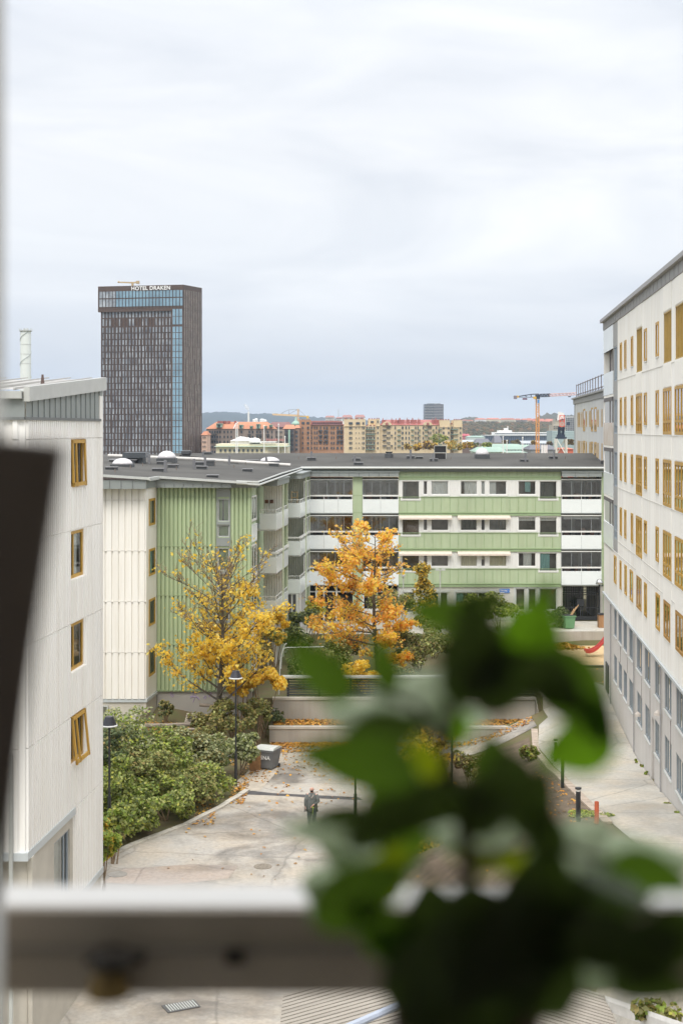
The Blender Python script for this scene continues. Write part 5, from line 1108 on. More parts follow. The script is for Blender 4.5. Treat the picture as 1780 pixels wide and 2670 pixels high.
# green dome, masts, hill houses, dark tower
t = thing('domed_building', 'green copper dome behind the brown blocks below the yellow crane', 'building', (xat(771, 1000), 1000, -26)); s = MB(); x = xat(771, 1000); s.lathe(x, 1000, [(2.6, -26), (2.6, zat(1108, 1000))], 16); s.build('drum', CREAML, t)
s = MB(); s.lathe(x, 1000, [(3.1, zat(1108, 1000)), (2.8, zat(1103, 1000)), (1.8, zat(1099, 1000)), (.7, zat(1096.5, 1000)), (.7, zat(1091, 1000)), (.05, zat(1087, 1000))], 16); s.build('dome', COPPER, t, smooth=True)
s = MB(); s.tube([at(882, 1100, 2000), at(882, 1066, 2000)], .9, .4, 5); tag(s.build('radio_mast', mat('mast_grey', (.5, .53, .56))), 'thin grey radio mast above the brick roofs', 'mast')
for i, (a, b, pt, pr, lab) in enumerate(((848, 872, 1088, 1083.5, 'white hill house with a red roof, left of the radio mast'), (876, 892, 1091, 1087, 'small white hill house just under the radio mast'), (892, 918, 1088, 1081.5, 'white gabled hill house right of the radio mast'), (925, 951, 1088, 1081, 'white hill house furthest right of the radio mast'))):
    block('hill_house', lab, a, b, pt, 1400, 14, WH, mat('dull_red_roof', (.34, .17, .15)), pr, cols=[a+2+3.2*j for j in range(int((b-a)/3.3))], rows=(1091, 1095.5), ww=1.6, wh=2.4, base=-20)
t = block('office_tower', 'dark grey office tower with white floor bands above the cream towers', 1107, 1131, 1053, 1150, 20, mat('tower_dark', (.075, .095, .13), rough=.25, spec=.7), base=-26)
s = MB(); s.prism([(xat(1131, 1150), 1150), (xat(1156, 1160), 1160), (xat(1156, 1160), 1178), (xat(1131, 1150), 1170)], -26, zat(1053, 1150)); s.build('side_wall', mat('tower_side', (.14, .145, .18), rough=.4), t)
s = MB()
for i in range(10): z = zat(1056+4.1*i, 1149); s.box(xat(1107, 1149), xat(1131, 1149), 1149.5, 1150, z-.15, z+.2)
for i in range(10): z = zat(1056+4.1*i, 1150); s.prism([(xat(1131, 1150), 1149.7), (xat(1156, 1160), 1159.7), (xat(1156, 1160), 1160), (xat(1131, 1150), 1150)], z-.15, z+.2)
s.build('floor_band', mat('band_pale', (.5, .52, .55)), t)
s = MB(); s.box(xat(1115, 1150), xat(1150, 1150), 1156, 1166, zat(1053, 1150), zat(1051.4, 1150)); s.build('roof_plant', GREYM, t)
# hills
def ridge(name, label, pts, Y, depth, m, kind='structure', jag=.0, base=-40):
    s = MB(); P_ = []
    for (p, q_), (p2, q2) in zip(pts[:-1], pts[1:]):
        n = max(1, int(abs(p2-p)/4))
        for i in range(n): P_.append((p+(p2-p)*i/n, q_+(q2-q_)*i/n))
    P_.append(pts[-1]); vs = []; rows = 5
    for j in range(rows):
        f = j/(rows-1)
        for px, py in P_:
            z = zat(py, Y)+random.uniform(-jag, jag)*(j > 0); vs.append((xat(px, Y), Y-depth*(1-f), base+(z-base)*math.sin(f*math.pi/2)))
    n = len(P_)
    for px, py in P_: vs.append((xat(px, Y), Y+depth, base))
    s.add(vs, [(j*n+i, j*n+i+1, (j+1)*n+i+1, (j+1)*n+i) for j in range(rows) for i in range(n-1)])
    return s.build(name, m, None, kind=kind, smooth=True, label=label)
HILLM = mat('wooded_hill', (.025, .04, .03), rough=1, var=.5, scale=.02, col2=(.05, .05, .035))
ridge('hills', None, [(-400, 1085), (100, 1082), (440, 1080), (526, 1077), (560, 1074.5), (600, 1074), (640, 1077), (680, 1078), (740, 1080), (790, 1084), (850, 1089), (920, 1094), (1000, 1096), (1110, 1097), (1200, 1093), (1260, 1096), (1400, 1100), (2300, 1100)], 6200, 1500, HILLM, jag=4)
ridge('hill', None, [(1150, 1106), (1200, 1096), (1210, 1086), (1235, 1087), (1260, 1095), (1390, 1096), (1405, 1084), (1425, 1078), (1450, 1077), (1480, 1081), (1520, 1086), (1700, 1090), (2000, 1100)], 3400, 500, mat('near_wooded_hill', (.05, .062, .035), rough=1, var=.5, scale=.04, col2=(.10, .075, .035)), jag=3)
FOR_Y = 2300
ridge('wooded_slope', None, [(1120, 1128), (1205, 1104), (1300, 1102), (1450, 1103), (1500, 1104), (1900, 1108), (2100, 1130)], FOR_Y, 420, mat('slope_ground', (.09, .07, .04), rough=1, var=.4, scale=.05), jag=2)
# houses along the wooded ridge
RRED = mat('ridge_red_roof', (.45, .17, .12), rough=.8, var=.2, scale=.05)
for i, (a, b, py, pr, m, lab) in enumerate(((1206, 1219, 1096, 1094, mat('ridge_grey', (.48, .46, .42)), 'low grey house at the left end of the ridge row'), (1219, 1233, 1097, 1094.5, CREAML, 'small cream house second from the left on the ridge'), (1239, 1267, 1093.5, 1090, WH, 'long white house left of the pale yellow row on the ridge'), (1267, 1304, 1093.5, 1089.5, CREAML, 'long pale yellow house left on the ridge'), (1304, 1344, 1094, 1090, mat('ridge_cream', (.70, .66, .52)), 'long cream house right of the pale yellow one on the ridge'), (1344, 1358, 1094.5, 1091, mat('ridge_greyb', (.35, .33, .31)), 'grey balcony house left of the two on the ridge'), (1361, 1374, 1094.5, 1091, mat('ridge_greyb', (.35, .33, .31)), 'grey balcony house beside the ochre gabled one on the ridge'), (1374, 1387, 1096, 1090, CREAM, 'ochre house with steep gable on the ridge'), (1387, 1399, 1098, 1091, TERR, 'red roofed house left of the orange crane mast on the ridge'), (1406, 1420, 1098.5, 1091.5, WH, 'white gabled house right of the orange crane mast on the ridge'), (1420, 1447, 1100, 1092, TERR, 'brick red house right of the crane mast on the ridge'))):
    block('ridge_house', lab, a, b, py, 2330, 18, m, RRED, pr, cols=[a+2+3.3*j for j in range(int((b-a-2)/3.3))], rows=((1097.5, 1101.5) if b < 1375 else (1100,)), ww=1.4, wh=2, base=15)
# forest on the slope: many clumps as one mass
def clumps(name, pts, m, label, cat, seed=3):
    s = MB(); rr = random.Random(seed)
    for x, y, z, r in pts: blob(s, (x, y, z), r, rr.random(), n=4, sq=.95)
    return s.build(name, m, None, label=label, cat=cat, kind='stuff')
pts = []
for i in range(1500):
    px = random.uniform(1195, 1500); f = random.random(); py = 1104+f*32; Y = FOR_Y-10-400*f; pts.append((*at(px, py, Y), random.uniform(2.0, 5.2)))
FOM = bpy.data.materials.new('autumn_wood'); FOM.use_nodes = True; tt = FOM.node_tree; ge = tt.nodes.new('ShaderNodeNewGeometry'); rp = tt.nodes.new('ShaderNodeValToRGB')
for i, c in enumerate(((.045, .05, .025), (.06, .07, .03), (.10, .08, .035), (.20, .10, .035), (.08, .085, .035), (.13, .10, .05))):
    q_ = rp.color_ramp.elements[i] if i < 2 else rp.color_ramp.elements.new(.5)
    q_.color = (*c, 1)
for i, q_ in enumerate(rp.color_ramp.elements): q_.position = i/5
tt.links.new(ge.outputs['Random Per Island'], rp.inputs[0]); tt.links.new(rp.outputs[0], tt.nodes['Principled BSDF'].inputs['Base Color']); tt.nodes['Principled BSDF'].inputs['Roughness'].default_value = 1
clumps('wood', pts, FOM, 'autumn coloured wood covering the slope below the ridge houses', 'wood')
# long harbour hall
k = 1500/FP; t = thing('harbour_hall', 'long low white and dark blue hall under the wooded slope', 'building', (xat(1350, 1500), 1500, -26)); s = MB(); s.box(xat(1265, 1500), xat(1439, 1500), 1500, 1540, -26, zat(1136, 1500)); s.build('lower_wall', mat('hall_navy', (.05, .075, .12), rough=.3, spec=.6), t)
s = MB(); s.box(xat(1264, 1500), xat(1440, 1500), 1498, 1542, zat(1136, 1500), zat(1134, 1500)); s.build('canopy_edge', LGREY, t)
s = MB(); s.box(xat(1291, 1500), xat(1439, 1500), 1504, 1540, zat(1134, 1500), zat(1127, 1500)); s.build('upper_wall', WH, t)
s = MB(); s.box(xat(1291, 1500), xat(1439, 1500), 1503.6, 1504, zat(1131.6, 1500), zat(1129.6, 1500)); s.build('window_band', WIN, t)
s = MB(); s.box(xat(1303, 1500), xat(1337, 1500), 1510, 1530, zat(1127, 1500), zat(1122, 1500)); s.box(xat(1318, 1500), xat(1328, 1500), 1512, 1520, zat(1122, 1500), zat(1116, 1500)); s.tube([at(1323, 1117, 1510), at(1323, 1111, 1510)], .5, n=4); s.build('roof_plant', WH, t)
s = MB()
for i in range(36): x = xat(1268+4.8*i, 1499); s.box(x-.15, x+.15, 1499.5, 1500, zat(1147, 1500), zat(1136.5, 1500))
s.build('mullion', mat('hall_mullion', (.25, .28, .32)), t)
def shed(lab, px0, px1, pye, pyr, Y, wm, rm, depth=24, cols=(), rows=(), name='low_building', cat='building'):
    return block(name, lab, px0, px1, pye, Y, depth, wm, rm, pyr, cols=cols, rows=rows, ww=2, wh=3, base=-26)
GG = mat('pale_green_roof', (.30, .42, .35), rough=.6, var=.12, scale=.1); GR1 = mat('grey_hall_roof', (.42, .45, .48), rough=.5, var=.1, scale=.1)
shed('long grey roofed shed in front of the navy hall', 1345, 1442, 1156, 1149, 1350, mat('shed_grey', (.40, .42, .45)), GR1, cols=[1350+6*i for i in range(15)], rows=(1158,))
shed('flat green roofed shed left of the navy hall', 1218, 1264, 1140, 1136, 1450, mat('shed_pale', (.5, .55, .52)), GG)
shed('small crimson roofed hut behind the cream tower', 1205, 1225, 1136, 1131, 1500, mat('hut_red', (.4, .12, .12)), mat('crimson_roof', (.45, .08, .10)))
shed('blue grey roofed hall right of the cream towers', 1203, 1240, 1155, 1147, 1200, mat('shed_grey', (.40, .42, .45)), GR1)
shed('red roofed row low behind the right end of the cream towers', 1203, 1245, 1166, 1157, 900, BROWN, mat('dull_red_roof', (.34, .17, .15)))
t = shed('church like building with pale gables and a grey roof left of the green domelet', 1240, 1280, 1156, 1144, 1000, mat('church_wall', (.40, .34, .27), var=.1), mat('slate_roof', (.15, .15, .17)), cols=(1246, 1252, 1268, 1274), rows=(1160,))
t = thing('green_cupola_tower', 'small round tower with a pale green cupola between grey gables', 'tower', (xat(1285, 960), 960, -26)); s = MB(); x = xat(1285.5, 960); s.lathe(x, 960, [(1.2, -26), (1.2, zat(1156, 960))], 12); s.build('drum', CREAML, t)
s = MB(); s.lathe(x, 960, [(1.3, zat(1156, 960)), (1.35, zat(1151, 960)), (.9, zat(1147, 960)), (.4, zat(1145, 960)), (.05, zat(1143, 960))], 12); s.build('cupola', COPPER, t)
shed('steep grey gabled house right of the green cupola', 1290, 1309, 1154, 1136, 940, mat('gable_cream', (.55, .48, .38)), mat('slate_roof', (.15, .15, .17)))
shed('long pale green roof right behind the skylight dome', 1262, 1372, 1172, 1158, 700, mat('green_wall', (.40, .48, .42)), GG, cols=[1270+9*i for i in range(11)], rows=(1175,), depth=30)
shed('pale green roofed hall in front of the orange crane mast', 1330, 1398, 1170, 1160, 820, mat('green_wall', (.40, .48, .42)), GG)
shed('lowest pale green roof edge with pink trim above the flat roof', 1240, 1320, 1178, 1166, 560, mat('green_wall2', (.5, .55, .48)), GG)
shed('dark slate roofed building between the two cranes', 1382, 1450, 1172, 1160, 600, mat('slate_wall', (.25, .25, .25)), mat('slate_roof', (.15, .15, .17)))
t = shed('cream building with a white sign on its roof left of the crane mast', 1325, 1372, 1180, 1176, 520, CREAML, GG); FS = Fr(0, 518, 1, 0, 0, -1)
text_obj('STORA TEATERN', 1.05, .1, WH, 'sign_lettering', t, FS, xat(1333, 518), .1, zat(1178.6, 518), bold=.02) if False else None
shed('orange red container like building at the foot of the white lattice mast', 1476, 1494, 1171, 1168, 450, mat('orange_red', (.62, .16, .09)), mat('orange_red', (.62, .16, .09)))
for i, (px, pyt) in enumerate(((1311, 1141), (1362, 1142), (1321, 1150))):
    s = MB(); s.tube([at(px, 1195, 500), at(px, pyt, 500)], .22, .14, 6); s.lathe(xat(px, 500), 500, [(.1, zat(pyt, 500)), (.3, zat(pyt, 500)+.2), (.05, zat(pyt, 500)+.5)], 6)
    tag(s.build('flagpole', WH), ['bare white flagpole above the roof, left of the crane mast', 'bare white flagpole above the roof, nearest the orange crane mast', 'shorter white flagpole between two taller ones near the crane mast'][i], 'flagpole', 'flagpoles near the crane mast')
for i, px in enumerate((1413, 1419, 1424)):
    s = MB(); s.lathe(xat(px, 470), 470, [(.35, -26), (.35, zat(1160, 470)), (.45, zat(1159.5, 470))], 8); tag(s.build('vent_stack', WH), ['white vent stack, left of the group of three by the crane', 'white vent stack, middle of the group of three by the crane', 'white vent stack, right of the group of three by the crane'][i], 'chimney', 'white vent stacks')
t = thing('glass_office', 'pale blue green glass office behind the crane with the black neck', 'building', (xat(1465, 900), 900, -26)); s = MB(); s.box(xat(1439, 900), xat(1500, 900), 900, 925, -26, zat(1123, 900)); s.build('wall', mat('pale_teal_glass', (.36, .46, .46), rough=.25, spec=.6, var=.1, scale=.1), t)
s = MB()
for i in range(12): z = zat(1126+4.5*i, 900); s.box(xat(1439, 900), xat(1500, 900), 899.8, 900, z, z+.3)
s.build('floor_band', mat('teal_band', (.45, .53, .53)), t)
t = block('grid_office', 'white office with a grid of dark square windows beside the red crane jib', 1473, 1500, 1086, 1050, 20, mat('grid_white', (.58, .58, .58)), cols=[1476+4.4*i for i in range(6)], rows=[1090+5.2*i for i in range(7)], ww=2.8, wh=3, base=-26)
t = block('stepped_building', 'beige stepped building left of the red crane jib', 1441, 1474, 1108, 1000, 20, mat('beige_step', (.45, .41, .33), var=.1), cols=[1444+4.5*i for i in range(7)], rows=(1112, 1117), ww=2.2, wh=2.5, base=-26)
s = MB(); s.box(xat(1449, 998), xat(1472, 998), 1001, 1015, zat(1108, 998), zat(1093, 998)); s.build('upper_storey', mat('beige_step', (.45, .41, .33)), t)
s = MB(); s.box(xat(1450, 997), xat(1474, 997), 1000, 1002, zat(1094, 998), zat(1092.6, 998)); s.box(xat(1478, 997), xat(1486, 997), 998, 999, zat(1108.5, 998), zat(1100.5, 998)); s.build('dark_frame', NAV, t)

# ------------------------------------------------------------------ vegetation
def leafmesh(name, pts, size, m, parent, seed=1, up=.35, aspect=1.5, var=.35, outward=None, smooth=False, **k):
    r = np.random.default_rng(seed); pts = np.asarray(pts); n = len(pts)
    nrm = r.normal(size=(n, 3)); nrm[:, 2] = np.abs(nrm[:, 2])*1.0+up
    if outward is not None: nrm += outward
    nrm /= np.linalg.norm(nrm, axis=1)[:, None]
    a = r.normal(size=(n, 3)); a -= nrm*np.sum(a*nrm, 1)[:, None]; a /= np.linalg.norm(a, axis=1)[:, None]; b = np.cross(nrm, a)
    sz = size*(1+r.uniform(-var, var, n))[:, None]; l = sz*.5*aspect; wd_ = sz*.5
    v0 = pts-a*l; v1 = pts+b*wd_+nrm*sz*.12; v2 = pts+a*l; v3 = pts-b*wd_+nrm*sz*.12
    V = np.stack([v0, v1, v2, v3], 1).reshape(-1, 3).astype(np.float32)
    me = bpy.data.meshes.new(name); me.vertices.add(4*n); me.vertices.foreach_set('co', V.ravel()); me.loops.add(4*n); me.loops.foreach_set('vertex_index', np.arange(4*n, dtype=np.int32))
    me.polygons.add(n); me.polygons.foreach_set('loop_start', np.arange(0, 4*n, 4, dtype=np.int32)); me.polygons.foreach_set('loop_total', np.full(n, 4, dtype=np.int32)); me.update(calc_edges=True); me.materials.append(m)
    return link(name, me, parent, **k)
LM = {
 'green': leafmat('leaf_green', [(.09, .12, .035), (.19, .23, .06), (.33, .37, .11), (.52, .52, .20)]),
 'dark': leafmat('leaf_dark_green', [(.05, .08, .035), (.085, .125, .05), (.14, .18, .075), (.24, .27, .12)]),
 'lime': leafmat('leaf_lime', [(.16, .24, .04), (.26, .36, .06), (.40, .48, .08), (.55, .52, .10)]),
 'pale': leafmat('leaf_variegated', [(.10, .14, .05), (.28, .32, .15), (.42, .44, .24), (.52, .52, .32)]),
 'yellow': leafmat('leaf_yellow', [(.88, .56, .05), (.95, .68, .07), (.96, .76, .12), (.96, .82, .28)], trans=.6),
 'orange': leafmat('leaf_orange', [(.90, .40, .08), (.95, .50, .10), (.96, .60, .14), (.96, .70, .25)], trans=.6),
 'amber': leafmat('leaf_amber', [(.62, .38, .05), (.85, .55, .06), (.88, .64, .12), (.58, .54, .12)], trans=.45),
 'olive': leafmat('leaf_olive', [(.11, .12, .04), (.22, .21, .07), (.36, .32, .11), (.30, .20, .07)]),
 'brown': leafmat('leaf_brown_red', [(.10, .045, .02), (.18, .08, .03), (.14, .11, .04), (.25, .14, .05)]),
 'litter': leafmat('fallen_leaf', [(.35, .14, .03), (.55, .25, .04), (.68, .38, .06), (.22, .11, .04)], trans=.1),
}
def bush(name, label, c, rad, n, size, kind, cat='bush', seed=1, nclump=14, group=None, stems=5, base=None, kind2=None, mixp=.0, up=.35):
    r = np.random.default_rng(seed); c = np.array(c); rad = np.array(rad)
    th = r.uniform(0, 2*math.pi, nclump); cz = r.uniform(-.55, 1, nclump); rr = np.sqrt(1-cz**2*.9); q_ = r.uniform(.45, .95, nclump)
    cc = np.stack([rr*np.cos(th)*q_, rr*np.sin(th)*q_, cz*q_], 1)*rad
    w_ = r.integers(0, nclump, n); d = r.normal(size=(n, 3)); d /= np.linalg.norm(d, axis=1)[:, None]; d *= (r.uniform(.3, 1, n)**.5)[:, None]
    cr_ = r.uniform(.25, .5, nclump)[w_][:, None]*rad.mean()
    pts = c+cc[w_]+d*cr_*np.array([1, 1, .75]); gz = np.array([h(float(p[0]), float(p[1])) for p in pts]) if n < 20000 else None
    pts[:, 2] = np.maximum(pts[:, 2], gz+.04)
    out_ = (pts-c)/rad; out_ = out_/np.maximum(.3, np.linalg.norm(out_, axis=1))[:, None]*.7
    bz = h(float(c[0]), float(c[1])) if base is None else base
    t = thing(name, label, cat, (float(c[0]), float(c[1]), bz), group=group)
    if kind2 and mixp > 0:
        sel = r.uniform(size=n) < mixp
        leafmesh('foliage', pts[~sel], size, LM[kind], t, seed, up, outward=out_[~sel]); leafmesh('autumn_foliage', pts[sel], size, LM[kind2], t, seed+1, up, outward=out_[sel])
    else: leafmesh('foliage', pts, size, LM[kind], t, seed, up, outward=out_)
    s = MB()
    for i in range(stems):
        e_ = c+cc[i % nclump]; s.tube([(c[0]+random.uniform(-.15, .15), c[1]+random.uniform(-.1, .1), bz-.1), tuple((np.array([c[0], c[1], bz])+e_)/2+np.array([0, 0, .1])), tuple(e_)], .035, .012, 4)
    s.build('stem', TWIG, t); return t
def onpix(px, py, Y): return (xat(px, Y), Y, zat(py, Y))
# embankment hedge along the kerb, two or three rows
hd = []
i = 0
for y, off, zc, rad, kind, n in ((58.6, 1.0, .75, 1.25, 'green', 1700), (60.8, 1.0, .8, 1.3, 'green', 1900), (63.0, 1.05, .85, 1.3, 'green', 1900), (65.2, 1.1, .8, 1.2, 'green', 1800), (67.1, 1.2, .8, 1.0, 'green', 1400),
                              (62.0, 3.0, 1.5, 1.5, 'green', 2300), (64.6, 3.1, 1.6, 1.5, 'green', 2300), (67.2, 3.1, 1.6, 1.35, 'green', 1800), (59.6, 2.9, 1.3, 1.4, 'green', 1900), (64.8, 5.2, 2.3, 1.5, 'dark', 2200), (67.4, 5.2, 2.3, 1.4, 'pale', 2200), (61.8, 5.2, 2.1, 1.5, 'dark', 2200), (69.3, 2.6, 1.5, 1.2, 'pale', 1700)):
    hd.append((kerbx(y)-off, y, zc, rad, kind, n))
names = ['lowest green bush at the left end of the kerb hedge', 'green bush second along the kerb hedge from the left', 'broad green bush in the middle of the kerb hedge', 'green bush fourth along the kerb hedge, nearer the right lamp', 'last green bush of the kerb hedge, just left of the right lamp post', 'light green bush in the second row behind the hedge middle', 'light green bush in the second row left of the pale variegated shrub', 'green bush behind the right end of the kerb hedge', 'green bush in the second row beside the left lamp post', 'darker bush high in the hedge behind its middle', 'pale bush high in the hedge below the log border', 'darker bush high in the hedge nearest the left lamp post', 'pale bush in the hedge just beside the right lamp pole']
for i, (x, y, zc, rad, kind, n) in enumerate(hd): bush('hedge_bush', names[i], (x, y, zc+h(x, y)*.4), (rad*1.15, rad, rad*.95), int(n*2.0), .105, kind, seed=20+i, group='hedge bushes along the kerb', kind2='lime' if i % 3 else 'olive', mixp=.35, nclump=24)
def pb(name, lab, px, py, Y, rpx, rpy, n, size, kind, seed, kind2=None, mixp=0, cat='bush', group=None, depth=1.0, nclump=16, stems=5):
    k = Y/FP; c = onpix(px, py, Y); return bush(name, lab, c, (rpx*k, rpx*k*depth, rpy*k), n, size, kind, cat, seed, nclump, group, stems, None, kind2, mixp)
pb('shrub', 'dark green shrub filling the corner between the left lamp and the white bay plinth', 310, 1925, 70, 48, 55, 2600, .15, 'dark', 40, 'green', .3, depth=.8)
pb('shrub', 'dark green shrub below the left end of the log border', 300, 2010, 64, 48, 60, 2400, .15, 'dark', 41, 'green', .35, depth=.8)
pb('shrub', 'dark shrub behind the hedge, below the middle of the log border', 375, 1945, 71, 50, 40, 2200, .13, 'dark', 42, 'olive', .45)
pb('shrub', 'tangled brownish shrub under the stack of boards', 450, 1935, 72, 55, 40, 2400, .12, 'olive', 43, 'dark', .45)
pb('shrub', 'light green shrub right of the dark corner shrubs', 400, 2010, 67, 55, 42, 2200, .16, 'green', 44, 'pale', .2)
pb('shrub', 'pale green variegated shrub halfway up the bank', 490, 1960, 70, 50, 38, 2400, .13, 'green', 45, 'pale', .6)
pb('shrub', 'creamy variegated shrub left of the grey waste bin', 628, 1950, 71.5, 45, 48, 3000, .13, 'pale', 46, 'green', .25)
pb('shrub', 'creamy variegated shrub between the right lamp post and the bank', 560, 1965, 70, 45, 42, 2600, .13, 'pale', 47, 'green', .45)
pb('shrub', 'thin twiggy olive shrub below the yellow tree', 545, 1895, 74, 55, 50, 2200, .11, 'olive', 48, 'green', .2, stems=14)
pb('shrub', 'twiggy olive shrub right of the yellow tree trunk', 615, 1865, 76, 60, 48, 2600, .11, 'olive', 49, 'green', .35, stems=14)
pb('shrub', 'grey green shrub at the left end of the lower retaining wall', 672, 1860, 77.5, 40, 42, 1800, .11, 'green', 50, 'olive', .5, stems=10)
pb('shrub', 'low dark creeping shrub against the upper retaining wall', 715, 1868, 79.9, 26, 16, 600, .11, 'dark', 51)
pb('shrub', 'bright yellow shrub between the yellow tree trunk and the slatted screen', 690, 1775, 79.6, 48, 34, 2000, .14, 'yellow', 52, 'amber', .35)
pb('shrub', 'small amber shrub behind the right lamp head', 625, 1790, 79.3, 38, 32, 1300, .14, 'amber', 53, 'yellow', .4)
pb('shrub', 'thorny little shrub before the wing plinth', 433, 1850, 78, 22, 26, 700, .10, 'olive', 54, 'dark', .4)
pb('shrub', 'lime green shrub at the foot of the near white building', 268, 2200, 52, 34, 85, 1700, .15, 'lime', 55, 'amber', .2)
pb('shrub', 'small lime shrub in front of the near lamp post', 300, 2150, 57, 25, 55, 700, .15, 'lime', 56, 'green', .4)
# upper court shrubs
pb('shrub', 'olive shrub above the arched shelter frame', 655, 1690, 84, 55, 40, 2400, .12, 'olive', 60, 'amber', .35)
pb('shrub', 'green shrub left of the arched shelter frame', 620, 1740, 83, 50, 35, 1800, .12, 'green', 61, 'olive', .5)
pb('shrub', 'yellow tufted shrub under the wing balconies', 712, 1660, 88, 38, 30, 1200, .13, 'amber', 62, 'green', .4)
pb('shrub', 'yellow leaved shrub reaching from the yellow tree to the balconies', 715, 1620, 90, 45, 24, 1100, .14, 'yellow', 63, 'amber', .4)
pb('shrub', 'dense green shrub below the corner balconies', 790, 1620, 97, 45, 32, 2200, .12, 'dark', 64, 'green', .5)
pb('shrub', 'green shrub left of the orange maple trunk', 770, 1675, 93, 42, 42, 2400, .12, 'green', 65, 'dark', .4)
pb('shrub', 'small yellow green shrub between the corner windows and the orange maple', 822, 1585, 101, 26, 24, 900, .12, 'lime', 66, 'yellow', .4)
pb('shrub', 'golden round shrub above the slatted screen', 945, 1770, 82.6, 55, 60, 3000, .13, 'yellow', 67, 'amber', .3)
pb('shrub', 'green shrub right of the orange maple trunk', 1030, 1565, 101, 60, 32, 2200, .12, 'green', 68, 'olive', .5)
pb('shrub', 'large mixed green shrub right of the orange maple crown', 1090, 1690, 90, 85, 60, 4200, .12, 'olive', 69, 'green', .5)
pb('shrub', 'olive green shrub under the slim yellow green tree', 1130, 1620, 95, 70, 35, 2200, .12, 'green', 70, 'olive', .5)
pb('shrub', 'rounded green shrub under the blue street sign', 1300, 1590, 105, 55, 42, 3000, .13, 'green', 71, 'lime', .3)
pb('shrub', 'yellow green shrub left of the one under the street sign', 1235, 1580, 106, 40, 32, 1600, .13, 'green', 72, 'lime', .5)
pb('clipped_hedge', 'dark clipped hedge left of the green wheelie bin', 1450, 1612, 107.5, 42, 28, 3200, .10, 'dark', 73, cat='hedge', nclump=26)
pb('shrub', 'dark shrub hidden behind the top leaves of the window plant', 1230, 1680, 93, 80, 50, 2600, .13, 'dark', 74, 'olive', .4)
pb('shrub', 'dark conifer silhouette behind the iron gate', 1497, 1590, 115, 12, 34, 900, .1, 'dark', 75)
# middle bed vegetation (seen through the window plant)
pb('shrub', 'reddish brown bare shrub in front of the retaining walls', 1110, 1880, 76.5, 60, 75, 2200, .11, 'brown', 80, 'olive', .4, stems=18)
pb('shrub', 'yellow brown shrub glimpsed left of the middle lamp post', 1105, 2020, 66, 65, 80, 2600, .13, 'amber', 81, 'brown', .45, stems=14)
pb('shrub', 'thin olive shrub right of the middle lamp post', 1230, 2010, 66, 60, 60, 1800, .12, 'olive', 82, 'brown', .3, stems=14)
pb('shrub', 'dark green shrub at the right side of the courtyard asphalt', 1030, 2110, 63, 50, 60, 1700, .13, 'dark', 83, 'olive', .5)
pb('shrub', 'low olive shrub in the soil bed beside the courtyard', 1100, 2200, 59, 60, 70, 1800, .13, 'olive', 84, 'amber', .4, stems=12)
pb('shrub', 'clipped round pale shrub beside the bend of the path', 1379, 1965, 70, 25, 24, 1000, .1, 'olive', 85, 'lime', .3)
pb('shrub', 'leafy green shrub at the foot of the orange post', 1530, 2190, 51.5, 55, 34, 1500, .13, 'lime', 86, 'green', .5)
pb('shrub', 'dark green shrub in the soil bed behind the lower leaves', 1330, 2210, 53, 85, 75, 2200, .14, 'dark', 87, 'green', .3)
for i, (px, py, Y, r_) in enumerate(((1660, 1985, 64, 6), (1672, 2000, 63, 7), (1685, 2015, 61, 5), (1740, 2100, 54, 7), (1762, 2125, 52, 8))):
    pb('weed', ['small weed at the foot of the long building, farthest along', 'small weed at the foot of the long building, second farthest', 'small weed at the foot of the long building, just before the doorway', 'small weed at the foot of the long building, second nearest', 'small weed at the foot of the long building, nearest the eye'][i], px, py, Y, r_, 5, 120, .07, 'lime', 90+i, cat='weed', nclump=4, stems=2, group='weeds along the wall')

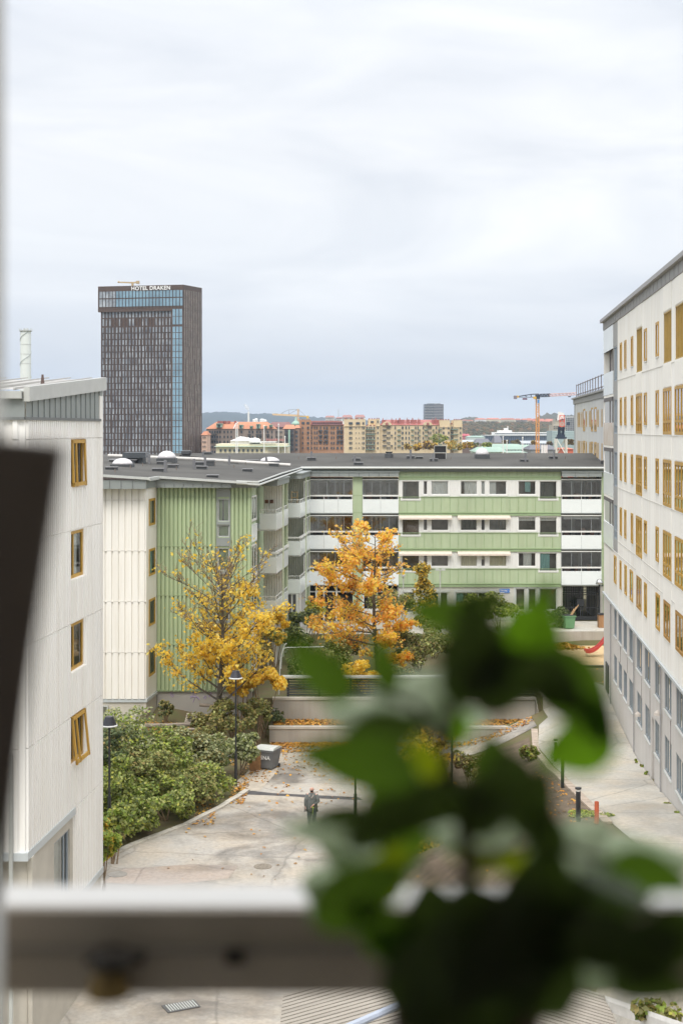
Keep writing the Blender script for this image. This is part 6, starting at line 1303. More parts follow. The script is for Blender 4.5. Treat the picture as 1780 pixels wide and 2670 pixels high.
# trees
pb('shrub', 'mixed green shrub under the left side of the orange maple', 860, 1720, 85, 60, 45, 2600, .12, 'green', 140, 'olive', .4)
pb('shrub', 'dark green shrub behind the left end of the slatted screen', 790, 1745, 84, 50, 32, 2000, .12, 'dark', 141, 'green', .4)
pb('shrub', 'olive shrub behind the golden round shrub', 900, 1690, 90, 55, 30, 2000, .12, 'olive', 142, 'green', .5)
pb('shrub', 'green shrub behind the slatted screen, right of the golden shrub', 1040, 1770, 83.5, 60, 36, 2200, .12, 'dark', 143, 'olive', .5)
def tree(name, label, base, height, prof, kind, leaves, seed, trunk_r=.16, nprim=16, tmin=.22, leafsize=.14, dens=lambda x, z: 1, kind2=None, mixp=0, cat='tree', lean=(0, 0), leafn=7, twigs=5, bark=BARK, seconds=8, rise=.55, hd=None, asym=0):
    rr = random.Random(seed); x0, y0, z0 = base; t = thing(name, label, cat, base)
    tr, br, tw = MB(), MB(), MB(); tips = []
    def tp(f): return Vector((x0+lean[0]*f+.12*math.sin(5*f+seed), y0+lean[1]*f, z0-.1+height*f))
    tr.tube([tp(i/10) for i in range(11)], trunk_r, trunk_r*.12, 8); tr.build('trunk', bark, t)
    for i in range(nprim):
        hd = hd or height; f = tmin+(.97-tmin)*((i+.5)/nprim)**.9; az = i*2.399+rr.uniform(-.4, .4); ln = prof(f)*rr.uniform(.75, 1.1)*(1-asym*math.cos(az))
        p = tp(f); d = Vector((math.cos(az), math.sin(az), rise*(.6+f*.9)+rr.uniform(-.1, .15))).normalized(); pts = [p.copy()]; n = 7
        for j in range(n):
            d = (d+Vector((rr.uniform(-.16, .16), rr.uniform(-.16, .16), rr.uniform(-.10, .16)))).normalized(); p = p+d*ln/n; pts.append(p.copy())
        r0 = trunk_r*(1-f)*.33+.016; br.tube(pts, r0, .012, 5, cap=False)
        for j in range(seconds):
            g_ = rr.uniform(.18, 1); ii = min(n-1, int(g_*n)); b_ = pts[ii].lerp(pts[ii+1], g_*n-ii if ii+1 <= n and g_ < 1 else 0)
            dd = ((pts[ii+1]-pts[ii]).normalized()+Vector((rr.uniform(-.9, .9), rr.uniform(-.9, .9), rr.uniform(-.35, .75)))).normalized(); l2 = ln*rr.uniform(.22, .42)*(1.1-g_*.4); q2 = [b_]; pp = b_
            for k_ in range(4): dd = (dd+Vector((rr.uniform(-.22, .22), rr.uniform(-.22, .22), rr.uniform(-.12, .2)))).normalized(); pp = pp+dd*l2/4; q2.append(pp)
            br.tube(q2, .014, .007, 4, cap=False)
            for k_ in range(twigs):
                g2 = rr.uniform(.2, 1); a_ = min(3, int(g2*4)); c_ = q2[a_].lerp(q2[a_+1], min(1, g2*4-a_)); d3 = (dd+Vector((rr.uniform(-1, 1), rr.uniform(-1, 1), rr.uniform(-.5, .8)))).normalized(); e_ = c_+d3*l2*rr.uniform(.25, .5)
                tw.tube([c_, (c_+e_)/2+Vector((0, 0, .02)), e_], .011, .006, 3, cap=False); tips.append((c_, e_))
    br.build('branches', bark, t); tw.build('twigs', TWIG, t)
    pts = []
    for a, b in tips:
        dz = dens((b.x-x0), (b.z-z0)/hd)
        m_ = leafn*dz; m_ = int(m_)+(rr.random() < m_-int(m_))
        for _ in range(m_): q_ = a.lerp(b, rr.uniform(.2, 1.15)); pts.append((q_.x+rr.gauss(0, .15), q_.y+rr.gauss(0, .15), q_.z+rr.gauss(0, .10)-.05))
    P_ = np.array(pts)
    if kind2: r_ = np.random.default_rng(seed); sel = r_.uniform(size=len(P_)) < mixp; leafmesh('leaves', P_[~sel], leafsize, LM[kind], t, seed, .2); leafmesh('turned_leaves', P_[sel], leafsize, LM[kind2], t, seed+1, .2)
    else: leafmesh('leaves', P_, leafsize, LM[kind], t, seed, .2)
    return t
def d1(x, z):
    c = math.sin(x*2.1+z*9)*math.sin(z*21+x*1.3)
    if z < .27: return .6
    if z < .60: return .95 if c > -.1 else .22
    if z < .8: return (1.0 if c > .15 else .12) if abs(x) > 1.1 else .16
    return .07
tree('maple_tree', 'yellow leaved maple, half bare at the top, before the green corrugated wall', (xat(566, 76), 76, h(xat(566, 76), 76)), 9.4, lambda f: 3.6 if f < .6 else 3.6-1.6*(f-.6), 'yellow', 0, 5, .2, 40, .24, .14, d1, 'amber', .25, lean=(.3, 0), leafn=5.2, twigs=8, seconds=10, rise=.6, hd=10.9)
def d2(x, z):
    c = math.sin(x*2.3+z*11)*math.sin(z*19-x*1.7)
    if z < .44: return 1.0 if c > -.3 else .35
    if z < .76: return (1.0 if c > -.2 else .22) if x < .1 else .09
    if z < .9: return .22
    return .45
tree('maple_tree', 'fiery orange maple in the middle of the upper court', (xat(985, 88.5), 88.5, 2.1), 9.0, lambda f: 3.3 if f < .55 else 3.3-3.6*(f-.55), 'orange', 0, 9, .15, 36, .08, .15, d2, 'yellow', .45, lean=(-.3, 0), leafn=6.5, twigs=8, seconds=10, rise=.28, hd=10.3, asym=.38)
tree('young_tree', 'slim olive yellow young tree in front of the green facade', (xat(1107, 98), 98, 2.1), 6.1, lambda f: .95*(1.1-f*.6), 'olive', 0, 13, .06, 20, .25, .13, lambda x, z: 1.3, 'amber', .5, leafn=5, twigs=4, seconds=6)
tree('small_tree', 'slender yellow leaved tree glimpsed through the window plant', (xat(1105, 60), 60, h(xat(1105, 60), 60)), 5.2, lambda f: 1.3, 'amber', 0, 17, .06, 14, .3, .14, lambda x, z: 1, 'brown', .3, leafn=4, twigs=4, seconds=6)
# far trees in the city
for i, (px, py, Y, rx_, ry, kind, k2, lab) in enumerate(((1146, 1145, 700, 22, 14, 'lime', 'olive', 'yellow green tree above the flat roof before the cream tower'), (1120, 1162, 690, 20, 16, 'brown', 'amber', 'rusty brown tree left of the yellow green tree'), (1090, 1168, 680, 16, 12, 'amber', 'brown', 'amber tree lowest left above the flat roof'), (1175, 1162, 690, 16, 14, 'amber', 'olive', 'amber tree right of the black roof panel'), (1196, 1168, 680, 16, 12, 'olive', 'amber', 'olive tree at the foot of the last cream tower'), (1062, 1166, 690, 9, 9, 'amber', 'brown', 'small amber tree before the cream facade'), (1216, 1163, 620, 18, 13, 'amber', 'brown', 'orange tree right of the cream towers, above the flat roof'), (1235, 1160, 640, 12, 10, 'dark', 'olive', 'dark green tree left of the skylight dome'), (1268, 1163, 640, 15, 9, 'lime', 'olive', 'lime green tree right above the skylight dome'), (1343, 1156, 900, 13, 9, 'brown', 'olive', 'brown tree left of the crane mast below the grey shed'), (1318, 1155, 900, 9, 7, 'olive', 'brown', 'olive tree beside the left flagpoles'), (1391, 1156, 900, 8, 6, 'brown', 'amber', 'small rusty tree touching the orange crane mast'), (1432, 1156, 900, 8, 6, 'brown', 'olive', 'small brown tree between the two cranes'), (1486, 1155, 500, 10, 10, 'brown', 'olive', 'bare brown tree beside the white lattice mast'))):
    k = Y/FP; c = onpix(px, py, Y); bush('distant_tree', lab, c, (rx_*k, rx_*k*.8, ry*k), 700, 3.2*k, kind, 'tree', 200+i, 16, 'distant trees above the roof', 3, -26, k2, .4)
    s = MB(); 
# leaf litter as thin scattered leaves
def litter(lab, areas, seed, size=.11):
    r = random.Random(seed); pts = []
    for x0, x1, y0, y1, n in areas:
        for _ in range(n): x, y = r.uniform(x0, x1), r.uniform(y0, y1); pts.append((x, y, h(x, y)+.06))
    o = leafmesh('fallen_leaves', pts, size, LM['litter'], None, seed, 2.5); tag(o, lab, 'leaves', kind='stuff')
litter('orange fallen leaves drifted at the foot of the lower retaining wall', [(-3.9, 3.5, 77.9, 78.85, 1500), (-3.9, .5, 76.5, 78, 420), (-3.6, 1, 72, 76.5, 220), (-3.5, 3, 66, 72, 90), (3.5, 10.5, 77.5, 78.8, 400)], 1)
litter('orange fallen leaves covering the bed between the retaining walls', [(-3.8, 10.8, 79.2, 80.75, 2600)], 2)
litter('rusty fallen leaves gathered along the kerb by the hedge', [(-5.3, -4.5, 66.0, 70, 260), (-6.6, -5.6, 62.5, 66, 120), (-5.0, -3.6, 70, 74, 120)], 3, .1)
litter('scattered dead leaves on the bank below the wing', [(-11, -5.5, 73, 78.5, 1300)], 4, .1)
litter('scattered yellow leaves on the courtyard asphalt', [(-7, 4, 52, 72, 90), (12, 20, 84, 93, 160)], 5, .1)
litter('loose leaves strewn over the dark soil bed', [(5, 9.0, 50, 66, 500)], 6, .09)
r = random.Random(4); pts = []
for _ in range(900): a, q_ = r.uniform(0, 6.28), abs(r.gauss(0, .5)); x, y = 15.9+q_*math.cos(a)*1.6, 101.6+q_*math.sin(a)*.7; pts.append((x, y, 1.72+max(0, .42-q_*.33)*r.uniform(.3, 1)))
o = leafmesh('leaf_pile', pts, .15, LM['litter'], None, 8, .8); tag(o, 'raked pile of brown leaves on the sandy playground', 'leaf pile')
# ------------------------------------------------------------------ things in the courtyard
def lamp(lab, px, pyb, pyt, z=None, Y=None):
    if Y is None: Y = (H-(z or 0))*FP/(pyb-HZ)
    x = xat(px, Y); zb = zat(pyb, Y) if z is None else z; zt = zat(pyt, Y); hh = zt-zb
    t = thing('street_lamp', lab, 'lamp', (x, Y, zb), world=False, group='courtyard lamps')
    s = MB(); s.tube([(0, 0, -.1), (0, 0, hh-.35)], .045, .04, 8); s.tube([(0, 0, -.05), (0, 0, min(1.6, hh*.3))], .075, .07, 8); s.build('pole', DARK, t)
    s = MB(); s.lathe(0, 0, [(.18, -.12), (.17, .06)], 10); s.build('footing', CONCL, t)
    s = MB(); s.lathe(0, 0, [(.30, hh-.38), (.30, hh-.34), (.17, hh-.02), (.15, hh), (.02, hh+.01)], 20); o = s.build('lamp_shade', mat('lamp_shade_dark', (.05, .05, .06), rough=.25, metal=.5, spec=.6), t, smooth=False)
    s = MB(); s.lathe(0, 0, [(.33, hh-.40), (.34, hh-.37), (.31, hh-.34)], 20); s.build('shade_rim', mat('lamp_rim', (.62, .62, .62), rough=.3), o); return t
lamp('black courtyard lamp with a conical shade standing just left of the grey waste bin', 614.7, 2052, 1748, z=h(xat(614, 69), 69))
lamp('black courtyard lamp with a conical shade close to the near white building corner', 285, 2165, 1868, Y=57.5)
lamp('black lamp post behind the left leaves of the window plant', 926, 2165, 1850, Y=61.8)
lamp('black lamp post seen through the middle of the window plant', 1178, 2250, 1880, Y=57.2)
for lab, px, pyb, pyt, Y in (('thin pale lamp pole right of the orange maple', 1051, 1640, 1500, 100), ('pale twin headed lamp pole left of the ground floor windows', 1147, 1600, 1484, 102), ('short pale lamp pole beside the slim olive tree', 1113, 1620, 1548, 100)):
    x, zb, zt = xat(px, Y), 2.1, zat(pyt, Y); t = thing('pole_lamp', lab, 'lamp', (x, Y, zb), group='pale poles in the upper court'); s = MB(); s.tube([(x, Y, 2.0), (x, Y, zt-.1)], .05, .04, 8); s.build('pole', LGREY, t)
    s = MB(); 
    if 'twin' in lab:
        s.tube([(x-.2, Y, zt-.08), (x+.22, Y, zt-.08)], .04, n=6); s.box(x-.34, x-.08, Y-.12, Y+.12, zt-.1, zt+.02); s.box(x+.1, x+.36, Y-.12, Y+.12, zt-.1, zt+.02)
    else: s.lathe(x, Y, [(.05, zt-.15), (.13, zt-.1), (.14, zt+.02), (.05, zt+.08)], 10)
    s.build('lamp_head', LGREY, t)
# globe lamp by the gateway
t = thing('globe_lamp', 'silver domed lamp on a dark post at the gateway corner', 'lamp', (xat(1563, 109.5), 109.5, 2.45)); x = xat(1562, 109.5); z = zat(1518, 109.5)
s = MB(); s.lathe(x, 109.5, [(.27, z-.16), (.28, z-.05), (.25, z+.08), (.16, z+.2), (.02, z+.25)], 16); s.build('lamp_head', STEEL, t, smooth=True)
s = MB(); s.tube([(x, 109.5, 2.4), (x, 109.5, z-.15)], .07, n=8); s.build('post', DARK, t)
# wheelie bin with laths
def wheelie(lab, px, pyb, Y, z, m, lidm, w_=.62, d_=.72, hh=1.05, rz=0, closed=True, steps=False):
    t = thing('waste_bin', lab, 'bin', (xat(px, Y), Y, z), rz=rz, world=False)
    s = MB(); b = .8
    s.hexa([(-w_/2*b, -d_/2*b, .08), (w_/2*b, -d_/2*b, .08), (w_/2*b, d_/2*b, .08), (-w_/2*b, d_/2*b, .08), (-w_/2, -d_/2, hh*.9), (w_/2, -d_/2, hh*.9), (w_/2, d_/2, hh*.9), (-w_/2, d_/2, hh*.9)])
    s.box(-w_/2-.03, w_/2+.03, -d_/2-.03, d_/2+.03, hh*.82, hh*.9)
    if steps: s.hexa([(-w_/2*.9, -d_/2*.9, hh*.42), (w_/2*.9, -d_/2*.9, hh*.42), (w_/2*.9, d_/2*.9, hh*.42), (-w_/2*.9, d_/2*.9, hh*.42), (-w_/2*.99, -d_/2*1.01, hh*.82), (w_/2*.99, -d_/2*1.01, hh*.82), (w_/2*.99, d_/2*1.01, hh*.82), (-w_/2*.99, d_/2*1.01, hh*.82)])
    s.build('bin_body', m, t)
    s = MB()
    if closed:
        pr = []
        for i in range(7): a = math.pi*i/6; pr.append((-d_/2-.04+(d_+.08)*(1-math.cos(a))/2, hh*.9+.02+.13*math.sin(a)))
        vs = [(-w_/2-.04, y_, z_) for y_, z_ in pr]+[(w_/2+.04, y_, z_) for y_, z_ in pr]; n = len(pr)
        s.add(vs, [tuple(range(n-1, -1, -1)), tuple(range(n, 2*n)), (0, n, 2*n-1, n-1)]+[(i, i+1, n+i+1, n+i) for i in range(n-1)]); s.build('lid', lidm, t)
    else: s.box(-w_/2-.02, w_/2+.02, -d_/2-.02, d_/2+.02, hh*.9, hh*.9+.012); s.box(-w_/2-.02, w_/2+.02, d_/2+.02, d_/2+.06, hh*.2, hh*.9); s.build('lid', lidm, t)
    for sx in (-1, 1):
        s = MB(); x = sx*w_/2*.85; s.tube([(x-.03, d_/2*.85, .1), (x+.03, d_/2*.85, .1)], .1, n=14); s.build('wheel', BLACK, t)
    return t
zb = h(xat(698, 72.3), 72.3)
LIDM = mat('dirty_lid', (.60, .57, .60), rough=.6, var=.2, scale=7, col2=(.42, .50, .42)); BING = mat('bin_grey', (.15, .155, .16), rough=.55, var=.12, scale=2)
t = wheelie('grey graffitied waste bin with a dirty pale lid beside the retaining wall', 699, 2001, 73.0, h(0, 73)+.03, BING, LIDM, .98, 1.0, 1.12, R(-22), steps=True)
FG = Fr(-.34, -.52, 1, 0, 0, -1); text_obj('SNA', .27, .006, WH, 'graffiti', t, Fr(-.20, -.50, 1, 0, 0, -1), 0, .02, .55, bold=.004)
for o in t.children:
    if o.name.startswith('graffiti'): o.location = (0, 0, 0)
t = wheelie('green wheelie bin with wooden laths sticking out, near the iron gate', 1481, 1648, 106.5, 2.45, mat('bin_green', (.13, .27, .13), rough=.5), BLACK, .82, .9, 1.15, R(12), closed=False)
s = MB()
for a, b in (((.05, 0, .7), (.62, .1, 1.65)), ((.1, .1, .7), (.8, .2, 1.78)), ((0, .1, .7), (.45, .1, 1.5))): s.tube([tuple(Vector(a)+t.location), tuple(Vector(b)+t.location)], .025, n=4)
tag(s.build('wooden_laths', mat('lath_wood', (.65, .42, .22))), 'bundle of pale wooden laths leaning out of the green wheelie bin', 'laths')
s = MB(); X = xat(1571, 107)
s.box(X-.32, X+.6, 106.8, 107.5, 2.45, 3.45)
o = s.build('slatted_bin', mat('slat_wood_brown', (.34, .18, .08), var=.3, scale=1, stretch=(14, 1, .1)), thing('slatted_planter', 'dark topped bin with brown wooden slats by the gateway corner', 'bin', (X, 107, 2.45)))
s = MB(); s.box(X-.36, X+.64, 106.76, 107.54, 3.45, 3.52); s.build('bin_top', BLACK, o.parent)
# slide
t = thing('playground_slide', 'steel playground slide with red sides on the sand', 'slide', (xat(1530, 98), 98, 1.75)); Ys = 98
ctr = [(1524, 1698), (1533, 1700), (1545, 1697), (1556, 1690), (1566, 1680), (1576, 1667), (1588, 1650)]
s, r_, r2_ = MB(), MB(), MB(); P_ = [Vector(at(px, py, Ys-(px-1524)*.0)) for px, py in ctr]
for a, b in zip(P_[:-1], P_[1:]):
    s.hexa([a+Vector((0, -.28, -.02)), b+Vector((0, -.28, -.02)), b+Vector((0, .28, -.02)), a+Vector((0, .28, -.02)), a+Vector((0, -.28, .02)), b+Vector((0, -.28, .02)), b+Vector((0, .28, .02)), a+Vector((0, .28, .02))])
    for sy, m_ in ((-.3, 0), (.3, 0)): [r_, r2_][sy > 0].hexa([a+Vector((0, sy-.03, -.06)), b+Vector((0, sy-.03, -.06)), b+Vector((0, sy+.03, -.06)), a+Vector((0, sy+.03, -.06)), a+Vector((0, sy-.03, .16)), b+Vector((0, sy-.03, .16)), b+Vector((0, sy+.03, .16)), a+Vector((0, sy+.03, .16))])
s.build('chute', STEEL, t); r_.build('side_rail', mat('slide_red', (.55, .06, .06), rough=.4), t); r2_.build('side_rail', mat('slide_red', (.55, .06, .06)), t)
s = MB()
for sy in (-.25, .25): s.tube([P_[0]+Vector((.1, sy, 0)), P_[0]+Vector((.1, sy, -.3))], .03, n=5); s.tube([P_[-1]+Vector((0, sy, 0)), P_[-1]+Vector((0, sy, -1.6))], .03, n=5)
s.build('support', STEEL, t)
# bollards and posts
def bollard(lab, px, pyb, pyt, m, r=.085, cap=None, Y=None, name='bollard', cat='bollard'):
    Y0 = 55.
    if Y is None:
        for _ in range(60): Y0 = .5*Y0+.5*(H-h(xat(px, Y0), Y0)-.03)*FP/(pyb-HZ)
    else: Y0 = Y
    x = xat(px, Y0); z = h(x, Y0); zt = zat(pyt, Y0); t = thing(name, lab, cat, (x, Y0, z)); s = MB()
    if cap: s.lathe(x, Y0, [(r, z-.1), (r, zt-.13)], 14); s.build('post', m, t); s = MB(); s.lathe(x, Y0, [(r*.9, zt-.13), (r*.9, zt-.05)], 14); s.build('light_band', WH, t); s = MB(); s.lathe(x, Y0, [(r*1.35, zt-.05), (r*1.35, zt)], 14); s.build('cap', DARK, t)
    else: s.lathe(x, Y0, [(r, z-.1), (r, zt), (r*.8, zt), (r*.8, zt-.05)], 14); s.build('post', m, t); s = MB(); s.lathe(x, Y0, [(r*1.2, z+.0), (r*1.2, z+.06)], 12); s.build('collar', DARK, t)
bollard('black bollard light with a pale ring beside the stone edging', 1507, 2143, 2054, DARK, cap=True)
bollard('short rust orange pipe post at the edge of the path', 1555, 2150, 2091, mat('orange_post', (.55, .13, .06), rough=.6, var=.15), r=.08, name='orange_post', cat='post')
bollard('farther black bollard light at the bend of the path', 1448, 1985, 1928, DARK, r=.075, cap=True)
bollard('dark post on a pale footing behind the right hand leaves', 1466, 2055, 1960, DARK, r=.07, name='dark_post', cat='post')
# slatted screen and arched shelter on the upper wall
t = thing('slatted_screen', 'dark horizontal slat screen standing on the upper retaining wall', 'screen', (-3, 81.4, 2.1)); s, p_ = MB(), MB(); x0, x1 = xat(748, 81.4), xat(1400, 81.4)
for i in range(7): z = 2.2+i*.145; s.box(x0, x1, 81.35, 81.38, z, z+.07)
s.build('slats', mat('screen_slat', (.05, .055, .06), rough=.5), t)
for i in range(9): x = x0+(x1-x0)*i/8; p_.box(x, x+.12, 81.38, 81.5, 2.0, 3.3)
p_.build('post', DARK, t); s = MB(); s.box(x0-.3, x1, 81.1, 81.6, 3.22, 3.32); s.build('top_ledge', LGREY, t)
s = MB(); x = xat(740, 82); pts = [(x-.25+.35*(1-math.cos(a)), 82.2, 3.3+1.5*math.sin(a)) for a in [i*math.pi/2/8 for i in range(9)]]; s.tube([(x-.3, 82.2, 2.0)]+pts, .035, n=6); s.tube([pts[-1], (pts[-1][0]+2.2, 82.2, pts[-1][2]+.05)], .03, n=6)
s.tube([(p[0], 83.8, p[2]) for p in pts], .035, n=6); s.tube([(pts[4][0], 82.2, pts[4][2]), (pts[4][0], 83.8, pts[4][2])], .03, n=6); tag(s.build('arched_frame', mat('galvanised_arch', (.55, .57, .55), rough=.4)), 'pale arched steel frame behind the slatted screen', 'frame')
# purple graffiti on the wing plinth
s = MB(); PU = mat('purple_spray', (.40, .32, .50), rough=.8); GY = YW+.04-.012
def spray(pts): 
    for a, b in zip(pts[:-1], pts[1:]): s.tube([(xat(a[0], GY), GY, zat(a[1], GY)), (xat(b[0], GY), GY, zat(b[1], GY))], .022, n=4)
spray([(447, 1803), (444, 1812), (450, 1818), (453, 1812), (448, 1810), (449, 1803)]); spray([(497, 1822), (507, 1806), (512, 1803), (509, 1815), (520, 1825), (516, 1818), (495, 1816), (508, 1818), (503, 1832)]); spray([(533, 1815), (531, 1820), (535, 1823), (538, 1818), (534, 1814)]); spray([(543, 1808), (546, 1818), (550, 1806), (553, 1816)])
s.build('graffiti', PU, GB)
# log border, boards
t = thing('log_border', 'weathered grey logs edging the bank below the white bay', 'logs', (xat(420, 73), 73, 1.2))
WOODG = mat('grey_wood', (.26, .22, .18), rough=1, var=.3, scale=4, stretch=(.3, 4, 4))
for (a, b, Y, y2, r) in (((375, 1892), (505, 1888), 73.5, 73.8, .11), ((430, 1899), (520, 1902), 73.2, 73.2, .08), ((520, 1838), (580, 1840), 76.5, 76.5, .09)):
    s = MB(); s.tube([at(*a, Y), at((a[0]+b[0])/2, (a[1]+b[1])/2+1, (Y+y2)/2), at(*b, y2)], r, r*.9, 7); s.build('log', WOODG, t)
t = thing('board_stack', 'fan of old grey boards stacked on the bank above the hedge', 'boards', (xat(500, 74), 74, 1.3)); 
for i in range(7):
    s = MB(); y = 74+.06*i; z = zat(1888-4*i, 74); x0, x1 = xat(481+.8*i, 74), xat(523-1.2*i, 74)
    s.hexa([(x0, y-.3, z-.02), (x1, y-.3, z+.10-.03*i), (x1, y, z+.10-.03*i), (x0, y, z-.02), (x0, y-.3, z+.025), (x1, y-.3, z+.15-.03*i), (x1, y, z+.15-.03*i), (x0, y, z+.025)]); s.build('board', mat('old_board', (.40, .35, .29), rough=1, var=.3, scale=4), t)
s = MB(); a = at(365, 1895, 75); b = at(387, 1860, 76.6); s.hexa([a, (a[0]+.1, a[1], a[2]), (b[0]+.1, b[1], b[2]-.1), (b[0], b[1], b[2]-.1), (a[0], a[1], a[2]+.55), (a[0]+.1, a[1], a[2]+.55), (b[0]+.1, b[1], b[2]+.35), (b[0], b[1], b[2]+.35)]); tag(s.build('plank_edge', WOODG), 'short mossy plank wall beside the white bay plinth', 'plank')
# stair rail in the bank
s = MB(); 
for dz in (0, .38): s.tube([at(563, 2010, 70)[:2]+(zat(2010, 70)+dz,), at(608, 1985, 70)[:2]+(zat(1985, 70)+dz,)], .025, n=6)
s.tube([at(563, 2030, 70), at(563, 1990, 70)], .025, n=6); tag(s.build('handrail', LGREY), 'thin steel handrail in the shrubs beside the right lamp post', 'handrail')
s = MB(); c = at(665, 2000, 72.4); s.box(c[0]-.28, c[0]+.05, 72.3, 72.36, .0, .85); s.box(c[0]-.02, c[0]+.28, 72.5, 72.56, .0, .95); tag(s.build('leaning_boards', mat('brown_board', (.36, .20, .09), rough=.8, var=.3)), 'two brown boards standing left of the grey waste bin', 'boards')
# manhole, drain grate
s = MB(); s.lathe(xat(685, 56.6), 56.6, [(.36, -.0), (.36, .045), (.30, .047), (.02, .047)], 20); tag(s.build('manhole_cover', mat('manhole_iron', (.22, .19, .15), rough=.7, var=.3, scale=8)), 'round iron manhole cover in the middle of the courtyard asphalt', 'manhole')
s = MB(); s.lathe(xat(323, 57.2), 55.6, [(.38, -.0), (.38, .048), (.02, .048)], 20); tag(s.build('manhole_cover', mat('manhole_iron2', (.30, .28, .25), rough=.7, var=.2)), 'round iron manhole cover close to the near building corner', 'manhole')
t = thing('drain_grate', 'rectangular iron drain grate in the asphalt below the window rail', 'grate', (-4.8, 42.8, 0)); s = MB(); u = Vector((.86, .42, 0)).normalized(); v = Vector((-u.y, u.x, 0)); c = Vector((xat(472, 42.9), 42.9, .04))
for i in range(11): p = c+u*(-.42+i*.084); s.hexa([p-v*.24, p+u*.035-v*.24, p+u*.035+v*.24, p+v*.24, p-v*.24+Vector((0, 0, .03)), p+u*.035-v*.24+Vector((0, 0, .03)), p+u*.035+v*.24+Vector((0, 0, .03)), p+v*.24+Vector((0, 0, .03))])
s.build('bars', LGREY, t); s = MB(); p = c; s.hexa([p-u*.52-v*.3, p+u*.52-v*.3, p+u*.52+v*.3, p-u*.52+v*.3, p-u*.52-v*.3+Vector((0, 0, .012)), p+u*.52-v*.3+Vector((0, 0, .012)), p+u*.52+v*.3+Vector((0, 0, .012)), p-u*.52+v*.3+Vector((0, 0, .012))]); s.build('frame', mat('grate_dark', (.10, .10, .10)), t)
# timber canopy below the window and its surroundings
t = thing('timber_canopy', 'low gabled canopy of narrow grey boards below the window', 'canopy', (2.4, 34, 0)); YR0, YR1 = 24, 36.6; xl, xc, xr = -1.5, 2.75, 6.75; ze, zc = 2.9, 4.1
GB2 = mat('canopy_board', (.34, .31, .27), rough=.9, var=.14, scale=1.2, stretch=(.4, 5, 1)); s = MB(); b2 = MB()
y = YR0
while y < YR1:
    s.hexa([(xl, y, ze-.03), (xc, y, zc-.03), (xc, y+.150, zc-.03), (xl, y+.150, ze-.03), (xl, y, ze), (xc, y, zc), (xc, y+.150, zc), (xl, y+.150, ze)]); b2.hexa([(xc, y, zc-.03), (xr, y, ze-.03), (xr, y+.150, ze-.03), (xc, y+.150, zc-.03), (xc, y, zc), (xr, y, ze), (xr, y+.150, ze), (xc, y+.150, zc)]); y += .215
s.build('left_slope', GB2, t); b2.build('right_slope', GB2, t)
s = MB(); s.add([(xl, YR0, ze-.06), (xc, YR0, zc-.06), (xc, YR1, zc-.06), (xl, YR1, ze-.06), (xr, YR0, ze-.06), (xr, YR1, ze-.06)], [(0, 1, 2, 3), (1, 4, 5, 2)]); s.build('underlay', mat('canopy_gap', (.10, .085, .075)), t)
s = MB()
for x in (xl+.2, xr-.3):
    for y in (YR0+.2, 30, YR1-.3): s.box(x, x+.14, y, y+.14, -.1, ze-.05)
s.build('post', GB2, t)
s = MB(); s.tube([at(860, 2700, 31), at(1090, 2600, 33.5)], .09, n=8); tag(s.build('blue_rail', mat('painted_rail', (.40, .45, .55), rough=.4)), 'blue grey painted rail slanting across the timber canopy', 'rail')
s = MB(); a, b = Vector(at(1583, 2637, 36)), Vector(at(1800, 2720, 30)); s.hexa([a, b, b+Vector((0, .35, 0)), a+Vector((0, .35, 0)), a+Vector((0, 0, .25)), b+Vector((0, 0, .25)), b+Vector((0, .35, .25)), a+Vector((0, .35, .25))]); tag(s.build('white_kerb_wall', mat('white_render', (.70, .69, .66))), 'white topped low wall at the bottom right corner', 'wall')
draped('near_paving', [(6.2, 26), (12, 26), (12.0, 40.8), (6.2, 40.8)], PATHM, .05, kind='structure')
pb('shrub', 'thin leafed twigs at the bottom right corner', 1720, 2650, 33, 70, 40, 420, .12, 'olive', 130, 'lime', .4, nclump=12)

# ------------------------------------------------------------------ the man in the courtyard
def skin_mesh(name, verts, edges, m, parent, levels=2, root=0, **k):
    me = bpy.data.meshes.new(name); me.from_pydata([v[:3] for v in verts], edges, []); o = bpy.data.objects.new(name, me); COL.objects.link(o)
    o.modifiers.new('skin', 'SKIN')
    for i, v in enumerate(verts):
        sv = me.skin_vertices[0].data[i]; sv.radius = (v[3], v[4] if len(v) > 4 else v[3]); sv.use_root = (i == root)
    sb = o.modifiers.new('sub', 'SUBSURF'); sb.levels = sb.render_levels = levels
    dg = bpy.context.evaluated_depsgraph_get(); m2 = bpy.data.meshes.new_from_object(o.evaluated_get(dg)); bpy.data.objects.remove(o); m2.materials.clear(); m2.materials.append(m); m2.name = name
    m2.polygons.foreach_set('use_smooth', [True]*len(m2.polygons)); return link(name, m2, parent, **k)
Yp = 62.2; t = thing('person', 'bald bearded man in a dark grey parka walking across the courtyard holding a lime tag', 'person', (xat(813, Yp), Yp, .03), rz=R(-8), world=False)
SK = mat('skin', (.58, .33, .25), rough=.55, var=.04); PK = mat('parka_cloth', (.12, .13, .125), rough=.85, var=.2, scale=6); TR = mat('trouser_cloth', (.055, .065, .08), rough=.9, var=.15, scale=5)
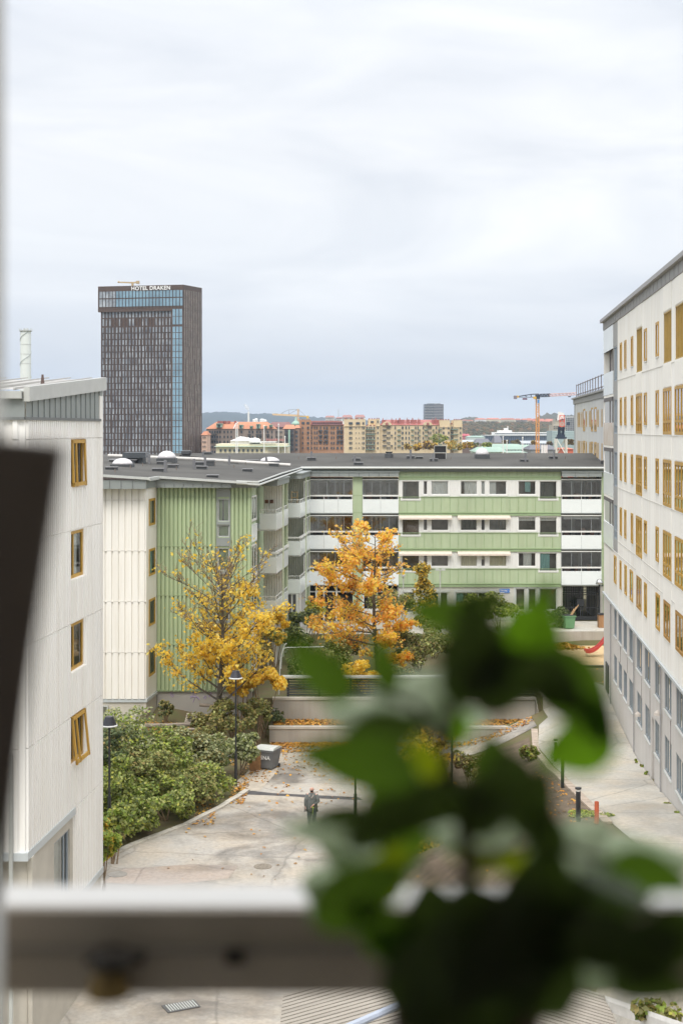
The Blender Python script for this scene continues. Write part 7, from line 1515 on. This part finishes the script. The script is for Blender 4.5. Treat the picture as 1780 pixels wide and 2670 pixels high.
V = [(0, 0, .98, .16, .13), (0, .0, 1.18, .17, .12), (0, .01, 1.38, .19, .12), (0, 0, 1.50, .07, .07), (0, -.02, 1.57, .06, .065), (0, -.03, 1.66, .088, .105), (0, -.02, 1.75, .075, .09),
     (-.20, .01, 1.42, .06), (-.27, .03, 1.16, .048), (-.27, -.02, .92, .038), (.20, .01, 1.42, .06), (.28, -.02, 1.16, .048), (.10, -.2, 1.03, .038),
     (-.10, 0, .90, .10), (-.11, -.05, .50, .062), (-.10, .05, .10, .045), (.10, 0, .90, .10), (.11, -.1, .50, .062), (.10, -.16, .10, .045), (-.10, -.06, .04, .045, .035), (.10, -.27, .05, .045, .035), (-.27, -.05, .84, .035, .022), (.04, -.24, 1.0, .035, .024)]
E = [(0, 1), (1, 2), (2, 3), (3, 4), (4, 5), (5, 6), (2, 7), (7, 8), (8, 9), (2, 10), (10, 11), (11, 12), (0, 13), (13, 14), (14, 15), (0, 16), (16, 17), (17, 18), (15, 19), (18, 20), (9, 21), (12, 22)]
k0 = .012
for hx, hy, hz, dx, dy, dz, par in ((-.27, -.05, .84, 0, -.01, -1, 21), (.04, -.24, 1.0, -.7, -.35, -.45, 22)):
    for j, off in enumerate((-.027, -.009, .009, .027)):
        L_ = (.06, .075, .078, .065)[j]; b = len(V)
        V += [(hx+(0 if par == 21 else off*.3), hy+(off if par == 21 else 0), hz-.03+(0 if par == 21 else off), .0095), (hx+dx*L_*.6, hy+dy*L_+(off if par == 21 else 0), hz-.03+dz*L_*.6+(0 if par == 21 else off), .0085), (hx+dx*L_*.9-.01, hy+dy*L_-.02+(off if par == 21 else 0), hz-.03+dz*L_+(0 if par == 21 else off), .0075)]
        E += [(par, b), (b, b+1), (b+1, b+2)]
    b = len(V); V += [(hx+.01, hy-.035, hz-.005, .011), (hx+.01, hy-.06, hz-.03, .009)]; E += [(par, b), (b, b+1)]
skin_mesh('body', V, E, SK, t)
def ring_tube(name, rings, m, parent, n=16):
    s = MB(); base = 0
    for (cx_, cy_, z, rx_, ry) in rings:
        for j in range(n): a = 2*math.pi*j/n; s.v.append((cx_+rx_*math.cos(a), cy_+ry*math.sin(a), z+.008*math.sin(5*a)))
    for i in range(len(rings)-1):
        for j in range(n): s.f.append((i*n+j, i*n+(j+1) % n, (i+1)*n+(j+1) % n, (i+1)*n+j)); s.m.append(0)
    s.f.append(tuple(range(n-1, -1, -1))); s.m.append(0); s.f.append(tuple((len(rings)-1)*n+j for j in range(n))); s.m.append(0)
    return s.build(name, m, parent, smooth=True)
jk = ring_tube('parka', [(0, .03, .70, .27, .20), (0, .02, .85, .25, .19), (0, .01, 1.05, .235, .175), (0, .01, 1.25, .235, .165), (0, .01, 1.40, .235, .15), (0, .01, 1.48, .15, .12), (0, 0, 1.52, .09, .09)], PK, t)
for s_, pts in ((-1, [(-.19, .01, 1.43), (-.28, .03, 1.16), (-.285, -.01, .93)]), (1, [(.19, .01, 1.43), (.29, -.02, 1.15), (.13, -.18, 1.04)])):
    s = MB(); s.tube(pts, .085, .062, 10); s.build('sleeve', PK, jk, smooth=True)
s = MB(); s.hexa([(-.36, .0, .66), (-.22, -.12, .72), (-.22, .12, .72), (-.34, .1, .68), (-.30, .0, 1.1), (-.2, -.12, 1.2), (-.2, .1, 1.2), (-.26, .1, 1.1)]); s.build('coat_flap', PK, jk)
s = MB(); s.tube([(-.09, -.13, 1.36), (-.07, -.02, 1.50), (.0, .09, 1.56), (.10, .05, 1.53), (.08, -.10, 1.42), (.0, -.16, 1.30)], .045, .03, 8); s.build('hood', mat('pale_hood', (.34, .31, .28), rough=.9), t, smooth=True)
s = MB(); s.lathe(.0, -.065, [(.01, 1.545), (.055, 1.56), (.075, 1.60), (.07, 1.635), (.05, 1.64)], 12); s.build('beard', mat('beard', (.03, .02, .018), rough=1), t, smooth=True)
s = MB(); s.tube([(0, -.135, 1.675), (0, -.152, 1.648), (0, -.14, 1.64)], .012, .014, 6); s.build('nose', SK, t, smooth=True)
for sx in (-1, 1):
    s = MB(); s.lathe(sx*.033, -.118, [(.002, 1.676), (.011, 1.682), (.002, 1.69)], 8); s.build('eye', BLACK, t)
    s = MB(); s.tube([(sx*.092, -.02, 1.69), (sx*.10, -.01, 1.665), (sx*.092, -.02, 1.64)], .014, .012, 6); s.build('ear', SK, t, smooth=True)
for sx, pts in ((-1, [(-.1, 0, .95), (-.11, -.05, .50), (-.10, .05, .10)]), (1, [(.1, 0, .95), (.11, -.1, .50), (.10, -.16, .11)])):
    s = MB(); s.tube(pts, .125, .075, 10); s.build('trouser_leg', TR, t, smooth=True)
    p = pts[-1]; s = MB(); s.hexa([(p[0]-.05, p[1]-.2, 0), (p[0]+.05, p[1]-.2, 0), (p[0]+.045, p[1]+.08, 0), (p[0]-.045, p[1]+.08, 0), (p[0]-.04, p[1]-.17, .06), (p[0]+.04, p[1]-.17, .06), (p[0]+.045, p[1]+.07, .12), (p[0]-.045, p[1]+.07, .12)]); s.build('shoe', BLACK, t)
s = MB(); s.box(.01, .09, -.29, -.25, .91, .96); s.tube([(.03, -.26, .98), (.05, -.27, .93), (.04, -.27, .6)], .012, n=6)
tg = s.build('lime_tag', mat('lime_plastic', (.42, .55, .10), rough=.5)); tg.location = Vector((xat(813, Yp), Yp, .03)); tag(tg, 'small lime yellow tag on a cord in the man\'s hand', 'tag')
# ------------------------------------------------------------------ the room and the window the photograph is taken from
ROOMM = mat('room_plaster', (.62, .58, .53), rough=.9, var=.04, scale=2); xa, xb, za, zb2, yb, yf = -.362, 1.9, 15.6, 19.2, -3.2, 1.32
s = MB(); s.box(xa-.25, xa, yb, yf+.16, za, zb2); tag(s.build('room_side_wall', ROOMM), kind='structure')
s = MB(); s.box(xb, xb+.2, yb, yf+.16, za, zb2); tag(s.build('room_side_wall', ROOMM), kind='structure')
s = MB(); s.box(xa-.25, xb+.2, yb-.2, yb, za, zb2); tag(s.build('room_back_wall', ROOMM), kind='structure')
s = MB(); s.box(xa-.25, xb+.2, yb-.2, yf+.16, za-.1, za); tag(s.build('room_floor', mat('room_floor_wood', (.12, .08, .05), rough=.6)), kind='structure')
s = MB(); s.box(xa-.25, xb+.2, yb-.2, yf+.16, zb2, zb2+.1); tag(s.build('room_ceiling', ROOMM), kind='structure')
s = MB(); s.box(xa-.25, xb+.2, yf, yf+.16, 19.0, zb2); s.box(xa-.25, xb+.2, yf, yf+.16, za, 16.70); s.box(1.75, xb+.2, yf, yf+.16, 16.70, 19.0); tag(s.build('room_window_wall', ROOMM), kind='structure')
s = MB(); s.box(-60, xa-.26, -14, yf+.14, 0, 30); s.box(xb+.21, 60, -14, yf+.14, 0, 30); s.box(xa-.26, xb+.21, -14, yf+.14, 0, za-.11); s.box(xa-.26, xb+.21, -14, yf+.14, zb2+.11, 30)
tag(s.build('own_building', RWHITE), 'pale apartment building the picture is taken from', 'building')
# sash rail across the lower part of the window
Yr = 1.54; zr1 = zat(2372, Yr); zr0 = zat(2592, Yr)
t = thing('window_sash', 'white topped sash rail crossing the bottom of the view, out of focus', 'window', (0, Yr, zr0))
SASH = mat('sash_paint', (.80, .79, .76), rough=.4, var=.03)
s = MB(); s.box(-.60, 1.9, Yr+.012, Yr+.082, zr0, zr1); s.build('bottom_rail', SASH, t)
s = MB(); s.box(-.60, 1.9, Yr, Yr+.012, zr0, zr1-.001); s.build('inner_face', mat('sash_shaded_front', (.42, .37, .31), rough=.7, var=.08), t)  # backlit shade of the room side put into a darker colour
s = MB(); s.box(-.60, 1.9, Yr-.008, Yr, zat(2482, Yr), zat(2470, Yr)); s.build('bead', mat('sash_bead', (.25, .23, .2)), t)
s = MB(); s.lathe(xat(300, Yr), Yr-.02, [(.022, zat(2500, Yr)), (.024, zat(2480, Yr)), (.02, zat(2462, Yr))], 12); s.box(xat(235, Yr), xat(385, Yr), Yr-.03, Yr-.008, zat(2488, Yr), zat(2468, Yr)); s.build('latch', mat('latch_dark', (.03, .025, .02), rough=.4), t)
s = MB(); s.lathe(xat(292, Yr), Yr-.02, [(.004, zat(2588, Yr)), (.024, zat(2575, Yr)), (.02, zat(2535, Yr)), (.008, zat(2505, Yr))], 12); s.build('latch_knob', mat('aged_brass', (.24, .16, .05), rough=.6), t)
s = MB(); s.box(xat(590, Yr), xat(640, Yr), Yr-.018, Yr-.008, zat(2500, Yr), zat(2465, Yr)); s.build('catch', mat('latch_dark', (.03, .025, .02)), t)
s = MB(); s.box(xa+.001, xa+.012, 1.1, yf+.158, 16.71, 18.99); tag(s.build('window_jamb', mat('jamb_grey', (.82, .82, .80), rough=.6)), 'pale window jamb at the extreme left edge', 'jamb')
# unidentified dark slanting shape at the left, built as a slab
Yd = .95; s = MB(); o_ = [(-60, 1138), (174, 1164), (136, 1400), (98, 1650), (58, 1930), (32, 2160), (0, 2330), (-60, 2400)]
A = [at(px, py, Yd) for px, py in o_]; Bk = [(x-.02, y+.10, z) for x, y, z in A]; n = len(A); s.add(A+Bk, [tuple(range(n)), tuple(range(2*n-1, n-1, -1))]+[(i, n+i, n+(i+1) % n, (i+1) % n) for i in range(n)])
tag(s.build('dark_shape', mat('dark_brown_matte', (.27, .235, .215), rough=.95, var=.1)), 'dark brown out of focus shape with a slanting edge at the left window side', 'shape')
# the plant
def plantleaf_mat(name, base, tr, mixf, rough=.35, coat=.3):
    m = bpy.data.materials.new(name); m.use_nodes = True; t_ = m.node_tree; b = t_.nodes['Principled BSDF']; b.inputs['Base Color'].default_value = (*base, 1); b.inputs['Roughness'].default_value = rough; b.inputs['Coat Weight'].default_value = coat
    no = t_.nodes.new('ShaderNodeTexNoise'); no.inputs['Scale'].default_value = 30; tcn = t_.nodes.new('ShaderNodeTexCoord'); t_.links.new(tcn.outputs['Object'], no.inputs[0])
    mc = t_.nodes.new('ShaderNodeMixRGB'); mc.inputs[1].default_value = (*[c*.7 for c in base], 1); mc.inputs[2].default_value = (*[c*1.3 for c in base], 1); t_.links.new(no.outputs['Fac'], mc.inputs[0]); t_.links.new(mc.outputs[0], b.inputs['Base Color'])
    tl = t_.nodes.new('ShaderNodeBsdfTranslucent'); tl.inputs[0].default_value = (*tr, 1); mm = t_.nodes.new('ShaderNodeMixShader'); mm.inputs[0].default_value = mixf
    t_.links.new(b.outputs[0], mm.inputs[1]); t_.links.new(tl.outputs[0], mm.inputs[2]); t_.links.new(mm.outputs[0], t_.nodes['Material Output'].inputs[0]); return m
PL = [plantleaf_mat('plant_leaf_dark', (.07, .095, .045), (.09, .15, .02), .35), plantleaf_mat('plant_leaf', (.08, .13, .035), (.15, .29, .02), .45), plantleaf_mat('plant_leaf_bright', (.06, .12, .02), (.20, .42, .015), .6),
      plantleaf_mat('plant_leaf_pale_sheen', (.47, .58, .34), (.15, .25, .06), .2, .6, .1), plantleaf_mat('plant_leaf_yellowing', (.06, .08, .01), (.32, .40, .01), .6)]  # pale leaves: sky sheen put into a light base colour
PT = thing('potted_plant', 'leafy green pot plant, strongly out of focus, in front of the window', 'plant', (xat(1230, 1.02), 1.02, 16.75))
def pleaf(px, py, Lp, Wp, ang, Y=1.02, tilt=0, roll=0, mi=1, curl=.15):
    """leaf centred on photo pixel (px,py) at distance Y; length/width in photo pixels at that distance; ang in the picture plane; tilt turns its tip away from the eye."""
    k = Y/FP; Ln, Wd = Lp*k, Wp*k; nL, nW = 12, 4; vs = []; fs = []
    M = Matrix.Rotation(R(roll), 4, 'X') @ Matrix.Rotation(-R(ang), 4, 'Y') @ Matrix.Rotation(R(tilt), 4, 'Z')
    for i in range(nL+1):
        f = i/nL; wv = math.sin(math.pi*min(1, f**.8))**.75*(1-.25*f) if 0 < f < 1 else .01
        for j in range(-nW, nW+1):
            g = j/nW; x = (f-.5)*Ln; z = g*wv*Wd*.5/.86+.012*Wd*math.sin(9*f+g*3); y = -curl*Ln*(f-.4)**2*1.2+abs(g)*wv*Wd*.12
            vs.append(tuple(M @ Vector((x, y, z))+Vector(at(px, py, Y))))
    m_ = 2*nW+1
    for i in range(nL):
        for j in range(m_-1): fs.append((i*m_+j, (i+1)*m_+j, (i+1)*m_+j+1, i*m_+j+1))
    s = MB(); s.add(vs, fs); return s.build('leaf', PL[mi], PT, smooth=True)
LV = [  # px, py, length, width, angle, Y, tilt, roll, material
 (832, 1748, 235, 125, 138, 1.0, 10, 10, 1), (1000, 1730, 170, 80, 105, 1.05, 20, 0, 1), (930, 1990, 340, 170, 172, .98, 10, 15, 1), (1000, 1920, 230, 130, 20, 1.06, 10, 0, 0),
 (1165, 1605, 230, 110, 170, 1.04, 10, 0, 1), (1255, 1590, 150, 110, 30, 1.03, 20, 10, 0), (1245, 1700, 230, 190, 80, 1.0, 15, 0, 0), (1330, 1770, 260, 170, 20, 1.0, 10, 0, 0), (1215, 1770, 160, 120, 60, 1.02, 10, 0, 0),
 (1408, 1590, 170, 85, 65, 1.05, 15, 0, 1), (1400, 1680, 250, 150, -62, 1.02, 10, 0, 2), (1500, 1810, 330, 180, -48, 1.0, 10, 0, 1), (1440, 1790, 280, 130, -40, .98, 20, 10, 0), (1505, 1950, 220, 150, -160, 1.03, 5, -10, 2), (1560, 1890, 170, 90, -75, 1.0, 10, 0, 1),
 (1000, 1850, 330, 176, 12, 1.24, 0, -72, 3), (1060, 1790, 240, 192, 35, 1.24, 0, -72, 3), (1180, 1875, 190, 208, -70, 1.24, 0, -72, 3), (1195, 1905, 100, 70, -80, 1.08, 0, 0, 2), (1290, 1810, 120, 90, 50, 1.07, 0, 0, 1), 
 (1130, 2100, 380, 130, 8, 1.0, 10, 0, 0), (1290, 2070, 260, 130, 60, 1.0, 10, 0, 0), (1390, 2090, 200, 130, 70, 1.01, 10, 0, 0), (1010, 2150, 260, 90, 25, 1.0, 10, -20, 0),
 (850, 2160, 260, 136, 188, 1.24, 0, -72, 3), (880, 2130, 200, 70, 185, 1.0, 10, 0, 0), (985, 2090, 130, 70, 100, 1.03, 0, 0, 1),
 (960, 2240, 300, 192, 160, 1.24, 0, -72, 3), (940, 2330, 300, 150, 28, 1.0, 10, -15, 1), (870, 2370, 170, 176, 220, 1.24, 0, -72, 3), (1010, 2280, 190, 120, 60, 1.03, 0, 0, 4), (1000, 2430, 260, 140, 140, 1.0, 0, 0, 1),
 (1250, 2160, 300, 220, 15, 1.24, 0, -72, 3), (1130, 2400, 240, 170, 100, 1.0, 0, 0, 0), (1330, 2240, 90, 70, 30, 1.08, 0, 0, 4),
 (1480, 2250, 280, 240, -58, 1.24, 0, -72, 3), (1640, 2230, 380, 272, -14, 1.24, 0, -72, 3), (1560, 2290, 260, 192, -40, 1.24, 0, -72, 3), (1440, 2300, 200, 100, -80, 1.0, 0, 0, 0), (1590, 2370, 230, 120, -80, 1.0, 5, 0, 2), (1700, 2280, 260, 110, -20, 1.0, 10, 0, 1), (1640, 2330, 200, 90, 15, 1.02, 10, 0, 1),
 (1500, 2400, 280, 170, -60, .97, 10, 0, 0), (1620, 2470, 340, 150, -15, .95, 15, -10, 0), (1720, 2480, 260, 160, 5, .97, 10, 0, 0), (1580, 2520, 240, 192, -30, 1.24, 0, -72, 3), (1760, 2420, 180, 120, 30, .97, 10, 0, 0), (1700, 2570, 260, 110, -10, .97, 10, 0, 0),
 (1200, 2480, 330, 230, 90, .96, 0, 0, 0), (1340, 2430, 330, 240, 60, .96, 0, 0, 0), (1400, 2530, 300, 200, 120, .97, 0, 0, 0), (1090, 2540, 260, 170, 70, .98, 0, 0, 0), (1300, 2600, 300, 220, 20, .96, 0, 0, 0), (1130, 2640, 240, 180, 100, .97, 0, 0, 0), (1450, 2440, 260, 160, 60, .97, 0, 0, 0), (1380, 2340, 280, 150, 80, .97, 0, 0, 0), (1040, 2480, 220, 110, 150, 1.0, 0, 0, 1), (1260, 2410, 260, 200, 10, .97, 0, 0, 0), (1425, 2170, 170, 110, 100, 1.0, 0, 0, 0)]
LV += [(1090, 2040, 190, 150, 60, 1.24, 0, -60, 3), (1215, 2085, 200, 110, 15, 1.04, 0, 0, 0), (1290, 1985, 170, 130, 100, 1.05, 0, -40, 1), (1140, 1830, 210, 150, 20, 1.24, 0, -60, 3), (1330, 2010, 150, 100, 130, 1.03, 0, 0, 0), (1060, 2215, 170, 90, 30, 1.05, 0, 0, 1), (1110, 1980, 150, 70, 120, 1.07, 0, 0, 4), (1240, 2240, 150, 70, 170, 1.05, 0, -40, 4), (1480, 2180, 260, 220, 20, 1.24, 0, -72, 3), (1600, 2330, 230, 160, -30, .97, 0, -60, 1), (910, 2300, 260, 220, 10, 1.24, 0, -70, 3)]
for a in LV: pleaf(*a)
s = MB()
top = [(1240, 2640), (1235, 2450), (1225, 2300), (1200, 2100), (1160, 1950), (1190, 1830), (1240, 1700)]
s.tube([at(px, py, 1.03) for px, py in top], .008, .003, 6)
for pts in ([(1225, 2300), (1100, 2250), (960, 2300), (900, 2340)], [(1225, 2250), (1400, 2200), (1520, 2230), (1650, 2260)], [(1200, 2100), (1080, 2040), (1000, 1990)], [(1160, 1950), (1080, 1840), (960, 1800), (880, 1760)], [(1190, 1830), (1330, 1790), (1450, 1760)], [(1235, 2400), (1450, 2430), (1650, 2470)], [(1160, 2020), (1080, 2120), (900, 2140)], [(1180, 2050), (1300, 2060), (1420, 2090)], [(1240, 1720), (1200, 1640), (1150, 1610)], [(1300, 1800), (1370, 1650), (1410, 1580)]): s.tube([at(px, py, 1.03) for px, py in pts], .0035, .002, 5)
s.build('stem', mat('plant_stem', (.07, .05, .03), rough=.7), PT)
s = MB(); c = at(1215, 2700, 1.03); s.lathe(c[0], c[1], [(.042, 16.70), (.05, 16.85), (.056, c[2]+.045), (.05, c[2]+.045), (.045, c[2]+.03)], 20); s.build('pot', mat('terracotta_pot_dark', (.10, .045, .03), rough=.8), PT)
s = MB(); s.box(xa, 1.9, .80, 1.30, 16.60, 16.69); tag(s.build('window_sill', mat('sill_dark_wood', (.12, .10, .08), rough=.5)), 'inner window sill below the picture carrying the pot plant', 'sill')
